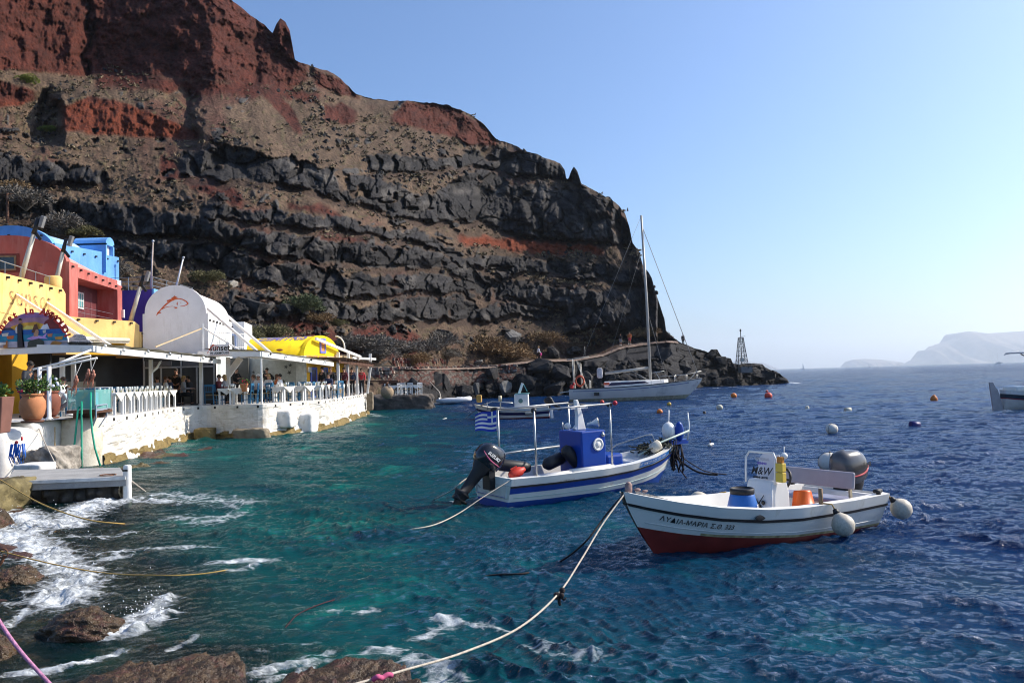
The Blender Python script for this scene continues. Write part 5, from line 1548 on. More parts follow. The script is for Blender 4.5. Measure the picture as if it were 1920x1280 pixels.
# leaning lamp poles, flagpoles, utility pole
def poles():
    for i, (a, b, y, lb) in enumerate((((38, 527), (72, 408), 33, "leaning pale lamp pole with a black lamp head, nearest on the yellow roof"), ((101, 545), (124, 447), 37, "leaning steel lamp pole with a black head in front of the red front wall"), ((246, 598), (269, 516), 39.5, "leaning lamp pole between the red house and the indigo house"))):
        A, B = P(*a, y), P(*b, y)
        t = thing("lamp_pole", lb, "lamp pole", A)
        d = (B - A); M_ = A + d * .74
        MB().tube([A - d * .05, M_], [.11, .09], 10).build("pole", mat("pale_steel", (.5, .46, .38), .4, .15, 3, metal=.3), t, True, True)
        MB().tube([M_, B], [.1, .07], 10).build("head", M_BLACK, t, True, True)
        MB().bar(M_ + Vector((.08, 0, .05)), M_ + Vector((.3, 0, -.25)), .07, .12).build("bracket", M_BLACK, t, False, True)
        MB().box(M_ + Vector((.36, 0, .5)), (.16, .2, .5), (0, .3, 0)).build("lamp", mat("lamp_grey", (.2, .2, .2), .4), t, False, True, .03)
    for a, b, y, lb, m in (((283, 541), (287, 452), 50, "thin rusty white flagpole behind the indigo house", mat("rusty_white", (.5, .4, .34), .6, .3, 2)), ((329, 543), (344, 483), 50, "thin leaning white flagpole above the white vault", M_WPAINT)):
        t = thing("flagpole", lb, "flagpole", P(*a, y))
        MB().tube([P(*a, y), P(*b, y)], [.06, .04], 8).build("pole", m, t, True, True)
        MB().ball(P(*b, y), .09, 8, 6).build("finial", M_STEEL, t, True, True)
    A = on_cliff(14, 420); B = P(14, 362, A.y)
    t = thing("utility_pole", "brown wooden utility pole on the slope above the blue house", "pole", A)
    MB().tube([A - Vector((0, 0, 1.5)), B], [.14, .11], 8).build("pole", M_BROWN, t, True, True)
    MB().tube([B + Vector((-.5, 0, -.15)), B + Vector((.5, 0, -.1))], .04, 6).build("crossarm", M_BROWN, t, True, True)
poles()

# ================================================================ signs
def painted_sign():
    c = P(60, 656, 26.75); zb = 3.86
    wd, h = 2.42, 1.18
    t = thing("painted_sign", "arched painted sign of a sunset bay with red letters round its rim", "sign", (c.x, c.y, zb))
    O = Vector((c.x + .02, c.y, zb))
    def el(n=40, k=1.0, x0=-1, x1=1):
        return [(wd / 2 * k * math.cos(math.pi * i / n), h * k * math.sin(math.pi * i / n)) for i in range(n + 1)]
    mb = MB(); mb.prism(el(), O, (1, 0, 0), (0, 0, 1), -.06); mb.build("board", mat("sign_white", (.75, .74, .72), .6), t, False, True)
    lay = [0]
    def pic(name, pl, col, k=1):
        lay[0] += 1
        bm = bmesh.new()
        bm.faces.new([bm.verts.new((O.x + x * wd / 2, O.y - .004 - .0025 * lay[0], O.z + z * h)) for x, z in pl])
        bmesh.ops.triangulate(bm, faces=bm.faces[:])
        me = bpy.data.meshes.new(name); bm.to_mesh(me); bm.free()
        link(name, me, mat("paint_%s" % "_".join(str(int(c_ * 99)) for c_ in col), col, .6, .25, 5), t, False, True)
    def cut(z0, z1, k=.985):       # slice of the half ellipse between two heights
        q = [(k * math.sqrt(max(0, 1 - (z / k) ** 2)), z) for z in np.linspace(z0, min(z1, k * .999), 14)]
        return q + [(-x, z) for x, z in reversed(q)]
    pic("painted_sky", cut(.5, .985), (.3, .16, .36)); pic("painted_sky", cut(.5, .84), (.42, .22, .3))
    pic("painted_glow", [(-.75, .5), (.55, .5), (.4, .62), (.1, .72), (-.25, .7), (-.55, .62)], (.75, .4, .05)); pic("painted_glow", [(-.35, .5), (.25, .5), (.1, .6), (-.15, .62)], (.85, .65, .15))
    pic("painted_cliff", [(.28, .5), (.94, .3), (.9, .42), (.72, .68), (.5, .82), (.35, .72)], (.2, .03, .03)); pic("painted_village", [(.22, .5), (.3, .62), (.42, .66), (.46, .55), (.5, .47), (.3, .46)], (.7, .7, .75))
    pic("painted_hill", [(-.85, .5), (-.5, .5), (-.6, .57), (-.8, .56)], (.04, .04, .08))
    pic("painted_sea", cut(.17, .5), (.02, .12, .4)); pic("painted_sea", cut(.17, .36), (.02, .22, .36)); pic("painted_quay", cut(.0, .17), (.4, .38, .45))
    for x, z, s, col in ((-.75, .38, .2, (.6, .6, .55)), (-.6, .3, .22, (.55, .13, .04)), (.5, .33, .15, (.55, .2, .1)), (.75, .24, .24, (.6, .28, .05)), (.35, .44, .1, (.5, .5, .5))):
        pic("painted_boat", [(x - s / 2, z + .03), (x + s / 2, z + .05), (x + s * .38, z - .05), (x - s * .36, z - .05)], col)
    pic("painted_man", [(-.4, .0), (-.2, .0), (-.25, .05), (-.27, .3), (-.25, .62), (-.3, .68), (-.36, .68), (-.4, .62), (-.38, .3)], (.03, .03, .04)); pic("painted_sleeve", [(-.41, .62), (-.4, .4), (-.45, .42), (-.46, .55)], (.7, .7, .68)); pic("painted_face", [(-.36, .7), (-.28, .7), (-.28, .79), (-.36, .79)], (.4, .2, .13)); pic("painted_hair", [(-.37, .77), (-.27, .77), (-.29, .83), (-.35, .83)], (.02, .015, .01))
    pic("painted_rock", [(-.12, .0), (.36, .0), (.34, .16), (.2, .24), (.0, .22), (-.1, .14)], (.05, .06, .05)); pic("painted_skirt", [(-.14, .24), (.1, .34), (.3, .3), (.44, .4), (.38, .28), (.46, .22), (.2, .24), (.0, .2)], (.5, .3, .62)); pic("painted_woman", [(.06, .3), (.18, .3), (.2, .45), (.12, .58), (.06, .5)], (.5, .28, .17)); pic("painted_hair", [(.0, .42), (.08, .64), (.15, .66), (.2, .5), (.12, .5), (.08, .4)], (.14, .06, .03))
    pic("painted_table", [(-.98, .06), (-.72, .1), (-.66, .14), (-.96, .16)], (.7, .68, .66)); pic("painted_chair", [(-.78, .0), (-.66, .0), (-.66, .2), (-.7, .2), (-.72, .08), (-.78, .08)], (.35, .14, .04)); pic("painted_crate", [(.5, .03), (.78, .03), (.86, .1), (.66, .16), (.58, .14)], (.42, .2, .05))
    txt = "Sunset in AMMOUDI"
    n = len(txt)
    for i, ch in enumerate(txt):
        if ch == " ": continue
        a = math.pi * (0.905 - .81 * i / (n - 1))
        p = O + Vector((wd / 2 * 1.03 * math.cos(a), -.05, h * 1.04 * math.sin(a)))
        tx = Vector((wd / 2 * math.sin(a), 0, -h * math.cos(a))).normalized(); up = Vector((-tx.z, 0, tx.x))
        letters("letter", ch, .29, plane_fn(p, tx, up), mat("sign_red", (.6, .035, .02), .5), t, True, bold=.018)
    # grey cloud shaped board
    c2 = P(149, 652, 26.9)
    t2 = thing("cloud_sign", "small grey cloud shaped board with handwriting beside the painted arch", "sign", (c2.x, c2.y, 3.85))
    pl = [(-.4, 0), (.42, 0), (.4, .12), (.33, .2), (.25, .22), (.22, .32), (.1, .4), (-.05, .42), (-.18, .4), (-.26, .33), (-.34, .3), (-.38, .18)]
    mb = MB(); mb.prism(pl, (c2.x, c2.y, 3.85), (1, 0, 0), (0, 0, 1), -.04); mb.build("board", mat("cloud_grey", (.46, .44, .46), .7), t2, False, True)
    for k, s in enumerate(("40 years of", "sweet today", "customers, favourite place", "in Ammoudi")):
        letters("lettering", s, .085, plane_fn((c2.x - .02 + .03 * k, c2.y - .005, 4.18 - k * .085), (1, 0, 0), (0, 0, 1)), M_BLACK, t2, True, shear=.3)
    # sunset board with fish
    c3 = P(412, 654, 36.2)
    t3 = thing("sign_board", "white board with a small red fish and black lettering on the middle roof", "sign", c3)
    ax = Vector((1, -.05, 0)).normalized()
    f = Fr((c3.x - .55, c3.y), (c3.x + .55, c3.y - .05))
    mb = MB(); f.box(mb, .12, .98, 0, .04, c3.z - .27, c3.z + .2); mb.cyl(f.pt(.92, 0, c3.z + .22), f.pt(.92, .04, c3.z + .22), .09, None, 12); mb.build("board", mat("board_white", (.7, .68, .68), .6), t3, False, True)
    mb = MB(); f.box(mb, .1, 1.0, -.006, .0, c3.z - .285, c3.z - .27); f.box(mb, .98, .995, -.006, .0, c3.z - .27, c3.z + .2); mb.build("rim", mat("sign_rim", (.5, .2, .15), .6), t3, False, True)
    letters("lettering", "sunset", .37, plane_fn(f.pt(.56, -.01, c3.z + .04), f.ax, Z3), M_BLACK, t3, True, bold=.008)
    letters("lettering", "IN AMMOUDI", .13, plane_fn(f.pt(.55, -.01, c3.z - .19), f.ax, Z3), M_BLACK, t3, True, bold=.004, space=1.15)
    fish("fish_emblem", lambda x, y: f.pt(-.02 + x * .5, -.012, c3.z - .2 + y * .52), mat("fish_red", (.5, .06, .03), .6), t3)
painted_sign()
# ================================================================ people
def skin_obj(name, pts, edges, rad, m, parent, levels=1, root=0):
    me = bpy.data.meshes.new(name)
    me.from_pydata([Vector(p) for p in pts], edges, [])
    o = link(name, me, m, parent)
    md = o.modifiers.new("skin", 'SKIN'); md.use_smooth_shade = True
    sv = me.skin_vertices[0].data
    for i, r in enumerate(rad):
        sv[i].radius = (r, r) if not isinstance(r, tuple) else r
        sv[i].use_root = (i == root)
    sb = o.modifiers.new("round", 'SUBSURF'); sb.levels = levels; sb.render_levels = levels
    return o

SKIN = mat("skin", (.46, .25, .17), .6, .08, 3)
SKINT = mat("tanned_skin", (.33, .17, .1), .6, .08, 3)
HAIRD = mat("dark_hair", (.02, .014, .01), .7, .3, 20); HAIRB = mat("blond_hair", (.42, .27, .11), .7, .3, 20); HAIRG = mat("brown_hair", (.1, .05, .025), .7, .3, 20)

def person(label, loc, rotz, pose, top, bottom, hair=None, h=1.72, skin=None, group=None, cap=None, shades=False, long_hair=False, lean=0.0, arms=None, shorts=False, seat_z=.46):
    """local frame: +y is where the person faces. pose: stand, sit, walk, squat"""
    hair = hair or HAIRD; skin = skin or SKIN
    t = thing("person", label, "person", loc, (0, 0, rotz), group)
    k = h / 1.75
    if pose == 'sit': pz = seat_z + .1
    elif pose == 'squat': pz = .28
    else: pz = .95 * k
    V = lambda x, y, z: Vector((x, y, z))
    pel = V(0, 0, pz)
    ch = pel + V(0, .04 + lean * .38, .36 * k); nk = pel + V(0, .02 + lean * .55, .56 * k); hd = nk + V(0, .03 + lean * .1, .15 * k)
    pts = [pel, pel + V(0, .02 + lean * .2, .18 * k), ch, nk - V(0, 0, .05), nk + V(0, 0, .03), hd, hd + V(0, .015, .085 * k)]
    ed = [(0, 1), (1, 2), (2, 3), (3, 4), (4, 5), (5, 6)]
    rd = [(.15 * k, .115 * k), (.14 * k, .11 * k), (.165 * k, .115 * k), (.075 * k, .07 * k), .056 * k, (.078 * k, .092 * k), (.062 * k, .075 * k)]
    # nose
    pts.append(hd + V(0, .105 * k, -.005)); ed.append((5, 7)); rd.append(.017)
    limbs = {}
    for s in (-1, 1):
        sh = ch + V(s * .17 * k, -.01, .13 * k)
        if arms == 'phone': el, ha = sh + V(s * .1, .1, -.26 * k), sh + V(-s * .02, .33, -.2 * k)
        elif arms == 'table' or (pose == 'sit' and arms is None): el, ha = sh + V(s * .07, .1, -.25 * k), sh + V(-s * .03, .36, -.26 * k)
        elif arms == 'hips': el, ha = sh + V(s * .2, -.08, -.24 * k), sh + V(s * .03, .08, -.42 * k)
        elif arms == 'rail' and s > 0: el, ha = sh + V(.14, .1, -.24 * k), sh + V(.12, .33, -.3 * k)
        else: el, ha = sh + V(s * .06, -.03 + (.1 * s if pose == 'walk' else 0), -.28 * k), sh + V(s * .05, .06 + (.16 * s if pose == 'walk' else 0), -.53 * k)
        n = len(pts)
        fd = (ha - el).normalized(); side = V(-s, 0, 0)
        pts += [sh, el, ha, ha + fd * .07]
        ed += [(2, n), (n, n + 1), (n + 1, n + 2), (n + 2, n + 3)]
        rd += [.066 * k, .045 * k, .03 * k, (.04, .02)]
        for q in range(4):
            f0 = ha + fd * .1 + side * (.03 - .02 * q)
            pts += [f0, f0 + fd * (.07 - .008 * abs(q - 1)) + V(0, 0, -.02)]
            ed += [(n + 3, n + 4 + 2 * q), (n + 4 + 2 * q, n + 5 + 2 * q)]; rd += [.0095, .0075]
        pts += [ha + fd * .05 + side * .05]; ed += [(n + 2, len(pts) - 1)]; rd += [.011]
        hip = pel + V(s * .09 * k, 0, -.04)
        if pose == 'sit': kn, an, to = hip + V(s * .03, .43 * k, .02), V(s * .12, .42 * k, .08), V(s * .13, .6 * k, .04)
        elif pose == 'squat': kn, an, to = hip + V(s * .08, .34, .3), V(s * .12, .22, .07), V(s * .14, .4, .04)
        elif pose == 'walk': kn, an, to = V(s * .09, .16 * s + .08, .5 * k), V(s * .09, .3 * s, .09), V(s * .1, .3 * s + .16, .05)
        else: kn, an, to = V(s * .1 * k, .02, .5 * k), V(s * .11 * k, -.02, .09), V(s * .13 * k, .15, .045)
        n2 = len(pts)
        pts += [hip, kn, an, to]; ed += [(0, n2), (n2, n2 + 1), (n2 + 1, n2 + 2), (n2 + 2, n2 + 3)]
        rd += [.09 * k, .06 * k, .045 * k, (.045, .035)]
        limbs[s] = (sh, el, ha, hip, kn, an, to)
    skin_obj("body", pts, ed, rd, skin, t)
    # clothes follow the same joints, a little larger
    cp = [pel + V(0, 0, -.03), pts[1], ch, nk - V(0, .005, .03)]
    ce = [(0, 1), (1, 2), (2, 3)]; cr = [(.168 * k, .135 * k), (.158 * k, .13 * k), (.182 * k, .135 * k), (.085 * k, .08 * k)]
    for s in (-1, 1):
        sh, el, ha = limbs[s][:3]; n = len(cp)
        cp += [sh, el, el.lerp(ha, .85)]; ce += [(2, n), (n, n + 1), (n + 1, n + 2)]; cr += [.082 * k, .06 * k, .044 * k]
    skin_obj("jacket" if top in (JACKET,) else "shirt", cp, ce, cr, top, t)
    lp = [pel + V(0, 0, .04)]; le = []; lr = [(.165 * k, .13 * k)]
    for s in (-1, 1):
        hip, kn, an = limbs[s][3:6]; n = len(lp)
        end = kn if not shorts else hip.lerp(kn, .95)
        lp += [hip, kn]; le += [(0, n), (n, n + 1)]; lr += [.105 * k, .075 * k]
        if not shorts: lp += [kn.lerp(an, .95)]; le += [(n + 1, n + 2)]; lr += [.06 * k]
    skin_obj("shorts" if shorts else "trousers", lp, le, lr, bottom, t)
    hb = MB(); hb.ball(hd + V(0, -.02, .055 * k), .105 * k, 14, 9, (.88, 1.0, .92))
    if long_hair: hb.ball(hd + V(0, -.07, -.06), .105 * k, 12, 8, (.9, .55, 1.35))
    hb.build("hair", hair, t, True)
    fm = MB()
    if shades:
        fm.bar(hd + V(-.08, .088, .025), hd + V(.08, .088, .025), .03, .038); fm.bar(hd + V(-.083, .085, .03), hd + V(-.083, -.02, .03), .012, .012); fm.bar(hd + V(.083, .085, .03), hd + V(.083, -.02, .03), .012, .012)
        fm.build("sunglasses", M_BLACK, t)
    else:
        for s in (-1, 1): fm.ball(hd + V(s * .032, .088 * k, .025), .011, 8, 5)
        fm.build("eyes", M_BLACK, t, True)
    mm = MB(); mm.ball(hd + V(0, .088 * k, -.045), .022, 8, 5, (1, .35, .3)); mm.build("mouth", mat("lips", (.3, .1, .08), .6), t, True)
    for s in (-1, 1): MB().ball(hd + V(s * .082 * k, 0, .015), .028, 8, 5, (.35, .6, 1)).build("ear", skin, t, True)
    sm = MB()
    for s in (-1, 1):
        an, to = limbs[s][5:7]
        sm.tube([an + V(0, -.06, -.02), an.lerp(to, .5), to + V(0, .05, -.01)], [.05, .052, .035], 8)
    sm.build("shoes", M_WPAINT if shorts else M_BLACK, t, True)
    if cap:
        cm = MB(); cm.lathe([(.11, 0), (.112, .04), (.09, .09), (.04, .115), (0, .12)], hd + V(0, -.015, .05), 14); cm.box(hd + V(0, .13, .062), (.13, .11, .015)); cm.build("cap", cap, t, True)
    return t

JACKET = mat("dark_jacket", (.025, .03, .04), .75, .2, 4)
def cloth(n, c): return mat("cloth_" + n, c, .85, .12, 6)
NAVY, BLK, WHT, RED_, ORG, GRY, TEAL_, MAR = cloth("navy", (.02, .03, .07)), cloth("black", (.012, .012, .014)), cloth("white", (.72, .72, .74)), cloth("red", (.5, .04, .05)), cloth("orange", (.55, .16, .05)), cloth("grey", (.3, .3, .31)), cloth("pale_blue", (.5, .64, .68)), cloth("maroon", (.12, .02, .03))

def at_px(px, py, z=QZ): return W(px, py, z)
PD = "people at the quay restaurants"
def feet(px, Y, z=QZ):
    p = P(px, 700, Y); return Vector((p.x, Y, z))
person("standing man in a dark jacket and sunglasses beside the terracotta urn", feet(46, 26.2), R(-95), 'stand', JACKET, NAVY, HAIRD, 1.82, SKINT, PD, shades=True, arms='rail', lean=.25)
person("boy in a pale blue shirt squatting by the white rail post with a phone", feet(112, 25.6, QZ + .04), R(-60), 'squat', TEAL_, GRY, HAIRG, 1.45, SKIN, PD, shades=True, arms='phone', lean=.3, shorts=True)
person("person in a white top sitting just behind the squatting boy", feet(117, 27.0), R(-100), 'sit', WHT, GRY, HAIRG, 1.6, SKIN, PD, shades=True)
person("person in an orange top bending behind the two white rail posts", feet(82, 28.5), R(160), 'stand', ORG, NAVY, HAIRD, 1.6, SKINT, PD, lean=.5)
for px, Y, rz, pose, top, hr, lb, kw in [
    (296, 36.5, 60, 'sit', GRY, HAIRD, "seated diner in grey in the shade left of the awning post", {}), (309, 36.8, -60, 'sit', WHT, HAIRG, "seated diner in a pale shirt bending over a table in the shade", {}), (320, 37.2, 90, 'sit', NAVY, HAIRD, "seated diner in navy right of the one in the pale shirt", {}),
    (331, 38.4, 170, 'stand', BLK, HAIRD, "waiter in black standing in the dim doorway of the white house front", {}), (343, 37.5, -80, 'sit', GRY, HAIRB, "blond seated diner in grey in front of the dim doorway", {"long_hair": True}), (355, 37.8, 80, 'sit', BLK, HAIRD, "seated diner in black facing left near the wide white post", {}),
    (409, 37.4, -90, 'sit', MAR, HAIRD, "man in maroon sitting on a blue chair right of the wide white post", {}), (422, 37.9, 90, 'sit', GRY, HAIRB, "blond woman with sunglasses facing the man in maroon", {"long_hair": True, "shades": True}), (442, 41.0, -120, 'stand', BLK, HAIRD, "waiter in black standing at the dark doorway of the star wall", {"arms": 'phone'}),
    (476, 42.0, 100, 'sit', GRY, HAIRG, "grey haired diner sitting left of the one in a white cap", {}), (485, 41.2, 180, 'sit', WHT, HAIRD, "diner in a white cap and white shirt by the thin white post", {"cap": WHT}), (501, 43.5, 170, 'stand', BLK, HAIRD, "waiter in black in front of the painted starfish", {"arms": 'hips'}),
    (504, 40.6, 160, 'sit', WHT, HAIRB, "blond diner in white right of the thin white post", {"long_hair": True}), (518, 42.0, -90, 'sit', ORG, HAIRG, "brown haired diner in orange below the starfish", {"long_hair": True}), (526, 41.6, 90, 'sit', WHT, HAIRD, "dark haired diner in white facing the one in orange", {}),
    (605, 44.8, 150, 'stand', BLK, HAIRD, "man in black standing at the blue door of the orange front", {}), (616, 44.0, 180, 'sit', NAVY, HAIRD, "seated man in navy before the orange front", {}), (620, 46.0, 180, 'stand', BLK, HAIRG, "man in a black top standing behind the seated man in navy", {}), (632, 48.0, 180, 'stand', BLK, HAIRD, "person in black beside the first pergola post", {}),
    (645, 49.0, 170, 'stand', MAR, HAIRD, "person in dark red between the first two pergola posts", {}), (660, 51.0, 180, 'stand', NAVY, HAIRD, "person in navy between the second and third pergola posts", {}), (678, 53.5, 180, 'stand', RED_, HAIRD, "person in a red shirt between the last two pergola posts", {})]:
    person(lb, feet(px, Y), R(rz), pose, top, BLK, hr, 1.72, SKIN, PD, **kw)

# ================================================================ furniture
M_CLOTH = mat("table_cloth", (.76, .74, .68), .85, .06, 5)
M_TWHITE = mat("table_white", (.76, .76, .74), .5, .05, 5)
M_CBLUE = mat("chair_blue", (.02, .13, .25), .5, .2, 4)
M_SEAT = mat("rush_seat", (.35, .25, .12), .9, .3, 20)
def make_table(label, group):
    t = thing("table", label, "table", (0, 0, 0), (0, 0, 0), group)
    MB().box((0, 0, .72), (.74, .74, .035)).build("top", M_TWHITE, t)
    for x in (-.32, .32):
        for y in (-.32, .32): MB().box((x, y, .35), (.075, .075, .7), None, 1.0).build("leg", M_TWHITE, t)
    MB().box((0, 0, .67), (.62, .62, .07)).build("apron", M_TWHITE, t)
    b = MB(); e = .395
    ring = []; low = []
    for k in range(32):
        s = k / 8; i = int(s); f = s - i
        c = [(-e, -e), (e, -e), (e, e), (-e, e)]
        p = Vector(c[i]).lerp(Vector(c[(i + 1) % 4]), f)
        drop = .04 + .27 * (1 - abs(f - .5) * 2) ** 1.3
        ring.append(Vector((p.x, p.y, .745))); low.append(Vector((p.x * (1.05 + .02 * math.sin(k * 2.3)), p.y * (1.05 + .02 * math.cos(k * 1.9)), .745 - drop)))
    b.grid([ring, low], True); b.add(ring, [tuple(range(32))])
    b.build("tablecloth", M_CLOTH, t)
    return t
def make_chair(label, group, m):
    t = thing("chair", label, "chair", (0, 0, 0), (0, 0, 0), group)
    MB().box((0, 0, .445), (.42, .42, .03)).build("seat", M_SEAT, t)
    for x in (-.19, .19):
        MB().bar((x, .19, 0), (x, .19, .45), .04, .04).build("leg", m, t)
        MB().bar((x, -.19, 0), (x * 1.02, -.25, .94), .04, .045).build("leg", m, t)
    b = MB()
    b.bar((-.2, -.248, .9), (.2, -.248, .9), .025, .1); b.bar((-.2, -.225, .6), (.2, -.225, .6), .022, .05)
    for k in range(4): b.bar((-.12 + .08 * k, -.227, .6), (-.12 + .08 * k, -.246, .9), .02, .03, (0, 1, 0))
    b.build("backrest", m, t)
    b = MB()
    for x in (-.19, .19): b.bar((x, -.19, .2), (x, .19, .2), .025, .03)
    b.bar((-.19, .19, .25), (.19, .19, .25), .025, .03); b.bar((-.19, -.2, .25), (.19, -.2, .25), .025, .03)
    b.build("stretcher", m, t)
    return t
ORD = ["first", "second", "third", "fourth", "fifth", "sixth", "seventh", "eighth", "ninth", "tenth", "eleventh", "twelfth", "thirteenth"]
TB = None
CHB = CHW = None
GT = "white tables along the quay edge"; GC = "blue taverna chairs on the terraces"; GW = "white chairs on the small lower terrace"
def table(x, y, rz, label, z=QZ, group=GT):
    global TB
    if TB is None:
        TB = make_table(label, group); TB.location = (x, y, z); TB.rotation_euler[2] = rz; return TB
    return dup(TB, (x, y, z), rz, label, group)
def chair(x, y, rz, label, blue=True, z=QZ):
    global CHB, CHW
    g = GC if blue else GW
    if blue and CHB is None:
        CHB = make_chair(label, g, M_CBLUE); CHB.location = (x, y, z); CHB.rotation_euler[2] = rz; return CHB
    if not blue and CHW is None:
        CHW = make_chair(label, g, M_TWHITE); CHW.location = (x, y, z); CHW.rotation_euler[2] = rz; return CHW
    return dup(CHB if blue else CHW, (x, y, z), rz, label, g)
M_GLASS2 = mat("drinking_glass", (.55, .6, .6), .1, .05, 4, spec=.8)
def setting(x, y, label, z=QZ):
    """napkin, glasses and a cruet standing on a table"""
    t = thing("table_setting", label, "tableware", (x, y, z + .747), (0, 0, 0), "place settings on the tables")
    for dx, dy in ((-.2, -.2), (.2, .2), (.2, -.18)):
        MB().lathe([(.028, 0), (.006, .01), (.006, .07), (.036, .09), (.04, .16), (.034, .2)], (dx, dy, 0), 10).build("glass", M_GLASS2, t, True)
    for dx, dy in ((-.2, .15), (.05, -.05)): MB().box((dx, dy, .075), (.07, .05, .15), (0, .1, .4), .5).build("napkin", M_CLOTH, t)
    MB().lathe([(.035, 0), (.04, .05), (.02, .1), (.014, .15)], (.05, .12, 0), 10).build("cruet", mat("oil_cruet", (.2, .2, .08), .2), t, True)
    return t
edgeA = [p for p in QPTS if 26.6 < p.y < 35.4 and p.x < -12]
edgeC = [p for p in QPTS if p.y > 38.2 and p.x > -12]
def along(pts, s):
    L = [0]
    for a, b in zip(pts[:-1], pts[1:]): L.append(L[-1] + (b - a).length)
    d = s * L[-1]
    for i in range(len(pts) - 1):
        if L[i + 1] >= d:
            return pts[i].lerp(pts[i + 1], (d - L[i]) / max(1e-6, L[i + 1] - L[i])), (pts[i + 1] - pts[i]).normalized()
    return pts[-1], (pts[-1] - pts[-2]).normalized()
for k in range(9):
    p, d = along(edgeA, .05 + .9 * k / 8); n = Vector((d.y, -d.x, 0))
    q = p - n * .55; rz = math.atan2(d.y, d.x)
    table(q.x, q.y, rz, ORD[k] + " white table from the fish tank in the near quayside row")
    setting(q.x, q.y, "glasses and napkins on the " + ORD[k] + " table from the fish tank")
    c = q - n * .1 + d * .52
    chair(c.x - n.x * .45, c.y - n.y * .45, rz + math.pi / 2 + math.pi, "blue chair behind the " + ORD[k] + " table from the fish tank, facing the water")
    if k % 2 == 0:
        q2 = q - n * 1.9
        table(q2.x, q2.y, rz, "white table in the shaded second row, inland of the " + ORD[k] + " table from the fish tank")
        c2 = q2 + n * .62; chair(c2.x, c2.y, rz + math.pi / 2, "blue chair between the quayside row and the shaded row near the " + ORD[k] + " table")
for k in range(13):
    p, d = along(edgeC, .01 + .97 * k / 12); n = Vector((d.y, -d.x, 0))
    q = p - n * .55; rz = math.atan2(d.y, d.x)
    nm = ORD[k] + " white table beyond the thin white post in the far quayside row"
    table(q.x, q.y, rz, nm)
    setting(q.x, q.y, "glasses and napkins on the " + ORD[k] + " table beyond the thin white post")
    c = q - n * .62; chair(c.x, c.y, rz - math.pi / 2, "blue chair on the inland side of the " + ORD[k] + " table beyond the thin post")
    if k % 2 == 1 and k < 8:
        q2 = q - n * 1.8
        table(q2.x, q2.y, rz, "white table in the second row, inland of the " + ORD[k] + " table beyond the thin white post")
for i, (px, Y, rz, lb) in enumerate(((392, 37.5, 20, "dark blue chair in the shade right of the wide white post"), (411, 37.1, -90, "blue chair under the man in maroon"), (463, 36.9, 90, "blue slatted chair right of the corner table by the thin post"), (474, 37.0, 100, "blue slatted chair just left of the small hanging flowerpot"), (500, 38.8, 90, "blue chair below the blond diner in white"), (632, 43.3, 60, "blue chair with its back to the water between the far tables"), (579, 41.0, 90, "blue chair beside the tables in front of the grey pillar"))):
    p = feet(px, Y); chair(p.x, p.y, R(rz), lb)
for px, Y, lb in ((427, 37.2, "white table between the man in maroon and the blond woman"), (447, 37.0, "white table at the corner of the quay, left of the thin white post")):
    p = feet(px, Y); table(p.x, p.y, R(10), lb); setting(p.x, p.y, "tableware on the " + lb[12:])
# small lower terrace beyond the quay
LT = 1.2
o = rough_block("lower_terrace", "small rock terrace beyond the quay carrying white tables and chairs", "terrace", W(742, 740, LT) + Vector((.0, 1.6, -1.0)), (5.6, 3.6, 2.0), mat("dark_masonry", (.09, .075, .065), .95, .5, 2, 1, 8, stain=(.2, .18, .15), stain_amt=.3, sscale=3), 33, .25, 24)
for k, (px, py) in enumerate(((712, 737), (737, 739), (760, 739), (778, 739))):
    p = W(px, py, LT); table(p.x, p.y + .8, R(5), ORD[k] + " white table from the left on the small lower terrace", LT, "white tables on the small lower terrace")
for k, (px, py) in enumerate(((703, 736), (724, 739), (746, 740), (756, 740), (768, 740), (784, 740))):
    p = W(px, py, LT); chair(p.x, p.y + .35, R(20 * (k % 3) - 10), ORD[k] + " white chair from the left on the small lower terrace", False, LT)
a = P(712, 718, 63); b = P(752, 716, 63)
o = MB().bar(a, b, .5, .16).build("plank_awning", M_BROWN); tag(o, "dark plank shelf above the small lower terrace", "shelf")
# hanging wicker globe
c = P(726, 735, 61.5)
t = thing("globe_lamp", "large round wicker globe lamp hanging beyond the end of the quay", "lamp", c)
MB().ball(c, .5, 24, 16).build("wicker_globe", mat("wicker_globe", (.34, .25, .16), .9, .35, 14, .9, 40), t, True, True)
MB().tube([c + Vector((0, 0, .48)), c + Vector((0, 0, .8))], .12, 8).build("cap", M_BROWN, t, True, True)
o = MB().bar(c + Vector((-2.4, 1.2, .9)), c + Vector((.9, -.1, .83)), .1, .12).build("lamp_beam", M_BROWN); tag(o, "dark beam from which the wicker globe hangs", "beam")

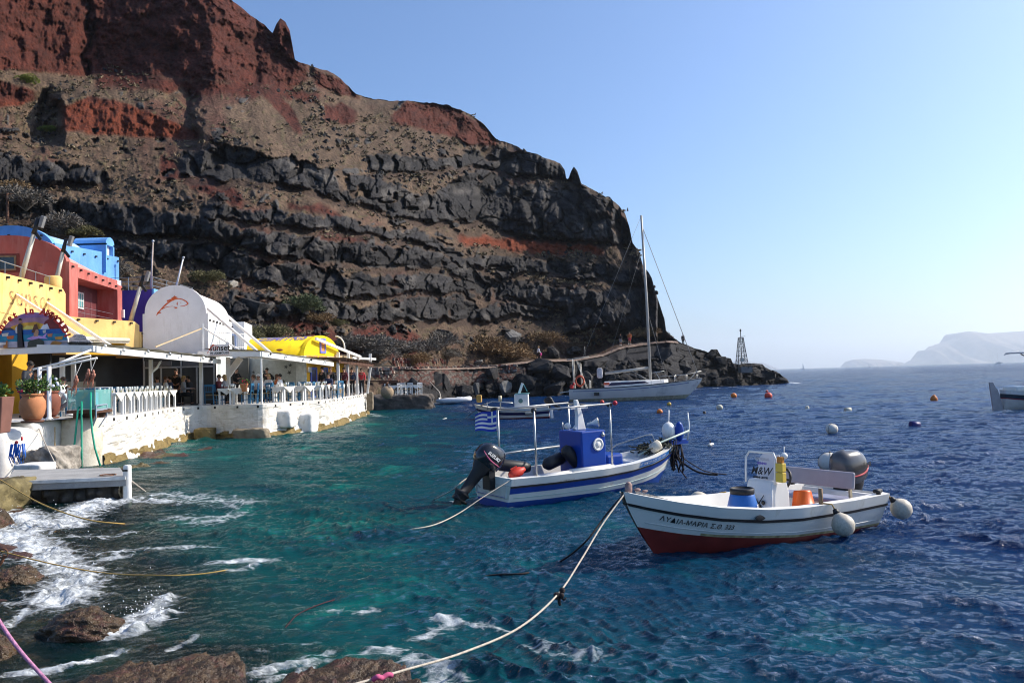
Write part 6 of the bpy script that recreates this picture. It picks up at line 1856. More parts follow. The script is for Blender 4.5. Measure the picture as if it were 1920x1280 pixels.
# ================================================================ pots, tank, octopus and other things of the quay
M_TERRA = mat("terracotta", (.5, .2, .085), .8, .15, 3, .2, 20, stain=(.6, .4, .28), stain_amt=.2)
def leafy(name, par, c, r, seed, n=420, flower=None, leaf=.055):
    g = random.Random(seed)
    b = MB(); fl = MB()
    for k in range(n):
        d = Vector((g.gauss(0, 1), g.gauss(0, 1), g.gauss(.35, .8))).normalized()
        p = c + Vector((d.x * r[0], d.y * r[0], d.z * r[1])) * g.uniform(.35, 1.05) * (1 + .25 * math.sin(5 * d.x + 3 * d.z + seed))
        t = (d + Vector((g.gauss(0, .6), g.gauss(0, .6), g.gauss(0, .5)))).normalized(); s = t.cross(Vector((g.gauss(0, 1), g.gauss(0, 1), g.gauss(0, 1)))).normalized()
        L = leaf * g.uniform(.8, 1.5)
        b.cur = 1 if g.random() < .35 else 0
        b.add([p, p + t * L * .5 + s * L * .4, p + t * L, p + t * L * .5 - s * L * .4], [(0, 1, 2, 3)])
    o = b.build(name, [mat("leaf_dark", (.035, .09, .02), .5, .3, 9), mat("leaf_bright", (.14, .22, .03), .5, .3, 9)], par)
    b2 = MB()
    for k in range(9):
        a = g.uniform(0, 6.28); b2.tube([c + Vector((0, 0, -r[1] * .9)), c + Vector((math.cos(a) * r[0] * .4, math.sin(a) * r[0] * .4, 0)), c + Vector((math.cos(a) * r[0] * .8, math.sin(a) * r[0] * .8, r[1] * .5))], [.02, .014, .005], 5)
    b2.build("stems", HAIRG, par)
    if flower:
        for k in range(flower[1]):
            d = Vector((g.gauss(0, 1), -abs(g.gauss(0, 1)), g.gauss(.2, .6))).normalized(); fl.ball(c + Vector((d.x * r[0], d.y * r[0], d.z * r[1])), flower[2], 8, 5)
        fl.build("blossoms", flower[0], par, True)
    return o
URN = [(.2, 0), (.26, .04), (.34, .2), (.385, .42), (.37, .62), (.3, .74), (.28, .78), (.33, .8), (.33, .86), (.27, .86), (.25, .8)]
def urn(px, py, Y, s, label, m, seed, fl=None):
    p = W(px, py, QZ) if Y is None else feet(px, Y)
    t = thing("flowerpot", label, "flowerpot", p, (0, 0, 0), "pots of the near quay corner")
    MB().lathe([(r * s, h * s + .06) for r, h in URN], (0, 0, 0), 28).build("urn", m, t, True)
    MB().lathe([(.3 * s, 0), (.33 * s, .03), (.33 * s, .06), (.28 * s, .06)], (0, 0, 0), 24).build("saucer", mat("brown_saucer", (.12, .05, .03), .8), t, True)
    leafy("foliage", t, Vector((0, 0, 1.1 * s)), (.4 * s, .3 * s), seed, 900, fl)
    return t
urn(61, 792, None, .88, "round orange terracotta urn with a bushy green plant at the quay corner", M_TERRA, 3, (mat("red_flower", (.6, .03, .08), .6), 2, .04))
urn(90, 785, 25.3, .95, "dark red terracotta urn with a flowering plant behind the white rail posts", mat("dark_terracotta", (.2, .065, .04), .8, .2, 3), 5, (mat("blue_flower", (.6, .65, .8), .6), 7, .05))
p = W(-14, 812, 1.53)
t = thing("planter", "square tapered brown planter with a clipped plant at the far left edge", "planter", p, (0, 0, .2))
MB().box((0, 0, .38), (.5, .5, .76), None, 1.25).build("box", mat("brown_planter", (.17, .075, .055), .7, .15, 3), t, False, False, .02)
leafy("foliage", t, Vector((0, 0, .84)), (.27, .15), 9, 600)
p = P(450, 728, 36.4)
t = thing("flowerpot", "small terracotta pot with red flowers fixed to the thin white post", "flowerpot", p, (0, 0, 0), "pots of the near quay corner")
t.location = P(485 - 27, 728, 36.45)
MB().lathe([(.1, -.15), (.16, .15), (.18, .17), (.18, .22), (.14, .22)], (0, 0, 0), 16).build("pot", M_TERRA, t, True)
leafy("foliage", t, Vector((0, 0, .3)), (.18, .14), 4, 160, (MATS["red_flower"], 8, .035))
# white rail of the corner and rail posts
t = thing("guard_rail", "white corner rail of two round posts with slanting tubes up to the roof", "rail", feet(82, 24.4))
for px, y in ((74, 24.6), (92, 24.1)):
    p = feet(px, y); MB().tube([p, p + Vector((0, 0, .06)), p + Vector((0, 0, .1)), p + Vector((0, 0, 1.62))], [.12, .1, .06, .06], 12).build("post", M_WPAINT, t, True, True)
for a, b in ((P(62, 692, 24.8), P(170, 667, 24.6)), (P(76, 694, 24.3), P(182, 671, 24.2)), (P(100, 685, 25), P(170, 656, 26.4))): MB().tube([a, b], .035, 8).build("tube", M_WPAINT, t, True, True)
# fish tank
p0, p1, p2 = P(127, 764, 24.6), P(178, 764, 24.45), P(198, 757, 25.6)
z0, z1 = 1.78, 2.44
t = thing("fish_tank", "green tinted glass fish tank on a dark stand at the quay corner", "fish tank", (p0.x, p0.y, z0))
f = Fr((p0.x, p0.y), (p1.x, p1.y)); dep = .75
m_, t_, N_, L_, b_ = _nodes("tank_glass"); b_.inputs["Base Color"].default_value = (.25, .6, .55, 1); b_.inputs["Roughness"].default_value = .05; b_.inputs["Alpha"].default_value = .55
mb = MB(); f.box(mb, 0, f.w, 0, dep, z0, z1 - .06); mb.build("glass", m_, t, False, True)
mb = MB()
for a in (0, f.w): 
    for b in (0, dep): mb.bar(f.pt(a, b, z0 - .02), f.pt(a, b, z1), .03, .03)
for z in (z0, z1):
    mb.bar(f.pt(0, 0, z), f.pt(f.w, 0, z), .025, .025); mb.bar(f.pt(0, dep, z), f.pt(f.w, dep, z), .025, .025); mb.bar(f.pt(0, 0, z), f.pt(0, dep, z), .025, .025); mb.bar(f.pt(f.w, 0, z), f.pt(f.w, dep, z), .025, .025)
mb.build("frame", M_STEEL, t, False, True)
mb = MB(); f.box(mb, -.03, f.w + .03, -.02, dep + .02, z0 - .12, z0 - .03); f.box(mb, .1, .22, .1, .3, QZ, z0 - .12); f.box(mb, f.w - .25, f.w - .1, .1, .3, QZ, z0 - .12); f.box(mb, .1, f.w - .1, .5, .7, QZ, z0 - .12); mb.build("stand", M_BROWN, t, False, True)
mb = MB(); f.box(mb, .04, f.w - .04, .3, .36, z0 + .02, z1 - .12); mb.build("back_panel", mat("tank_back", (.02, .25, .24), .6, .4, 6), t, False, True)
mb = MB(); f.box(mb, f.w - .28, f.w - .03, .06, .2, z0 + .05, z1 - .15); mb.build("blue_crate", mat("tank_blue", (.05, .35, .6), .5, .3, 8), t, False, True)
g = random.Random(2)
for k in range(6):
    c = f.pt(.1 + g.random() * .45, .12, z0 + .1 + g.random() * .4); MB().ball(c, .05, 8, 6, (1.4, .35, .7)).build("fish", mat("fish_yellow", (.45, .38, .1), .5), t, True, True)
t = thing("tank_bracket", "bluish steel bracket with struts beside the fish tank", "bracket", P(190, 762, 24.6))
a, b, c, d = P(180, 760, 24.4), P(200, 757, 25.0), P(180, 783, 24.4), P(200, 778, 25.0)
mb = MB()
for q, r in ((a, b), (a, c), (b, d), (a + Vector((0, 0, -.15)), b + Vector((0, 0, -.15))), (c, P(174, 798, 24.5)), (d, P(185, 801, 24.9))): mb.bar(q, r, .035, .035)
mb.build("frame", mat("blue_steel", (.28, .33, .4), .5), t, False, True)
# octopuses hung up to dry
def octopus(px, py0, py1, Y, label, seed, pale=False):
    g = random.Random(seed)
    a, b = P(px, py0, Y), P(px, py1, Y); L = a.z - b.z
    t = thing("octopus", label, "octopus", a, (0, 0, 0), "octopuses hung to dry over the tank")
    m = mat("octopus_pale", (.6, .5, .46), .4, .2, 8) if pale else mat("octopus_pink", (.36, .15, .1), .4, .3, 8)
    MB().ball((0, 0, -.07), .055, 12, 8, (.8, .8, 1.7)).build("mantle", m, t, True)
    b_ = MB()
    for k in range(8):
        an = k * .785
        b_.tube([Vector((math.cos(an) * (.03 + .09 * s * (1 - .7 * s)) + .02 * math.sin(9 * s + k) - .1 * s, math.sin(an) * .05, -.1 - s * (L - .1) * (.75 + .25 * ((k * 37) % 10) / 10))) for s in np.linspace(0, 1, 9)], [.018, .018, .016, .014, .012, .01, .008, .006, .003], 6)
    b_.build("arms", m, t, True)
octopus(143, 704, 745, 24.3, "reddish octopus hanging lowest in front of the tank's left half", 1)
octopus(166, 692, 728, 24.2, "reddish octopus hanging at the left of the hanging pair above the tank", 2)
octopus(175, 694, 731, 24.25, "reddish octopus hanging at the right of the hanging pair above the tank", 3)
for pts, lb in ((((140, 678), (143, 703), (153, 680)), "white cord loop holding the lowest octopus"), (((170, 670), (171, 695), (180, 672)), "white cord loop holding the hanging pair of octopuses")):
    tag(MB().tube([P(a, b, 24.25) for a, b in pts], .012, 6).build("cord_loop", M_WPAINT), lb, "cord")
# green hoses from the tank into the sea
M_HOSE = mat("green_hose", (.01, .33, .2), .45, .12, 4)
for pts, lb in ((((149, 762), (146, 768), (143, 800), (140, 830), (134, 855), (129, 873)), "green hose that swings left below the fish tank"), (((153, 752), (153, 800), (153, 840), (153, 876)), "green hose hanging straight down from the fish tank"), (((170, 735), (170, 775), (173, 810), (178, 840), (188, 873)), "green hose that curves to the right onto the weedy stone")):
    tag(MB().tube([P(a, b, 24.35 - .35 * k / len(pts)) for k, (a, b) in enumerate(pts)], .03, 8).build("hose", M_HOSE, None, True), lb, "hose", "green hoses of the fish tank")
# coil of blue rope on the ledge
t = thing("rope_coil", "bright blue rope coil with red ties hanging on the white ledge", "rope", P(34, 828, 21.2))
g = random.Random(6); mb = MB()
for k in range(10):
    c = P(24 + 20 * g.random(), 831 + 3 * g.random(), 21.15 - .05 * g.random()); l = .3 + .36 * g.random()
    mb.tube([c + Vector((-.05, 0, 0)), c + Vector((-.09, -.02, -l * .6)), c + Vector((0, -.03, -l)), c + Vector((.08, -.02, -l * .55)), c + Vector((.04, 0, .02))], .015, 6)
mb.build("coil", mat("blue_rope", (.02, .14, .55), .6, .15, 10), t, True, True)
mb = MB(); mb.ball(P(31, 829, 21.1), .045, 8, 6); mb.ball(P(41, 822, 21.1), .04, 8, 6, (.7, .7, 1.6)); mb.build("tie", mat("red_tie", (.6, .05, .06), .6), t, True, True)

# walkers on the path
for px, py, rz, top, bot, lb in ((1010, 676, -80, WHT, BLK, "walker in a white shirt with a pink bag on the path"), (1164, 648, 170, BLK, GRY, "walker in black on the path left of the yacht mast"), (1181, 645, 160, ORG, RED_, "walker in orange on the path next to the mast"), (1281, 648, 180, BLK, BLK, "dark figure standing on the ridge right of the forestay")):
    p = on_cliff(px, py + 2)
    q = P(px, py, p.y - .3 if px < 1270 else 118)
    person(lb, q, R(rz), 'walk' if px < 1270 else 'stand', top, bot, HAIRB if px == 1010 else HAIRD, 1.72 if px != 1010 else 1.8, group="walkers on the path", shorts=px < 1200)
q = P(1014, 664, on_cliff(1010, 678).y - .5)
tag(MB().ball(q, .22, 10, 7, (.6, .5, 1)).build("bag", mat("pink_bag", (.7, .05, .25), .7), None, True), "pink bag carried by the walker in the white shirt", "bag")
# light tower on the point
b0 = P(1391, 684, 121); h = 5.1
t = thing("light_tower", "small steel lattice light tower on the lava point", "light tower", b0)
cor = lambda s, z: b0 + Vector((s[0] * (.75 - .55 * z / h), s[1] * (.75 - .55 * z / h), z))
S4 = ((-1, -1), (1, -1), (1, 1), (-1, 1))
mb = MB()
for s in S4: mb.tube([cor(s, -.6), cor(s, h * .82)], .05, 5)
mb.build("legs", mat("dark_steel", (.05, .05, .05), .6), t, False, True)
mb = MB()
for k in range(6):
    za, zb = h * .82 * k / 6, h * .82 * (k + 1) / 6
    for i in range(4):
        mb.tube([cor(S4[i], za), cor(S4[(i + 1) % 4], zb)], .025, 4); mb.tube([cor(S4[(i + 1) % 4], za), cor(S4[i], zb)], .025, 4); mb.tube([cor(S4[i], zb), cor(S4[(i + 1) % 4], zb)], .025, 4)
mb.build("bracing", MATS["dark_steel"], t, False, True)
mb = MB(); mb.tube([b0 + Vector((0, 0, 0)), b0 + Vector((0, 0, h))], .06, 6); mb.build("mast", MATS["dark_steel"], t, False, True)
mb = MB(); mb.cyl(b0 + Vector((0, 0, h)), b0 + Vector((0, 0, h + .35)), .14, .1, 10); mb.build("lantern", M_BLACK, t, True, True)
mb = MB(); mb.bar(b0 + Vector((0, 0, h * .84)), b0 + Vector((.7, 0, h * .86)), .06, .06); mb.box(b0 + Vector((-.05, -.4, .75)), (.5, .25, .5)); mb.build("panel_box", M_STEEL, t, False, True)
o = MB().box(b0 + Vector((.55, .3, -.75)), (1.7, 1.7, .9)).build("concrete_base", mat("grey_concrete", (.16, .16, .16), .9)); tag(o, "grey concrete block under the light tower", "plinth")
# ================================================================ boats
class Hull:
    """x forward from the stern, y to port, z up from the water; stations are (s, half beam, sheer, keel, paint line)"""
    def __init__(s, x0, x1, rake, st, full=.3, tran=0.0):
        s.x0, s.x1, s.rake = x0, x1, rake; s.st = np.array(st, float); s.full = full; s.tran = tran
    def g(s, u, c): return float(np.interp(u, s.st[:, 0], s.st[:, c]))
    def x(s, u, z):
        zk, zs = s.g(u, 3), s.g(u, 2)
        t = max(0, min(1, (z - zk) / (zs - zk)))
        return s.x0 + (s.x1 - s.x0) * u - s.rake * (1 - t) ** 1.3 * max(0, (u - .55) / .45) ** 1.6 - s.tran * (t) * max(0, 1 - u / .1)
    def y(s, u, z):
        zk, zs = s.g(u, 3), s.g(u, 2)
        t = max(0, min(1.1, (z - zk) / (zs - zk)))
        e = s.full + .62 * max(0, (u - .45) / .55) ** 1.2
        return s.g(u, 1) * t ** e
    def pt(s, u, z, side, off=0.0): return Vector((s.x(u, z), side * (s.y(u, z) + off), z))
    def strip(s, za, zb, off=0.0, n=4, us=None, caps=True):
        """skin between two heights, both sides and the transom"""
        us = us if us is not None else np.linspace(0, 1, 44)
        mb = MB()
        for side in (1, -1):
            rows = []
            for k in range(n + 1):
                rows.append([s.pt(u, za(u) + (zb(u) - za(u)) * k / n, side, off) for u in us])
            mb.grid(rows)
        if us[0] == 0 and caps:
            rows = []
            for k in range(n + 1):
                z = za(0) + (zb(0) - za(0)) * k / n
                a, b = s.pt(0, z, 1, off), s.pt(0, z, -1, off)
                rows.append([a.lerp(b, q / 6) for q in range(7)])
            mb.grid(rows)
        return mb
    def u_of(s, x, z):
        us = np.linspace(0, 1, 200); xs = [s.x(u, z) for u in us]
        return float(np.interp(x, xs, us))

M_GEL = mat("white_gelcoat", (.76, .75, .7), .3, .06, 2, spec=.5, stain=(.46, .4, .27), stain_amt=.22, sscale=1.8, streak=True)
M_INNER = mat("boat_inner", (.72, .71, .68), .5, .06, 2, stain=(.45, .38, .28), stain_amt=.15, sscale=2)
M_ANTI = mat("antifouling_red", (.2, .025, .02), .55, .25, 3, stain=(.1, .03, .02), stain_amt=.3)
M_BBLUE = mat("boat_blue", (.002, .045, .3), .35, .1, 2, spec=.35)
M_DBLUE = mat("boat_deep_blue", (.002, .05, .27), .45, .15, 2)
M_RUBBER = mat("black_rubber", (.014, .014, .016), .5, .2, 5)
M_ROPEW = mat("pale_rope", (.5, .44, .36), .9, .25, 30, .4, 120)
M_ROPEY = mat("yellow_rope", (.42, .27, .08), .9, .25, 30, .4, 120)
M_ROPED = mat("dark_rope", (.02, .014, .014), .9, .3, 30)
M_ROPEP = mat("pink_rope", (.45, .2, .33), .9, .3, 30, .4, 120)
M_FEND = mat("fender_white", (.52, .47, .38), .55, .15, 6, stain=(.2, .17, .1), stain_amt=.3, sscale=4)
LV = lambda *z: None

def outboard(par, x, z, tilt, cowl_m, leg_m, s=1.0, txt=None, stripe=None, name="outboard_motor", txtm=None):
    """motor on the transom: clamp at (x, 0, z); tilt in radians swings the leg up behind"""
    e = Matrix.Rotation(tilt, 3, 'Y')
    o = Vector((x, 0, z))
    T = lambda p: o + e @ (Vector(p) * s)
    # cowl: rounded box lofted along the vertical
    rows = []
    for zz, hx, hy, cx in ((.06, .26, .17, -.22), (.12, .31, .2, -.22), (.25, .34, .215, -.22), (.38, .335, .21, -.21), (.48, .3, .185, -.2), (.55, .24, .14, -.185), (.585, .14, .08, -.17), (.59, .02, .02, -.16)):
        row = []
        for k in range(24):
            a = 2 * math.pi * k / 24
            ca, sa = math.cos(a), math.sin(a)
            row.append(T((cx + hx * math.copysign(abs(ca) ** .6, ca) * (1 if ca > 0 else .92), hy * math.copysign(abs(sa) ** .7, sa), zz + .025 * ca * (zz - .06) / .53)))
        rows.append(row)
    mot = MB().grid(rows, True).build(name, cowl_m, par, True)
    rows = []
    for zz, hx, hy, cx in ((.1, .26, .175, -.22), (-.02, .22, .15, -.22), (-.12, .15, .11, -.24), (-.45, .12, .07, -.26), (-.62, .11, .06, -.27), (-.66, .2, .09, -.29), (-.69, .18, .08, -.3), (-.85, .1, .035, -.28), (-.98, .08, .015, -.26)):
        rows.append([T((cx + hx * math.cos(2 * math.pi * k / 16), hy * math.sin(2 * math.pi * k / 16), zz)) for k in range(16)])
    MB().grid(rows, True).build("leg", leg_m, mot, True)
    b = MB(); b.tube([T((-.08, 0, -.8)), T((-.42, 0, -.8))], [.03, .06], 10)
    for k in range(3):
        a = k * 2.09
        b.add([T((-.36, .03 * math.cos(a), -.8 + .03 * math.sin(a))), T((-.4, .12 * math.cos(a - .3), -.8 + .12 * math.sin(a - .3))), T((-.38, .14 * math.cos(a + .2), -.8 + .14 * math.sin(a + .2))), T((-.34, .12 * math.cos(a + .5), -.8 + .12 * math.sin(a + .5)))], [(0, 1, 2, 3)])
    b.build("propeller", leg_m, mot, True)
    b = MB(); b.box(o + Vector((-.0, 0, -.12 * s)), (.14 * s, .3 * s, .4 * s)); b.build("clamp", M_RUBBER, mot)
    for side in (1, -1):
        if txt: letters("lettering", txt, .105 * s, lambda tx, ty: T((-.24 - side * tx, side * (.225 + .012 - .25 * max(0, ty + .27 - .42)), .3 + ty + .0)), txtm, mot, bold=.004, shear=.25)
        if stripe:
            b = MB(); b.tube([T((-.22 + q * .26, side * (.222 - .05 * abs(q) ** 3), .19 + .09 * q * q * (1 if q < 0 else .3))) for q in np.linspace(-1, 1, 9)], [.004, .012, .016, .016, .016, .014, .012, .01, .004], 5); b.build("stripe", stripe, mot, True)
    return mot

def white_boat():
    hd = math.atan2(-.54, -.842)
    t = thing("motorboat", "white open motorboat with a red bottom and Greek name on its bow, nearest boat", "boat", (3.31, 11.5, 0), (0, R(-1.2), hd))
    H = Hull(-2.16, 2.36, .62, [(0, .80, .54, -.2, .05), (.2, .84, .52, -.2, .06), (.45, .85, .52, -.2, .1), (.6, .8, .55, -.2, .15), (.75, .66, .62, -.19, .21), (.87, .44, .71, -.17, .28), (.95, .2, .79, -.14, .34), (1, .03, .85, -.1, .38)], .26)
    sh = lambda u: H.g(u, 2); pl = lambda u: H.g(u, 4)
    H.strip(lambda u: H.g(u, 3), pl, 0).build("hull_bottom", M_ANTI, t, True)
    H.strip(pl, lambda u: sh(u) - .17, 0, 5).build("hull", M_GEL, t, True)
    H.strip(lambda u: sh(u) - .185, lambda u: sh(u) - .145, .022, 2).build("rub_rail", M_RUBBER, t, True)
    H.strip(lambda u: sh(u) - .15, lambda u: sh(u), .012, 3).build("upper_strake", M_GEL, t, True)
    for f in (.3,):
        b = MB()
        for side in (1, -1): b.tube([H.pt(u, pl(u) + (sh(u) - .17 - pl(u)) * f, side, .0) for u in np.linspace(.02, .97, 40)], .007, 5)
        b.build("strake_line", mat("strake_shade", (.6, .6, .57), .4, .05), t, True)
    def lin(u, q):
        z = .17 + .25 * max(0, u - .6)
        return Vector((H.x(u, z) - .05, q * max(0, H.y(u, z) - .06), z))
    b = MB()
    for side in (1, -1):
        us = np.linspace(0, .985, 44)
        b.grid([[H.pt(u, sh(u), side, .012) for u in us], [Vector((H.x(u, sh(u)), side * max(.0, H.y(u, sh(u)) - .11), sh(u) + .012)) for u in us]])
        b.grid([[Vector((H.x(u, sh(u)), side * max(0, H.y(u, sh(u)) - .11), sh(u) + .012)) for u in us], [lin(u, side) for u in us]])
    us = np.linspace(0, .985, 30)
    b.grid([[lin(u, q) for u in us] for q in np.linspace(-1, 1, 9)])
    b.box((-2.09, 0, .36), (.1, 1.3, .3))
    b.build("liner", M_INNER, t, True)
    us = np.linspace(.8, .985, 14)
    b = MB(); b.grid([[Vector((H.x(u, sh(u)), q * max(0, H.y(u, sh(u)) - .1), sh(u) - .06)) for u in us] for q in np.linspace(-1, 1, 7)]); b.box((H.x(.8, .5) - .0, 0, .47), (.03, .7, .22)); b.build("foredeck", M_INNER, t, True)
    b = MB(); b.box((.5, .0, .36), (.45, 1.1, .06)); b.box((.5, .0, .26), (.4, 1.0, .14)); b.build("thwart", M_INNER, t, False, False, .02)
    b = MB(); b.box((.95, .3, .36), (.7, .2, .05)); b.box((.95, -.3, .36), (.7, .2, .05)); b.build("side_seat", M_INNER, t)
    # console
    cx = -.46
    b = MB(); b.prism([(-.12, .12), (.24, .12), (.22, .62), (.16, .8), (-.06, .8), (-.12, .62)], (cx, .26, 0), (1, 0, 0), (0, 0, 1), .52)
    cn = b.build("console", M_INNER, t, False, False, .025)
    b = MB(); b.box((cx + .225, -.02, .45), (.01, .5, .6)); 
    b = MB(); b.prism([(-.22, .8), (.22, .8), (.2, 1.1), (.14, 1.16), (-.14, 1.16), (-.2, 1.1)], (cx + .17, 0, 0), (0, 1, 0), (-.2, 0, 1), .012)
    m_, t_, N_, L_, b_ = _nodes("perspex"); b_.inputs["Base Color"].default_value = (.6, .62, .68, 1); b_.inputs["Roughness"].default_value = .15; b_.inputs["Alpha"].default_value = .75
    b.build("windscreen", m_, cn)
    b = MB(); b.tube([(cx + .2, -.26, .76), (cx + .18, -.27, 1.12), (cx + .16, -.22, 1.2), (cx + .16, .22, 1.2), (cx + .18, .27, 1.12), (cx + .2, .26, .76)], .016, 8); b.tube([(cx + .255, .25, .78), (cx + .255, .25, .3)], .01, 6); b.build("screen_rail", M_WPAINT, cn, True)
    wf = lambda sz: (lambda x, y: Vector((cx + .19 - .2 * (.98 + y - .8) + .004, x, .98 + y)))
    for s_, zz, sz, m__ in (("NATIONAL", 1.1, .05, mat("faded_grey_ink", (.3, .3, .32), .7)), ("FISHING", 1.04, .045, mat("violet_ink", (.12, .08, .35), .7)), ("M&W", .93, .15, M_BLACK), ("MARINE CENTER", .84, .035, M_BLACK)):
        letters("lettering", s_, sz, (lambda z0: lambda x, y: Vector((cx + .196 - .2 * (z0 + y - .8), x, z0 + y)))(zz), m__, cn, bold=.003, shear=.2 if "&" in s_ else 0)
    b = MB()                                                   # crossed-rods emblem on the front
    F = lambda y, z: Vector((cx + .246, y, z))
    for a, c in (((-.13, .3), (.1, .6)), ((.13, .3), (-.1, .6))): b.tube([F(*a), F(*c)], [.016, .005], 5)
    for q in (-1, 1): b.ball(F(q * .085, .49), .035, 8, 5, (.1, 1, 1)); b.ball(F(q * .04, .4), .028, 8, 5, (.1, 1, .7))
    b.ball(F(0, .43), .05, 10, 6, (.1, 1, .8)); b.build("emblem", M_BLACK, cn, True)
    for z0, z1, r, m__ in ((.8, .94, .05, mat("yellow_tin", (.62, .44, .06), .5, .1)), (.945, 1.07, .05, MATS["yellow_tin"]), (1.075, 1.16, .036, mat("amber_tin", (.55, .2, .02), .4))):
        b = MB(); b.box((cx + .16, .34, (z0 + z1) / 2), (r * 1.8, r * 2.4, z1 - z0)); b.build("tin", m__, cn, False, False, .01)
    b = MB(); b.ball((cx + .1, .36, 1.17), .05, 10, 7, (1, 1, .9)); b.tube([(cx + .1, .36, 1.2), (cx + .1, .36, 1.3)], .006, 5); b.build("stern_light", M_WPAINT, cn, True)
    b = MB(); b.tube([(cx - .27 - .06 * math.cos(k * .45), .16 * math.sin(k * .45), .78 + .16 * math.cos(k * .45)) for k in range(15)], .02, 8); b.tube([(cx - .2, 0, .74), (cx - .29, 0, .78)], .03, 8); b.bar((cx - .29, -.15, .78), (cx - .29, .15, .78), .02, .03); b.build("steering_wheel", M_RUBBER, cn, True)
    # seat with a grey backrest across the boat, blue cushion
    b = MB(); b.box((-1.5, 0, .3), (.55, 1.2, .3)); b.build("seat_box", M_INNER, t, False, False, .02)
    b = MB(); b.box((-1.45, .0, .47), (.5, 1.2, .05)); b.build("seat_cushion", mat("blue_grey_vinyl", (.24, .25, .34), .5, .1), t, False, False, .015)
    b = MB(); b.box((-1.5, 0, .76), (.06, 1.36, .25), (0, -.12, 0)); b.build("backrest", mat("grey_vinyl", (.36, .33, .36), .5, .06), t, False, False, .025)
    b = MB()
    for y in (-.6, .6): MB().bar((-1.52, y, .4), (-1.5, y, .7), .03, .05).build("bracket", mat("cream_bracket", (.5, .42, .28), .6), t)
    outboard(t, -2.22, .53, R(12), mat("mariner_grey", (.075, .074, .078), .25, .12, 3, coat=.4), M_RUBBER, .98, "MARINER", mat("red_stripe", (.5, .03, .05), .4), txtm=M_BLACK)
    for y in (.76, -.76):
        b = MB(); b.tube([(-1.95, y, sh(0)), (-1.95, y, sh(0) + .06)], .035, 8); b.tube([(-2.02, y, sh(0) + .05), (-1.86, y, sh(0) + .05)], .03, 8); b.build("cleat", M_RUBBER, t, True)
    H.strip(pl, lambda u: pl(u) + .035, .003, 1, np.linspace(0, .8, 36)).build('scum_line', mat('scum', (.38, .33, .18), .7, .5, 9), t, True)
    b = MB(); b.tube([(-.55, .8, .48), (-.55, .8, .74)], .03, 8); b.build("rowlock", M_WOOD, t, True)
    b = MB(); b.ball((H.x(.62, .45), H.y(.62, .46) + .02, .45), .07, 12, 6, (1.5, .12, .55)); b.build("fairlead", M_RUBBER, t, True)
    b = MB(); b.tube([(2.24, 0, .8), (2.24, 0, .93)], .05, 8); b.ball((2.24, 0, .92), .045, 8, 5); b.ball((2.14, .06, .86), .035, 8, 5, (1.5, 1, .6)); b.ball((2.05, .1, .84), .028, 8, 5, (1.8, 1, .6)); b.build("bow_bitt", mat('old_rope', (.3, .2, .18), .9, .4, 20), t, True)
    x0 = 1.92
    def nm(x, y):
        X = x0 - x; z = sh(H.u_of(X, .5)) - .262 + y
        u = H.u_of(X, z); return H.pt(u, z, 1, .012)
    letters("lettering", "ΛΥΔΙΑ-ΜΑΡΙΑ Σ.Θ. 323", .086, nm, M_BLACK, t, bold=.0012, align='LEFT', space=1.08)
    b = MB(); b.tube([(2.2, .08, .84), (1.6, .42, .66), (.9, .62, .56), (.4, .5, .5), (.5, .1, .42)], .012, 6); b.build("line", M_ROPEW, t, True)
    return t, H
WB, WBH = white_boat()
WBM = Matrix.Translation(WB.location) @ WB.rotation_euler.to_matrix().to_4x4()
wp = lambda p: WBM @ Vector(p)

# things lying in and hanging from the white boat
t = thing("barrel", "blue plastic barrel with a black screw lid standing in the white boat", "barrel", wp((.34, .2, .15)))
MB().lathe([(.17, 0), (.2, .05), (.215, .2), (.21, .35), (.17, .5), (.15, .56)], (0, 0, 0), 24).build("body", mat("barrel_blue", (.015, .12, .42), .4, .1, 5), t, True)
MB().lathe([(.165, .53), (.168, .6), (.15, .61), (.145, .59), (0, .585)], (0, 0, 0), 24).build("lid", M_RUBBER, t, True)
for k_, ch_ in enumerate("3L"): letters("letter", ch_, .09, (lambda o_: lambda x, y: Vector((.217 * math.sin((x + o_) / .2 + .9), -.217 * math.cos((x + o_) / .2 + .9), .36 + y)))(.07 * k_), M_WPAINT, t, bold=.004)
t = thing("bucket", "orange plastic bucket standing upside down in the white boat beside the console", "bucket", wp((-.86, .28, .27)), (R(-8), R(8), .6))
MB().lathe([(.22, .0), (.22, .02), (.18, .03), (.13, .33), (.12, .36), (0, .36)], (0, 0, 0), 24).build("shell", mat("orange_plastic", (.75, .12, .01), .4, .06, 4), t, True)
MB().tube([(-.17, -.02, .02), (-.2, .1, .03), (-.24, .12, .02), (-.26, 0, .02), (-.22, -.08, .02)], .014, 6).build("handle", MATS["orange_plastic"], t, True)
def fender(p, top, r, label, hang):
    t = thing("fender", label, "fender", p, (0, 0, 0), "round fenders of the white boat")
    d = (Vector(top) - Vector(p)).normalized()
    MB().lathe([(0, -1.0), (.35, -.93), (.7, -.71), (.95, -.3), (1.0, 0), (.95, .32), (.75, .66), (.45, .95), (.3, 1.1)], (0, 0, 0), 24, d).build("ball", M_FEND, t, True)
    MB().lathe([(.31, 1.08), (.26, 1.3), (.2, 1.5), (.12, 1.55)], (0, 0, 0), 14, d).build("neck", M_RUBBER, t, True)
    for c in t.children: c.scale = (r, r, r)
    tag(MB().tube([Vector(p) + d * r * 1.5, Vector(p).lerp(Vector(top), .9), Vector(top), hang], .01, 6).build("fender_rope", M_ROPEY, None, True), "rope of the " + label, "rope")
fender(wp((-.72, 1.02, .25)), wp((-.68, .88, .52)), .155, "round cream fender on the near side of the white boat", wp((-.55, .8, .54)))
fender(wp((-2.36, .86, .3)), wp((-2.18, .76, .52)), .155, "round cream fender off the stern corner of the white boat", wp((-2.0, .7, .56)))
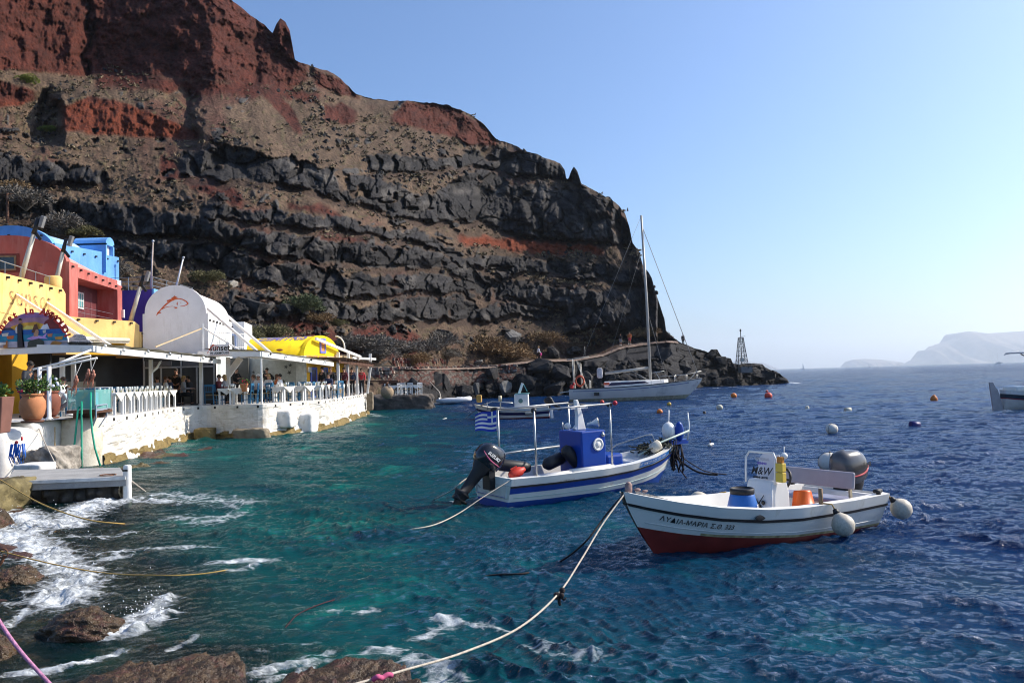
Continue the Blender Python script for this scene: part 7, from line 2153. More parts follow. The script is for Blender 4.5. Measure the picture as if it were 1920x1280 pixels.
fender(wp((-.05, -1.02, .4)), wp((-.35, -.86, .52)), .15, "brownish fender on the far side of the white boat behind the console", wp((-.4, -.78, .54)))

def blue_boat():
    hd = math.atan2(.535, .845)
    t = thing("fishing_boat", "blue and white fishing boat with a blue console and bare canopy frame", "boat", (1.5, 16.56, 0), (0, R(-1), hd))
    H = Hull(-2.32, 2.42, .55, [(0, .72, .56, -.25, .12), (.2, .78, .54, -.25, .09), (.45, .82, .54, -.25, .07), (.62, .76, .56, -.24, .07), (.77, .6, .61, -.22, .08), (.88, .38, .67, -.2, .11), (.95, .18, .73, -.16, .2), (1, .03, .78, -.1, .24)], .3)
    sh = lambda u: H.g(u, 2); pl = lambda u: H.g(u, 4)
    H.strip(lambda u: H.g(u, 3), pl, 0).build("hull_bottom", M_DBLUE, t, True)
    H.strip(pl, lambda u: sh(u) - .285, 0, 4).build("hull", M_GEL, t, True)
    H.strip(lambda u: sh(u) - .285, lambda u: sh(u) - .16, .003, 3).build("blue_band", M_BBLUE, t, True)
    H.strip(lambda u: sh(u) - .175, lambda u: sh(u) - .135, .022, 2).build("rub_rail", M_RUBBER, t, True)
    H.strip(lambda u: sh(u) - .14, lambda u: sh(u), .012, 3).build("upper_strake", M_GEL, t, True)
    MB().grid([[H.pt(0, z, 1, .004).lerp(H.pt(0, z, -1, .004), q / 4) + Vector((-.006, 0, 0)) for q in range(5)] for z in (.17, .3, .42)]).build("transom", mat("cream_gelcoat", (.66, .64, .55), .4, .1), t, True)
    b = MB()
    for side in (1, -1): b.tube([H.pt(u, pl(u) + (sh(u) - .285 - pl(u)) * .45, side, .002) for u in np.linspace(.02, .97, 40)], .006, 5)
    b.build("strake_line", mat("strake_green", (.35, .48, .44), .4, .05), t, True)
    def lin(u, q):
        z = .2 + .3 * max(0, u - .6)
        return Vector((H.x(u, z) - .05, q * max(0, H.y(u, z) - .06), z))
    b = MB(); us = np.linspace(0, .985, 40)
    for side in (1, -1):
        b.grid([[H.pt(u, sh(u), side, .012) for u in us], [Vector((H.x(u, sh(u)), side * max(0, H.y(u, sh(u)) - .14), sh(u) + .012)) for u in us]])
        b.grid([[Vector((H.x(u, sh(u)), side * max(0, H.y(u, sh(u)) - .14), sh(u) + .012)) for u in us], [lin(u, side) for u in us]])
    b.box((-2.24, 0, .42), (.1, 1.1, .26)); b.build("liner", M_GEL, t, True)
    b = MB(); b.grid([[lin(u, q) + Vector((0, 0, .004)) for u in us] for q in np.linspace(-1, 1, 7)]); b.build("sole", M_BBLUE, t, True)
    us = np.linspace(.7, .985, 20)
    b = MB(); b.grid([[Vector((H.x(u, sh(u)), q * max(0, H.y(u, sh(u)) - .13), sh(u) - .09)) for u in us] for q in np.linspace(-1, 1, 7)]); b.box((H.x(.7, .5), 0, .42), (.03, .9, .2)); b.box((-1.2, -.62, .52), (.9, .2, .08)); b.box((-.4, -.66, .56), (1.0, .15, .06)); b.build("foredeck", M_INNER, t, True)
    # console with step in front
    b = MB(); b.box((-.12, 0, .73), (.62, .78, 1.08)); cn = b.build("console", M_BBLUE, t, False, False, .03)
    b = MB(); b.box((.42, -.02, .5), (.46, .72, .5)); b.build("console_step", M_BBLUE, cn, False, False, .06)
    b = MB(); b.lathe([(.13, 0), (.13, .02), (.1, .03), (.095, .015), (.06, .015), (.055, .03), (.02, .035), (0, .035)], (-.02, -.39, .98), 20, (0, -1, 0)); b.build("round_vent", M_WPAINT, cn, True)
    # the white antenna bracket, horn and lamp
    b = MB(); b.prism([(-.11, 0), (.12, 0), (.05, .32), (-.05, .62), (-.11, .62), (-.08, .3)], (-.15, .06, 1.27), (1, 0, 0), (0, 0, 1), .1); b.bar((-.4, .0, 1.72), (.05, .0, 1.72), .05, .05); b.bar((-.28, .02, 1.27), (-.1, .02, 1.45), .1, .1); b.build("antenna_bracket", M_WPAINT, cn, False, False, .015)
    b = MB(); b.lathe([(.03, 0), (.035, .1), (.09, .22), (.1, .24), (.03, .1)], (-.06, -.12, 1.38), 14, (.8, -.5, .15)); b.ball((-.4, .1, 1.36), .07, 10, 7); b.build("horn", M_WPAINT, cn, True)
    b = MB(); b.tube([(-.38, .3, 1.27), (-.38, .3, 1.44)], .014, 6); b.tube([(.1, -.3, 1.15), (.14, -.4, 1.18)], .05, 8); b.build("fittings", M_STEEL, cn, True)
    # canopy frame
    b = MB(); P4 = {}
    for k, (x, y) in {'a': (-1.72, -.66), 'b': (-1.72, .66), 'c': (.08, -.7), 'd': (.08, .7)}.items():
        P4[k] = Vector((x, y, .5)); b2 = MB(); b2.tube([P4[k], P4[k] + Vector((0, 0, 1.28))], .02, 8); b2.build("canopy_post", M_STEEL, t, True)
    up = Vector((0, 0, 1.28))
    b.tube([P4['a'] + up, P4['c'] + up + Vector((.0, 0, .02))], .019, 8); b.tube([P4['b'] + up, P4['d'] + up + Vector((.0, 0, .02))], .019, 8); b.tube([P4['a'] + up, P4['b'] + up], .019, 8); b.tube([P4['c'] + up, P4['d'] + up], .019, 8); b.build("canopy_rail", M_STEEL, t, True)
    for k in 'ac': MB().ball(P4[k] + up + Vector((.02, .03, 0)), .06, 10, 7, (1.1, .9, .9)).build("rail_joint", M_RUBBER, t, True)
    MB().ball(P4['c'] + up + Vector((.1, -.05, .03)), .05, 8, 6).build("red_lamp", mat("red_lamp", (.5, .02, .04), .4), t, True)
    b = MB(); b.tube([(-2.1, .66, .86), (-1.2, .72, .88), (.1, .74, .9)], .022, 8); b.tube([(-2.1, .66, .55), (-2.1, .66, .86)], .018, 6); b.build("side_rail", M_STEEL, t, True)
    b = MB(); b.tube([(.9, .62, .62), (1.2, .5, .82), (1.9, .3, .98), (2.0, .22, .98), (2.02, .18, .86), (2.02, .18, .7)], .016, 8); b.build("bow_rail", M_STEEL, t, True)
    # seat cushions, red fuel can shape
    for a, c, r in (((-1.0, .1, .62), (-.45, .25, .72), .13), ((-.62, -.05, .95), (-.3, -.12, .55), .13), ((-2.0, .38, .72), (-1.25, .3, .58), .12)):
        MB().tube([Vector(a), Vector(a).lerp(Vector(c), .15), Vector(a).lerp(Vector(c), .85), Vector(c)], [r * .6, r, r, r * .7], 14).build("black_bolster", M_RUBBER, t, True)
    outboard(t, -2.38, .6, R(40), mat("black_cowl", (.012, .014, .02), .18, .2, 3, coat=.5), M_RUBBER, .9, "SUZUKI", mat("pink_stripe", (.5, .1, .2), .4), txtm=M_WPAINT)
    MB().box((-2.18, -.32, .0), (.06, .18, .3)).build("trim_tab", M_BBLUE, t)
    # name plate along the bow
    b = MB(); us = np.linspace(.66, .95, 20)
    for side in (-1,): b.grid([[H.pt(u, sh(u) - .125 + .115 * q, side, .016) for u in us] for q in (0, .5, 1)])
    b.build("name_plate", mat("plate_blue", (.03, .17, .5), .4, .05), t, True)
    def nm(x, y):
        X = 1.3 + x; z0 = sh(H.u_of(X, .62)) - .068; z = z0 + y
        return H.pt(H.u_of(X, z), z, -1, .021)
    letters("lettering", "ΑΓ ΝΙΚΟΛΑΟΣ  ΝΘ 1590", .082, nm, M_WPAINT, t, bold=.0, space=1.12)
    letters("lettering", "ΑΓ ΝΙΚΟΛΑΟΣ", .05, lambda x, y: H.pt(H.u_of(-1.1 + x, .42), .42 + y, -1, .03), M_ROPEW, t)
    # bow gear: platform, floats, net heap
    b = MB(); b.box((2.5, -.05, .8), (.5, .16, .09)); b.build("bow_platform", M_BBLUE, t)
    return t, H
BB, BBH = blue_boat()
BBM = Matrix.Translation(BB.location) @ BB.rotation_euler.to_matrix().to_4x4()
bp_ = lambda p: BBM @ Vector(p)
t = thing("float", "white ribbed round float stowed at the bow of the blue boat", "float", bp_((2.34, .05, 1.05)))
MB().ball((0, 0, 0), .2, 18, 12, (.75, .9, 1)).build("ball", M_WPAINT, t, True)
MB().tube([(0, 0, .1), (.03, .05, .46)], .015, 6).build("stick", M_WPAINT, t, True)
t = thing("float", "flat blue disc float standing beside the white one at the bow", "float", bp_((2.5, -.12, 1.03)))
MB().ball((0, 0, 0), .22, 20, 12, (.5, .35, 1), (0, 0, .4)).build("disc", M_BBLUE, t, True)
MB().tube([(.16, -.05, -.2), (.22, -.02, .1), (.2, 0, .42)], .016, 6).build("stick", M_WPAINT, t, True)
tag(MB().tube([bp_((1.3, -.1, .62)), bp_((1.8, -.15, .82)), bp_((2.62, -.3, 1.05))], .022, 8).build("boat_hook", mat("pale_green_pole", (.4, .5, .45), .5), None, True), "pale green pole sloping up over the bow of the blue boat", "pole")
g = random.Random(12); mb = MB()
for k in range(46):
    c = Vector((1.5 + .8 * g.random(), g.uniform(-.2, .3), .6 + .05 * g.random())); r = .08 + .12 * g.random(); a0 = g.random() * 6
    mb.tube([bp_(c + Vector((r * math.cos(a0 + q * .8), r * math.sin(a0 + q * .8), .02 * q + .25 * (c.x - 1.4) * math.sin(q * .7) ** 2))) for q in range(7)], .012, 4)
tag(mb.build("net_heap", mat("dark_net", (.035, .04, .03), .9, .5, 8), None, True), "tangled heap of dark net and line on the blue boat's foredeck", "net")
t = thing("float", "small yellowish white canister float on the foredeck of the blue boat", "float", bp_((1.62, -.28, .78)), (0, 0, 0))
MB().tube([(-.1, 0, -.06), (-.08, 0, -.05), (.1, 0, .06), (.12, 0, .07)], [.06, .11, .11, .06], 14).build("canister", mat("old_white", (.65, .6, .48), .6, .15), t, True)
t = thing("fuel_can", "red fuel can lying in the stern of the blue boat", "can", bp_((-1.95, -.3, .6)), (0, R(-20), .5))
MB().lathe([(.07, -.14), (.09, -.1), (.09, .1), (.05, .16), (.04, .2)], (0, 0, 0), 14, (1, 0, 0)).build("can", mat("can_red", (.55, .04, .02), .45, .1), t, True)
MB().bar((-.08, 0, .11), (.06, 0, .11), .025, .03).build("handle", MATS["can_red"], t)
def greek_flag():
    t = thing("flag", "blue and white striped flag with a cross flying from the blue boat", "flag", bp_((-1.72, .66, 1.78)))
    FW, FH = .43, .41
    base = Vector((-.03, 0, -.02))
    def S(x, y): return base + Vector((-x * FW, .06 * math.sin(x * 5.5) * x + .03 * x * math.sin(y * 4), -y * FH - .09 * x * x * (1 - y) - .02 * math.sin(x * 6)))
    mb = MB()
    nx, ny = 54, 27
    rows = [[S(i / nx, j / ny) for i in range(nx + 1)] for j in range(ny + 1)]
    for j in range(ny):
        for i in range(nx):
            u, v = (i + .5) / nx, (j + .5) / ny
            stripe = int(v * 9)
            blue = stripe % 2 == 0
            if u < .42 and v < 5 / 9:
                blue = not (abs(u - .21) < .036 or abs(v - 2.5 / 9) < .5 / 9)
            mb.cur = 0 if blue else 1
            mb.add([rows[j][i], rows[j][i + 1], rows[j + 1][i + 1], rows[j + 1][i]], [(0, 1, 2, 3)])
    me = mb.mesh("cloth")
    link("cloth", me, [mat("flag_blue", (.02, .05, .4), .8, .08), mat("flag_white", (.76, .74, .68), .8, .05)], t, True)
    mb = MB(); mb.box(base + Vector((.015, 0, -FH / 2)), (.03, .01, FH)); mb.build("sleeve", mat("flag_sleeve", (.6, .6, .66), .8), t)
    return t
greek_flag()

def yacht():
    Y = 71.0
    a, b = P(1078, 745, Y + 1.2), P(1312, 735, Y - 1.2)
    L = 11.7
    t = thing("sailing_yacht", "white sailing yacht with a tall bare mast anchored off the rocks", "yacht", (P(1190, 740, Y).x + .0, Y, 0), (R(-1.5), R(-.6), R(-8)))
    H = Hull(-5.75, 5.95, 1.5, [(0, 1.15, .98, -.15, .1), (.15, 1.55, .95, -.35, .1), (.4, 1.85, .97, -.5, .1), (.6, 1.75, 1.05, -.5, .11), (.8, 1.1, 1.2, -.4, .13), (.92, .5, 1.32, -.25, .16), (1, .04, 1.42, 0, .2)], .32, 0)
    sh = lambda u: H.g(u, 2); pl = lambda u: H.g(u, 4)
    W_ = mat("yacht_hull", (.74, .7, .65), .4, .08, .8, stain=(.3, .28, .27), stain_amt=.15, sscale=.6)
    H.strip(lambda u: H.g(u, 3), lambda u: pl(u) + .12, 0).build("hull_bottom", mat("weedy_white", (.35, .33, .24), .7, .3), t, True)
    H.strip(lambda u: pl(u) + .12, sh, 0, 6).build("hull", W_, t, True)
    H.strip(lambda u: sh(u) - .02, lambda u: sh(u) + .05, .02, 1).build("toe_rail", mat("dark_rail", (.08, .08, .08), .6), t, True)
    H.strip(lambda u: sh(u) - .2, lambda u: sh(u) - .15, .006, 1, np.linspace(.03, .9, 40), False).build("blue_line", mat("thin_blue", (.15, .18, .35), .5), t, True)
    us = np.linspace(0, 1, 30)
    MB().grid([[Vector((H.x(u, sh(u)), q * H.y(u, sh(u)), sh(u) + .06 * (1 - q * q))) for u in us] for q in np.linspace(-1, 1, 7)]).build("deck", M_INNER, t, True)
    rows = []
    for z, k in ((1.0, 1.0), (1.28, .92), (1.42, .8), (1.46, .3)):
        rows.append([Vector((x, k * w_ , z + (.12 if x > 1 else 0) * 0)) for x, w_ in ((-2.6, -1.0), (-1, -1.1), (1.0, -1.05), (2.6, -.55), (3.0, 0), (2.6, .55), (1.0, 1.05), (-1, 1.1), (-2.6, 1.0))])
    b = MB().grid(rows, True); b.f.append(tuple(len(b.v) - 9 + k for k in range(9))); b.mi.append(0)
    b.build("coachroof", M_INNER, t)
    b = MB()
    for s in (-1, 1): b.add([Vector((x, s * (1.13 if x < 1.2 else .95), z)) for x, z in ((-2.3, 1.12), (1.3, 1.2), (.9, 1.36), (-2.0, 1.34))], [(0, 1, 2, 3)])
    b.build("cabin_window", mat("navy_window", (.02, .02, .06), .2), t)
    b = MB(); b.box((-3.3, -1.63, .55), (.45, .06, .22)); b.build("hull_window", M_BLACK, t)
    mx = 1.45
    b = MB(); b.tube([(mx, 0, 1.2), (mx + .0, 0, 7.5), (mx - .12, 0, 13.8)], [.13, .12, .09], 12); b.build("mast", mat("mast_alloy", (.42, .4, .36), .45, .1, 2, metal=.3), t, True)
    for z, w_ in ((5.2, 1.0), (9.2, .8)):
        b = MB(); b.bar((mx - .05, -w_, z), (mx - .05, w_, z), .07, .04); b.build("spreader", MATS["mast_alloy"], t)
    b = MB(); b.tube([(mx - .1, 0, 2.35), (mx - 4.0, 0, 2.05)], .1, 10); b.build("boom", MATS["mast_alloy"], t, True)
    wm = mat("rigging_wire", (.2, .2, .2), .5)
    for pts, r in ((((mx - .1, 0, 13.0), (5.7, 0, 1.5)), .03), (((mx - .12, 0, 13.75), (-5.6, 0, 1.3)), .014), (((mx, 0, 12.7), (mx - .05, -.8, 9.2), (mx - .05, -1.0, 5.2), (mx, -1.7, 1.1)), .014), (((mx, 0, 12.7), (mx - .05, .8, 9.2), (mx - .05, 1.0, 5.2), (mx, 1.7, 1.1)), .014), (((mx, 0, 6.7), (2.9, 0, 1.3)), .012), (((mx - 1.6, 0, 2.15), (mx - .1, 0, 1.4)), .03), (((mx - 2.5, 0, 2.1), (mx + .5, -.6, 1.3)), .015), (((mx - 4, 0, 2.1), (mx, 0, 11.7)), .01)):
        MB().tube(pts, r, 5).build("stay", wm, t, True)
    b = MB()
    for x in (3.6, 4.6, 5.5):
        for s in (-1, 1): y = s * H.y(H.u_of(x, 1.2), 1.2) * .95; b.tube([(x, y, 1.1), (x, y, 1.75)], .02, 5)
    for s in (-1, 1): b.tube([(2.2, s * 1.2, 1.65), (4.6, s * .7, 1.75), (5.9, s * .1, 1.95)], .012, 5); b.tube([(4.7, s * .6, 1.2), (5.5, s * .3, 1.95), (5.9, 0, 1.95)], .02, 5)
    b.bar((mx + .4, -.8, 2.05), (mx + .9, -.8, 1.3), .04, .04); b.bar((mx + .1, -.8, 1.95), (mx + 1.2, -.8, 2.05), .05, .05); b.build("pulpit", M_STEEL, t, True)
    b = MB()
    for s in (-1, 1): b.tube([(-5.3, s * .9, .95), (-5.35, s * .9, 3.2)], .045, 6); b.tube([(-4.6, s * .9, .95), (-4.7, s * .9, 2.9)], .035, 6); b.tube([(-5.0, s * .9, 3.1), (-4.2, s * 1.0, 1.0)], .03, 6); b.tube([(-3.9, s * 1.0, .95), (-3.9, s * 1.0, 1.6)], .04, 6)
    b.bar((-5.9, 0, 3.2), (-3.9, 0, 3.35), 1.0, .05); b.tube([(-4.2, -.9, 3.3), (-4.2, -.9, 4.1)], .015, 5); b.build("stern_arch", mat("arch_steel", (.5, .47, .4), .4, .1, 3), t, True)
    b = MB(); b.tube([Vector((-4.75 + .36 * math.cos(k * .42), -1.1, 1.55 + .36 * math.sin(k * .42))) for k in range(16)], .08, 8); b.build("lifebuoy", mat("lifebuoy_red", (.6, .1, .04), .6), t, True)
    b = MB(); b.ball((-5.5, -1.0, 1.15), .17, 10, 7); b.ball((-5.3, -1.0, 1.35), .1, 8, 6); b.build("red_fender", mat("fender_red", (.6, .03, .03), .5), t, True)
    b = MB(); b.box((-3.0, 0, 2.1), (.5, .5, .75)); b.build("covered_outboard", mat("pale_cover", (.5, .48, .5), .7), t, False, False, .12)
    b = MB(); b.bar((-6.6, 0, .75), (-5.6, 0, .85), .9, .06); b.build("swim_platform", M_INNER, t)
    b = MB(); b.box((-2.4, -1.14, 1.28), (.5, .02, .16)); b.build("orange_strap", MATS["lifebuoy_red"], t)
    t.scale = (1, 1, 1.2)
yacht()

def far_boat():
    t = thing("fishing_boat", "small white fishing boat with a navy stripe moored behind the blue boat", "boat", (W(965, 784).x, W(965, 784).y, 0), (0, R(1), R(176)))
    s = 1.0
    H = Hull(-2.0, 2.3, .5, [(0, .7, .62, -.2, .05), (.3, .82, .58, -.2, .05), (.6, .78, .62, -.2, .06), (.8, .55, .72, -.2, .08), (.93, .25, .84, -.15, .1), (1, .03, .92, -.1, .12)], .3)
    sh = lambda u: H.g(u, 2); pl = lambda u: H.g(u, 4)
    H.strip(lambda u: H.g(u, 3), pl, 0).build("hull_bottom", M_ANTI, t, True)
    H.strip(pl, lambda u: sh(u) - .4, 0).build("hull", M_GEL, t, True)
    H.strip(lambda u: sh(u) - .4, lambda u: sh(u) - .24, .004).build("navy_band", mat("navy_band", (.01, .012, .07), .4), t, True)
    H.strip(lambda u: sh(u) - .24, sh, .01).build("upper_strake", mat("cream_strake", (.62, .58, .5), .5, .1), t, True)
    us = np.linspace(0, .99, 24)
    MB().grid([[Vector((H.x(u, sh(u)), q * H.y(u, sh(u)), sh(u) - .06)) for u in us] for q in np.linspace(-1, 1, 5)]).build("deck", M_INNER, t, True)
    b = MB(); b.box((-.45, 0, .98), (.8, .9, .78)); b.build("console", mat("console_white", (.7, .7, .66), .5, .06), t, False, False, .03)
    b = MB(); b.ball((-.42, .46, 1.0), .13, 12, 8, (1, .12, 1)); b.build("porthole", mat("green_port", (.1, .2, .18), .4), t, True)
    b = MB(); b.bar((-.3, 0, 1.37), (-.55, 0, 2.0), .12, .14); b.build("antenna_bracket", M_WPAINT, t)
    b = MB(); b.bar((-.8, 0, 1.5), (-.6, 0, 1.95), .04, .04); b.box((-.5, 0, 1.4), (.8, .9, .03)); b.build("console_roof", mat("teal_roof", (.15, .4, .4), .5), t)
    outboard(t, -2.05, .7, R(48), M_BLACK, M_RUBBER, .72)
    b = MB(); b.tube([(1.9, .45, .8), (1.2, .6, 1.05), (.0, .7, .9)], .03, 6); b.tube([(1.5, .55, .6), (1.5, .55, 1.0)], .025, 6); b.build("bow_rail", M_STEEL, t, True)
    b = MB(); b.tube([(.75, .4, .6), (.75, .4, 1.0)], .03, 6); b.tube([(.75, .4, 1.0), (.75, .4, 1.35)], .1, 8); b.build("cream_canister", mat("canister_cream", (.6, .52, .35), .6), t, True)
    b = MB(); b.ball((1.05, .8, .55), .17, 10, 7, (1.5, .6, 1)); b.build("tyre_fender", M_RUBBER, t, True)
    for x in (1.45, -.95):
        b = MB(); b.tube([(x - .3, .84, .32), (x - .24, .84, .32), (x + .24, .84, .32), (x + .3, .84, .32)], [.05, .1, .1, .05], 10); b.build("fender", M_FEND, t, True)
    b = MB(); b.box((2.0, .05, 1.22), (.3, .3, .42)); b.build("net_roller", mat("roller_orange", (.5, .28, .06), .6, .2), t, False, False, .05)
    b = MB(); b.box((-2.15, .35, .2), (.14, .3, .5)); b.build("trim_block", M_WPAINT, t)
far_boat()

def dinghy():
    p = W(850, 757)
    t = thing("dinghy", "white inflatable dinghy with a grey stripe tied up by the black boulders", "dinghy", (p.x, p.y, .12), (0, 0, R(-4)))
    pts = [(-1.5, .6), (-.6, .65), (.6, .62), (1.2, .42), (1.55, .0), (1.2, -.42), (.6, -.62), (-.6, -.65), (-1.5, -.6)]
    MB().tube([Vector((x, y, .22 + .12 * max(0, x - .6))) for x, y in pts], [.14] + [.24] * 7 + [.14], 12).build("tube", mat("dinghy_white", (.66, .66, .66), .5, .06), t, True)
    MB().tube([Vector((x, y * 1.28 if abs(x) < 1.3 else y * 1.1, .25 + .12 * max(0, x - .6))) for x, y in pts[:4]] , .04, 6).build("stripe", mat("dinghy_grey", (.12, .12, .14), .6), t, True)
    MB().tube([Vector((x, y * 1.28 if abs(x) < 1.3 else y * 1.1, .25 + .12 * max(0, x - .6))) for x, y in pts[5:]] , .04, 6).build("stripe", MATS["dinghy_grey"], t, True)
    MB().box((-.2, 0, .12), (2.4, .9, .06)).build("floor", MATS["dinghy_grey"], t)
    MB().box((-1.3, 0, .3), (.06, .9, .4)).build("transom", M_INNER, t)
    MB().box((.6, .0, .45), (.5, .6, .16)).build("seat", M_INNER, t, False, False, .03)
    tag(MB().tube([P(828, 752, p.y), P(824, 735, p.y + 1.5), P(806, 716, p.y + 3)], .05, 6).build("mooring_rope", M_ROPEW, None, True), "pale rope from the inflatable dinghy up to the boulders", "rope")
dinghy()

def right_boat():
    p = W(1885, 766)
    t = thing("launch", "white wooden launch with a dark stripe and tall rudder at the right edge", "boat", (p.x + 3.0, p.y, 0), (0, R(.5), R(3)))
    H = Hull(-3.2, 3.4, .9, [(0, .25, .95, -.2, .1), (.06, .7, .9, -.25, .1), (.2, 1.1, .82, -.3, .1), (.5, 1.25, .8, -.3, .1), (.8, .9, .95, -.3, .12), (1, .05, 1.2, -.1, .2)], .42)
    sh = lambda u: H.g(u, 2); pl = lambda u: H.g(u, 4)
    H.strip(lambda u: H.g(u, 3), lambda u: sh(u) - .45, 0).build("hull", mat("launch_hull", (.6, .58, .53), .45, .08), t, True)
    H.strip(lambda u: sh(u) - .45, lambda u: sh(u) - .4, .004).build("red_line", mat("maroon_line", (.25, .02, .03), .5), t, True)
    H.strip(lambda u: sh(u) - .4, lambda u: sh(u) - .2, .005).build("dark_band", mat("navy_green", (.01, .03, .05), .4), t, True)
    H.strip(lambda u: sh(u) - .2, sh, .012).build("upper_strake", M_GEL, t, True)
    us = np.linspace(0, 1, 24)
    MB().grid([[Vector((H.x(u, sh(u)), q * H.y(u, sh(u)), sh(u) - .04)) for u in us] for q in np.linspace(-1, 1, 5)]).build("deck", M_GEL, t, True)
    b = MB(); b.box((-2.2, 0, 1.0), (1.3, 1.1, .25)); b.build("stern_locker", M_GEL, t, False, False, .08)
    b = MB(); b.prism([(-.62, -.4), (-.02, -.4), (-.32, .75), (-.4, 1.0), (-.5, 1.1), (-.62, 1.35), (-.8, 1.35), (-.78, 1.1)], (-3.1, .05, 0), (1, 0, 0), (0, 0, 1), .09); b.build("rudder", mat("rudder_grey", (.42, .38, .38), .6, .1), t)
    b = MB(); b.box((-.2, 0, 2.85), (4.2, 1.9, .06)); b.bar((-2.4, -.9, 2.78), (-1.6, -.9, 2.95), .05, .05); b.bar((-2.4, .9, 2.78), (-1.6, .9, 2.95), .05, .05); b.build("canopy", M_WPAINT, t)
    b = MB()
    for s in (-1, 1): b.tube([(-1.5, s * .9, 2.8), (-.9, s * .9, 2.5), (-.7, s * .95, .85)], .03, 6); b.tube([(1.5, s * .9, 2.8), (1.5, s * .95, .85)], .03, 6)
    b.build("canopy_post", MATS["dark_steel"], t, True)
    b = MB(); b.tube([(-1.55, -.5, .9), (-1.55, -.5, 1.35)], .05, 8); b.build("stern_post", M_WPAINT, t, True)
right_boat()

# far sails
for px, y0, y1, Y, lb in ((1505, 680, 690, 2200, "tiny white sailing boat far out under the open horizon"), (1629, 682, 688, 2600, "tiny white sailing boat in front of the flat islet"), (1871, 662, 679, 1300, "distant motor yacht with a mast in front of the large island")):
    p = W(px, 900); c = P(px, y1, Y); z = c.z
    t = thing("sailing_boat", lb, "sailing boat", (c.x, Y, 0))
    h = P(px, y0, Y).z
    MB().prism([(-6, 0), (6, .2), (7.5, 1.6), (-6, 1.4)], (0, .8, 0), (1, 0, 0), (0, 0, 1), 1.6).build("hull", M_WPAINT, t)
    MB().tube([(0, 0, 1), (0, 0, max(6, h))], .12, 5).build("mast", M_STEEL, t)
    MB().add([(0.2, 0, 2), (4.5, .3, 2), (.2, 0, max(6, h) * .9)], [(0, 1, 2)]).build("sail", M_WPAINT, t) if px < 1800 else MB().box((1, 0, 2.2), (6, 2, 1.6)).build("cabin", M_WPAINT, t)

# ================================================================ buoys
def buoy(px, py, rpx, m, label, kind="ball", group="mooring buoys on the water", sub=.3):
    p = W(px, py + rpx * (1 - sub * .9)); r = rpx / FPX * p.y
    t = thing("buoy", label, "buoy", (p.x, p.y, 0), (rnd.uniform(-.1, .1), rnd.uniform(-.1, .1), rnd.uniform(0, 6)), group)
    b = MB()
    if kind == "ball": b.ball((0, 0, r * (1 - 2 * sub * .6)), r, 20, 14, (1, 1, .92))
    elif kind == "pear": b.lathe([(0, -r), (r * .8, -.7 * r), (r, 0), (r * .8, r * .6), (r * .3, r * 1.15), (r * .15, r * 1.3)], (0, 0, r * .4), 18)
    elif kind == "can": b.tube([(0, 0, -r * .8), (0, 0, -r * .6), (0, 0, r * 1.1), (0, 0, r * 1.25)], [r * .5, r * .62, r * .62, r * .4], 14)
    elif kind == "log": b.tube([(-r, 0, 0), (-r * .9, 0, r * .05), (r * .8, 0, r * .2), (r, 0, r * .15)], [r * .15, r * .3, r * .3, r * .15], 12)
    elif kind == "drum": b.tube([(-r, 0, r * .3), (-r * .98, 0, r * .3), (r * .98, 0, r * .3), (r, 0, r * .3)], [r * .7, r * .8, r * .8, r * .7], 18)
    b.build("body", m, t, True)
    if kind == "ball" and rpx > 9:
        for e in (0, 1.57):
            MB().tube([Vector((math.cos(e) * r * 1.005 * math.sin(a), math.sin(e) * r * 1.005 * math.sin(a), r * (1 - 2 * sub * .6) + r * .93 * math.cos(a))) for a in np.linspace(-2.6, 2.6, 30)], r * .025, 5).build("lashing", M_ROPED, t, True)
        MB().ball((0, 0, r * (1 - 2 * sub * .6) + r * .95), r * .1, 8, 5).build("eye", M_RUBBER, t, True)
    else:
        MB().tube([(0, 0, r * .5), (0, 0, r * 1.05)], r * .08, 5).build("eye", M_RUBBER, t, True)
    return t
BO = mat("buoy_orange", (.62, .17, .025), .5, .1, 3); BR = mat("buoy_red", (.65, .08, .05), .5, .1, 3); BW = mat("buoy_white", (.66, .62, .55), .6, .1, 4, stain=(.3, .27, .2), stain_amt=.3, sscale=4); BC = mat("buoy_cream", (.55, .52, .42), .6, .1, 4); BY = mat("buoy_yellow", (.55, .36, .06), .5, .1, 3)
for a in ((1376, 741, 5.5, BO, "orange ball buoy to the right of the yacht bow"), (1441, 741, 7, BR, "coral red dome buoy right of the orange one beyond the yacht"), (1438, 733, 2.5, BR, "tiny red float just above the coral red buoy"), (1237, 771, 5.5, BO, "orange ball buoy below the yacht's hull"),
          (1255, 757, 4, BY, "small yellow float between the yacht and the orange ball"), (1129, 753, 4, BR, "small red float under the yacht's stern quarter"), (1349, 763, 6, BC, "cream round float below the orange buoy off the yacht bow"), (1560, 803, 11, BW, "round white buoy with dark lashing, middle of the right hand water"), (1555, 865, 20, BW, "largest white buoy, just behind the grey outboard motor")):
    buoy(*a)
buoy(1321, 773, 4.5, M_BLACK, "small black float left of the cream round one", "can"); buoy(1514, 764, 5.5, BC, "upright cream can float left of its wider neighbour", "can"); buoy(1590, 766, 5.5, BC, "wide cream drum float right of the upright can float", "drum"); buoy(1751, 746, 6.5, BO, "orange pear shaped buoy farthest to the right", "pear")
buoy(1715, 793, 8.5, mat("drum_navy", (.008, .008, .12), .45), "dark blue drum float on the right hand water", "drum"); buoy(1333, 827, 11, BW, "long white log float right of the blue boat's bow", "log"); buoy(834, 782, 6, BW, "small white log float near the quay end", "log")

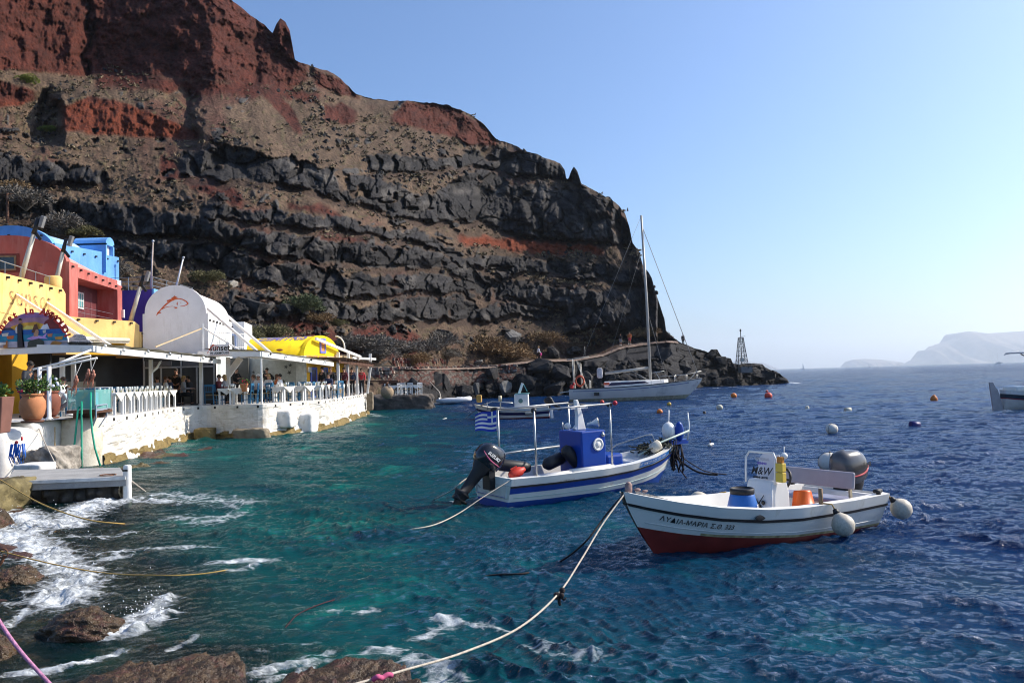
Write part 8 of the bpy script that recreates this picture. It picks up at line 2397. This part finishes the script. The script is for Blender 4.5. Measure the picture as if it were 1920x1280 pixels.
# ================================================================ ropes
def rope(pts, r, m, label, name="mooring_rope"):
    ps = [Vector(p) for p in pts]
    out = []
    n = len(ps)
    for i in range(n - 1):                                   # smooth curve through the points
        p0, p1, p2, p3 = ps[max(0, i - 1)], ps[i], ps[i + 1], ps[min(n - 1, i + 2)]
        for k in range(10):
            t = k / 10
            out.append(.5 * ((2 * p1) + (p2 - p0) * t + (2 * p0 - 5 * p1 + 4 * p2 - p3) * t * t + (3 * p1 - p0 - 3 * p2 + p3) * t ** 3))
    out.append(ps[-1])
    return tag(MB().tube(out, r, 8).build(name, m, None, True), label, "rope")
bow = wp((2.3, .02, .84))
rope([bow, P(1130, 982, 9.7), P(1090, 1048, 8.9), P(1047, 1112, 8.1), P(975, 1175, 7.1), P(870, 1222, 6.3), P(760, 1255, 5.8), P(690, 1275, 5.5), P(600, 1300, 5.3)], .0095, M_ROPEW, "long pale mooring rope from the white boat's bow to the near rock")
t = thing("rope_knot", "dark weedy knot tied halfway along the long pale rope", "knot", P(1048, 1111, 8.08))
b = MB(); g = random.Random(4)
for k in range(7): b.ball((g.uniform(-.04, .04), g.uniform(-.02, .02), g.uniform(-.05, .04)), .03, 8, 6)
b.tube([(0, 0, -.02), (.05, 0, -.07), (.07, 0, -.05)], .012, 6); b.tube([(0, 0, -.02), (-.0, 0, -.1), (.01, 0, -.12)], .016, 6); b.build("knot", M_ROPED, t, True)
rope([bow, P(1140, 960, 10.2), P(1095, 1018, 9.9), P(1040, 1058, W(1040, 1058).y + .25), W(985, 1074, .03), W(930, 1077, .0), W(880, 1085, -.05)], .012, M_ROPED, "dark second rope from the white boat's bow slipping under the water")
rope([W(640, 1120, -.06), W(600, 1132, -.01), W(560, 1150, .0), W(540, 1170, -.01), W(520, 1195, -.06)], .006, mat("maroon_rope", (.05, .01, .012), .9), "dark red rope end surfacing near the foam by the rocks")
rope([bp_((-2.3, -.68, .55)), P(905, 932, 14.4), P(860, 962, 14.0), P(815, 983, W(815, 983).y - .35), P(765, 993, W(765, 993).y - .2), W(745, 996, -.12)], .01, M_ROPEW, "pale stern rope of the blue boat dipping into the water on its left")
rope([bp_((-2.35, .4, .3)), P(880, 895, 15.6), P(845, 920, 15.3), W(815, 935, .0)], .012, M_ROPEW, "thin rope behind the black outboard of the blue boat")
g = random.Random(9)
for i, (a, b, r, lb) in enumerate((((1262, 845), (1362, 889), .012, "upper dark mooring line from the blue boat's bow platform"), ((1254, 848), (1345, 890), .022, "thick dark mooring line from the blue boat's bow, sagging to the water"), ((1252, 850), (1288, 897), .014, "short dark line dropping steeply from the blue boat's bow"))):
    A = P(*a, 18.0); Bq = W(*b, .02); mid = A.lerp(Bq, .55) - Vector((0, 0, .14 if i < 2 else .0))
    rope([A, mid, Bq], r, M_ROPED, lb)
mb = MB()
for k in range(16):
    a = bp_((2.44 + g.uniform(-.08, .1), g.uniform(-.12, .12), .78)); L = g.uniform(.35, .78)
    mb.tube([a, a + Vector((g.uniform(-.06, .06), g.uniform(-.05, .05), -L * .5)), a + Vector((g.uniform(-.08, .08), g.uniform(-.06, .06), -L))], .018, 5)
tag(mb.build("hanging_lines", M_ROPED, None, True), "bundle of dark weedy lines hanging from the blue boat's bow", "rope")
rope([P(-20, 888, 15.5), P(0, 899, 15.4), P(60, 935, 14.6), P(110, 957, 14.2), P(170, 975, 13.9), P(225, 981, W(225, 981).y - .15), W(250, 982, -.15)], .012, M_ROPEY, "yellow rope slanting from the left edge into the surf below the landing")
rope([P(-10, 1030, 10.6), P(10, 1035, 10.5), P(100, 1057, 10.4), P(200, 1074, 10.4), P(300, 1078, 9.9), P(370, 1076, W(370, 1076).y - .25), P(425, 1068, W(425, 1068).y - .1), W(445, 1064, -.15)], .008, M_ROPEY, "yellow rope hanging across the surf above the weedy rocks")
rope([P(-30, 1110, 5.6), P(0, 1166, 5.6), P(40, 1222, 5.5), P(97, 1285, 5.4), P(140, 1330, 5.3)], .013, M_ROPEP, "pink and white braided rope in the bottom left corner")
rope([W(238, 893, .45), P(252, 905, 17.4), W(273, 921, .02)], .014, M_ROPEW, "short taut rope from the white landing post into the sea")
rope([P(70, 795, 24.2), P(82, 825, 22.8), P(98, 858, 21.6), P(107, 877, 20.7)], .016, M_ROPEW, "grey rope slanting down from the urn to the landing")
rope([P(103, 800, 24.4), P(103, 840, 24.2), P(103, 868, 24.0)], .014, M_ROPEY, "thin rope hanging down beside the stained bastion")
rope([W(895, 765, .8), P(880, 778, W(890, 782).y + 1), W(862, 790, .0)], .012, M_ROPED, "thin anchor line of the small navy striped boat")
rope([P(700, 1273, 5.52), P(708, 1268, 5.5), P(716, 1270, 5.55), P(727, 1264, 5.58), P(735, 1266, 5.6)], .018, mat("hot_pink", (.55, .1, .22), .9), "pink lashing tied round the pale rope on the near rock", "lashing")

# ================================================================ near weedy rocks
M_NEAR = mat("wet_weed_rock", (.06, .036, .016), .32, .6, 9, 1.0, 60, stain=(.14, .05, .04), stain_amt=.4, sscale=7.0)
def flat_rock(label, outline, z, seed, drop=1.0):
    pl = [W(a, b, z) for a, b in outline]
    cx = sum((p for p in pl), Vector()) / len(pl)
    n = 190; rows = []
    ang = []
    pts = []
    m = len(pl)
    for k in range(n):
        s = k * m / n; i = int(s); pts.append(pl[i].lerp(pl[(i + 1) % m], s - i))
    for _ in range(2): pts = [(pts[k - 1] + pts[k] * 2 + pts[(k + 1) % n]) / 4 for k in range(n)]
    for f in list(np.linspace(0.02, .96, 64)) + [1.0, 1.02, 1.03, 1.04, 1.05, 1.07, 1.1, 1.14]:
        row = []
        for p in pts:
            q = cx.lerp(p, f)
            e = 0 if f <= 1 else (f - 1) / .14
            x, y = np.array([q.x * 5 + seed]), np.array([q.y * 5])
            nz = float(fbm(x, y, seed, 4, .6)[0]) * .06 + float(fbm(x * 2.3, y * 2.3, seed + 3, 3, .6)[0]) * .03
            row.append(Vector((q.x + nz * .6, q.y + nz * .6, z - .03 * f * f + nz - e ** .7 * drop)))
        rows.append(row)
    o = MB().grid(rows, True).build("shore_rock", M_NEAR, None, True)
    return tag(o, label, "rock")
flat_rock("flat brown weedy rock at the bottom edge, left of the smaller one", [(60, 1330), (150, 1262), (240, 1238), (330, 1226), (430, 1213), (452, 1225), (462, 1255), (475, 1300), (470, 1360), (250, 1420)], .28, 11)
flat_rock("flat brown weedy rock at the bottom edge under the pale rope", [(490, 1300), (540, 1255), (600, 1238), (690, 1229), (750, 1240), (800, 1275), (830, 1330), (700, 1400), (540, 1400)], .24, 23)
def low_rock(px, py, w_, d_, h_, seed, label, rot=.3):
    g_ = random.Random(seed)
    n_, m_ = 110, 44; rows_ = []
    c_ = W(px, py, 0)
    for i_ in range(m_ + 1):
        th = math.pi * .62 * i_ / m_
        A_ = np.linspace(0, 2 * math.pi, n_, endpoint=False)
        X_, Y_, Z_ = np.sin(th) * np.cos(A_), np.sin(th) * np.sin(A_), np.cos(th) * np.ones(n_)
        d_n = 1 + .38 * fbm(X_ * 1.6 + seed, Y_ * 1.6 + Z_ * 1.3, seed, 6, .62) + .07 * fbm(X_ * 9, Y_ * 9 + Z_ * 7, seed + 1, 4, .65)
        rows_.append([c_ + Vector((a * w_ / 2 * k, b * d_ / 2 * k, cc * h_ / 2 * k - .04)) for a, b, cc, k in zip(X_, Y_, Z_, d_n)])
    o = MB().grid(rows_, True).build("shore_rock", M_NEAR, None, True)
    return tag(o, label, "rock")
low_rock(152, 1180, .8, .62, .42, 41, "dark weedy rock breaking the surface amid the surf")
low_rock(22, 1092, .75, .7, .42, 43, "dark weedy rock at the left edge awash in foam")
low_rock(-6, 1225, .35, .4, .4, 45, "small weedy rock at the left edge beside the pink rope")
low_rock(-28, 990, .6, 1.0, .8, 47, "rough red brown rock at the left edge above the surf")
# iron ring for the rope at the left edge
t = thing("mooring_ring", "small iron ring holding the yellow rope at the left edge", "ring", P(6, 1037, 10.5))
MB().tube([(.06 * math.cos(k * .4), 0, .06 * math.sin(k * .4)) for k in range(17)], .01, 6).build("ring", mat("rust", (.16, .07, .035), .8), t, True)
tag(MB().tube([P(-2, 1060, 10.5), P(4, 1052, 10.5), P(8, 1040, 10.5)], .02, 6).build("mooring_pin", MATS["rust"]), "rusty pin under the iron ring at the left edge", "pin")

# spray thrown up where the surf meets the rocks
g = random.Random(31); mb = MB()
for px, py, n, sp, hh in ((10, 990, 150, .6, .2), (60, 1010, 130, .6, .18), (130, 1085, 130, .35, .15), (255, 1165, 180, .16, .12), (285, 1145, 90, .14, .1)):
    c = W(px, py)
    for _ in range(n * 2 // 5):
        p = c + Vector((g.gauss(0, sp), g.gauss(0, sp * .7), abs(g.gauss(0, hh)) + .03)); r = g.choice([.003, .004, .005, .007, .01]) * g.uniform(.6, 1.2)
        mb.add([p + Vector(q) * r for q in ((1, 0, 0), (0, 1, 0), (-1, 0, 0), (0, -1, 0), (0, 0, 1.2), (0, 0, -1.2))], [(0, 1, 4), (1, 2, 4), (2, 3, 4), (3, 0, 4), (1, 0, 5), (2, 1, 5), (3, 2, 5), (0, 3, 5)])
tag(mb.build("sea_spray", mat("spray_white", (.82, .84, .85), .4, .02), None, True), "white droplets of spray over the surf at the rocks", "spray", kind="stuff")

# ================================================================ sea air
hz = MB(); hz.box((0, 0, 0), (1, 1, 1))
m = bpy.data.materials.new("haze"); m.use_nodes = True
N, L = m.node_tree.nodes, m.node_tree.links
N.remove(N["Principled BSDF"])
pv = N.new("ShaderNodeVolumePrincipled")
pv.inputs["Color"].default_value = (.8, .9, 1.0, 1)
pv.inputs["Density"].default_value = HAZE_D
pv.inputs["Anisotropy"].default_value = 0.4
L.new(pv.outputs[0], N["Material Output"].inputs["Volume"])
o = hz.build("haze", m)
o.location = (0, 6900, 260); o.scale = (30000, 15000, 540)
tag(o, None, None, None, "stuff")
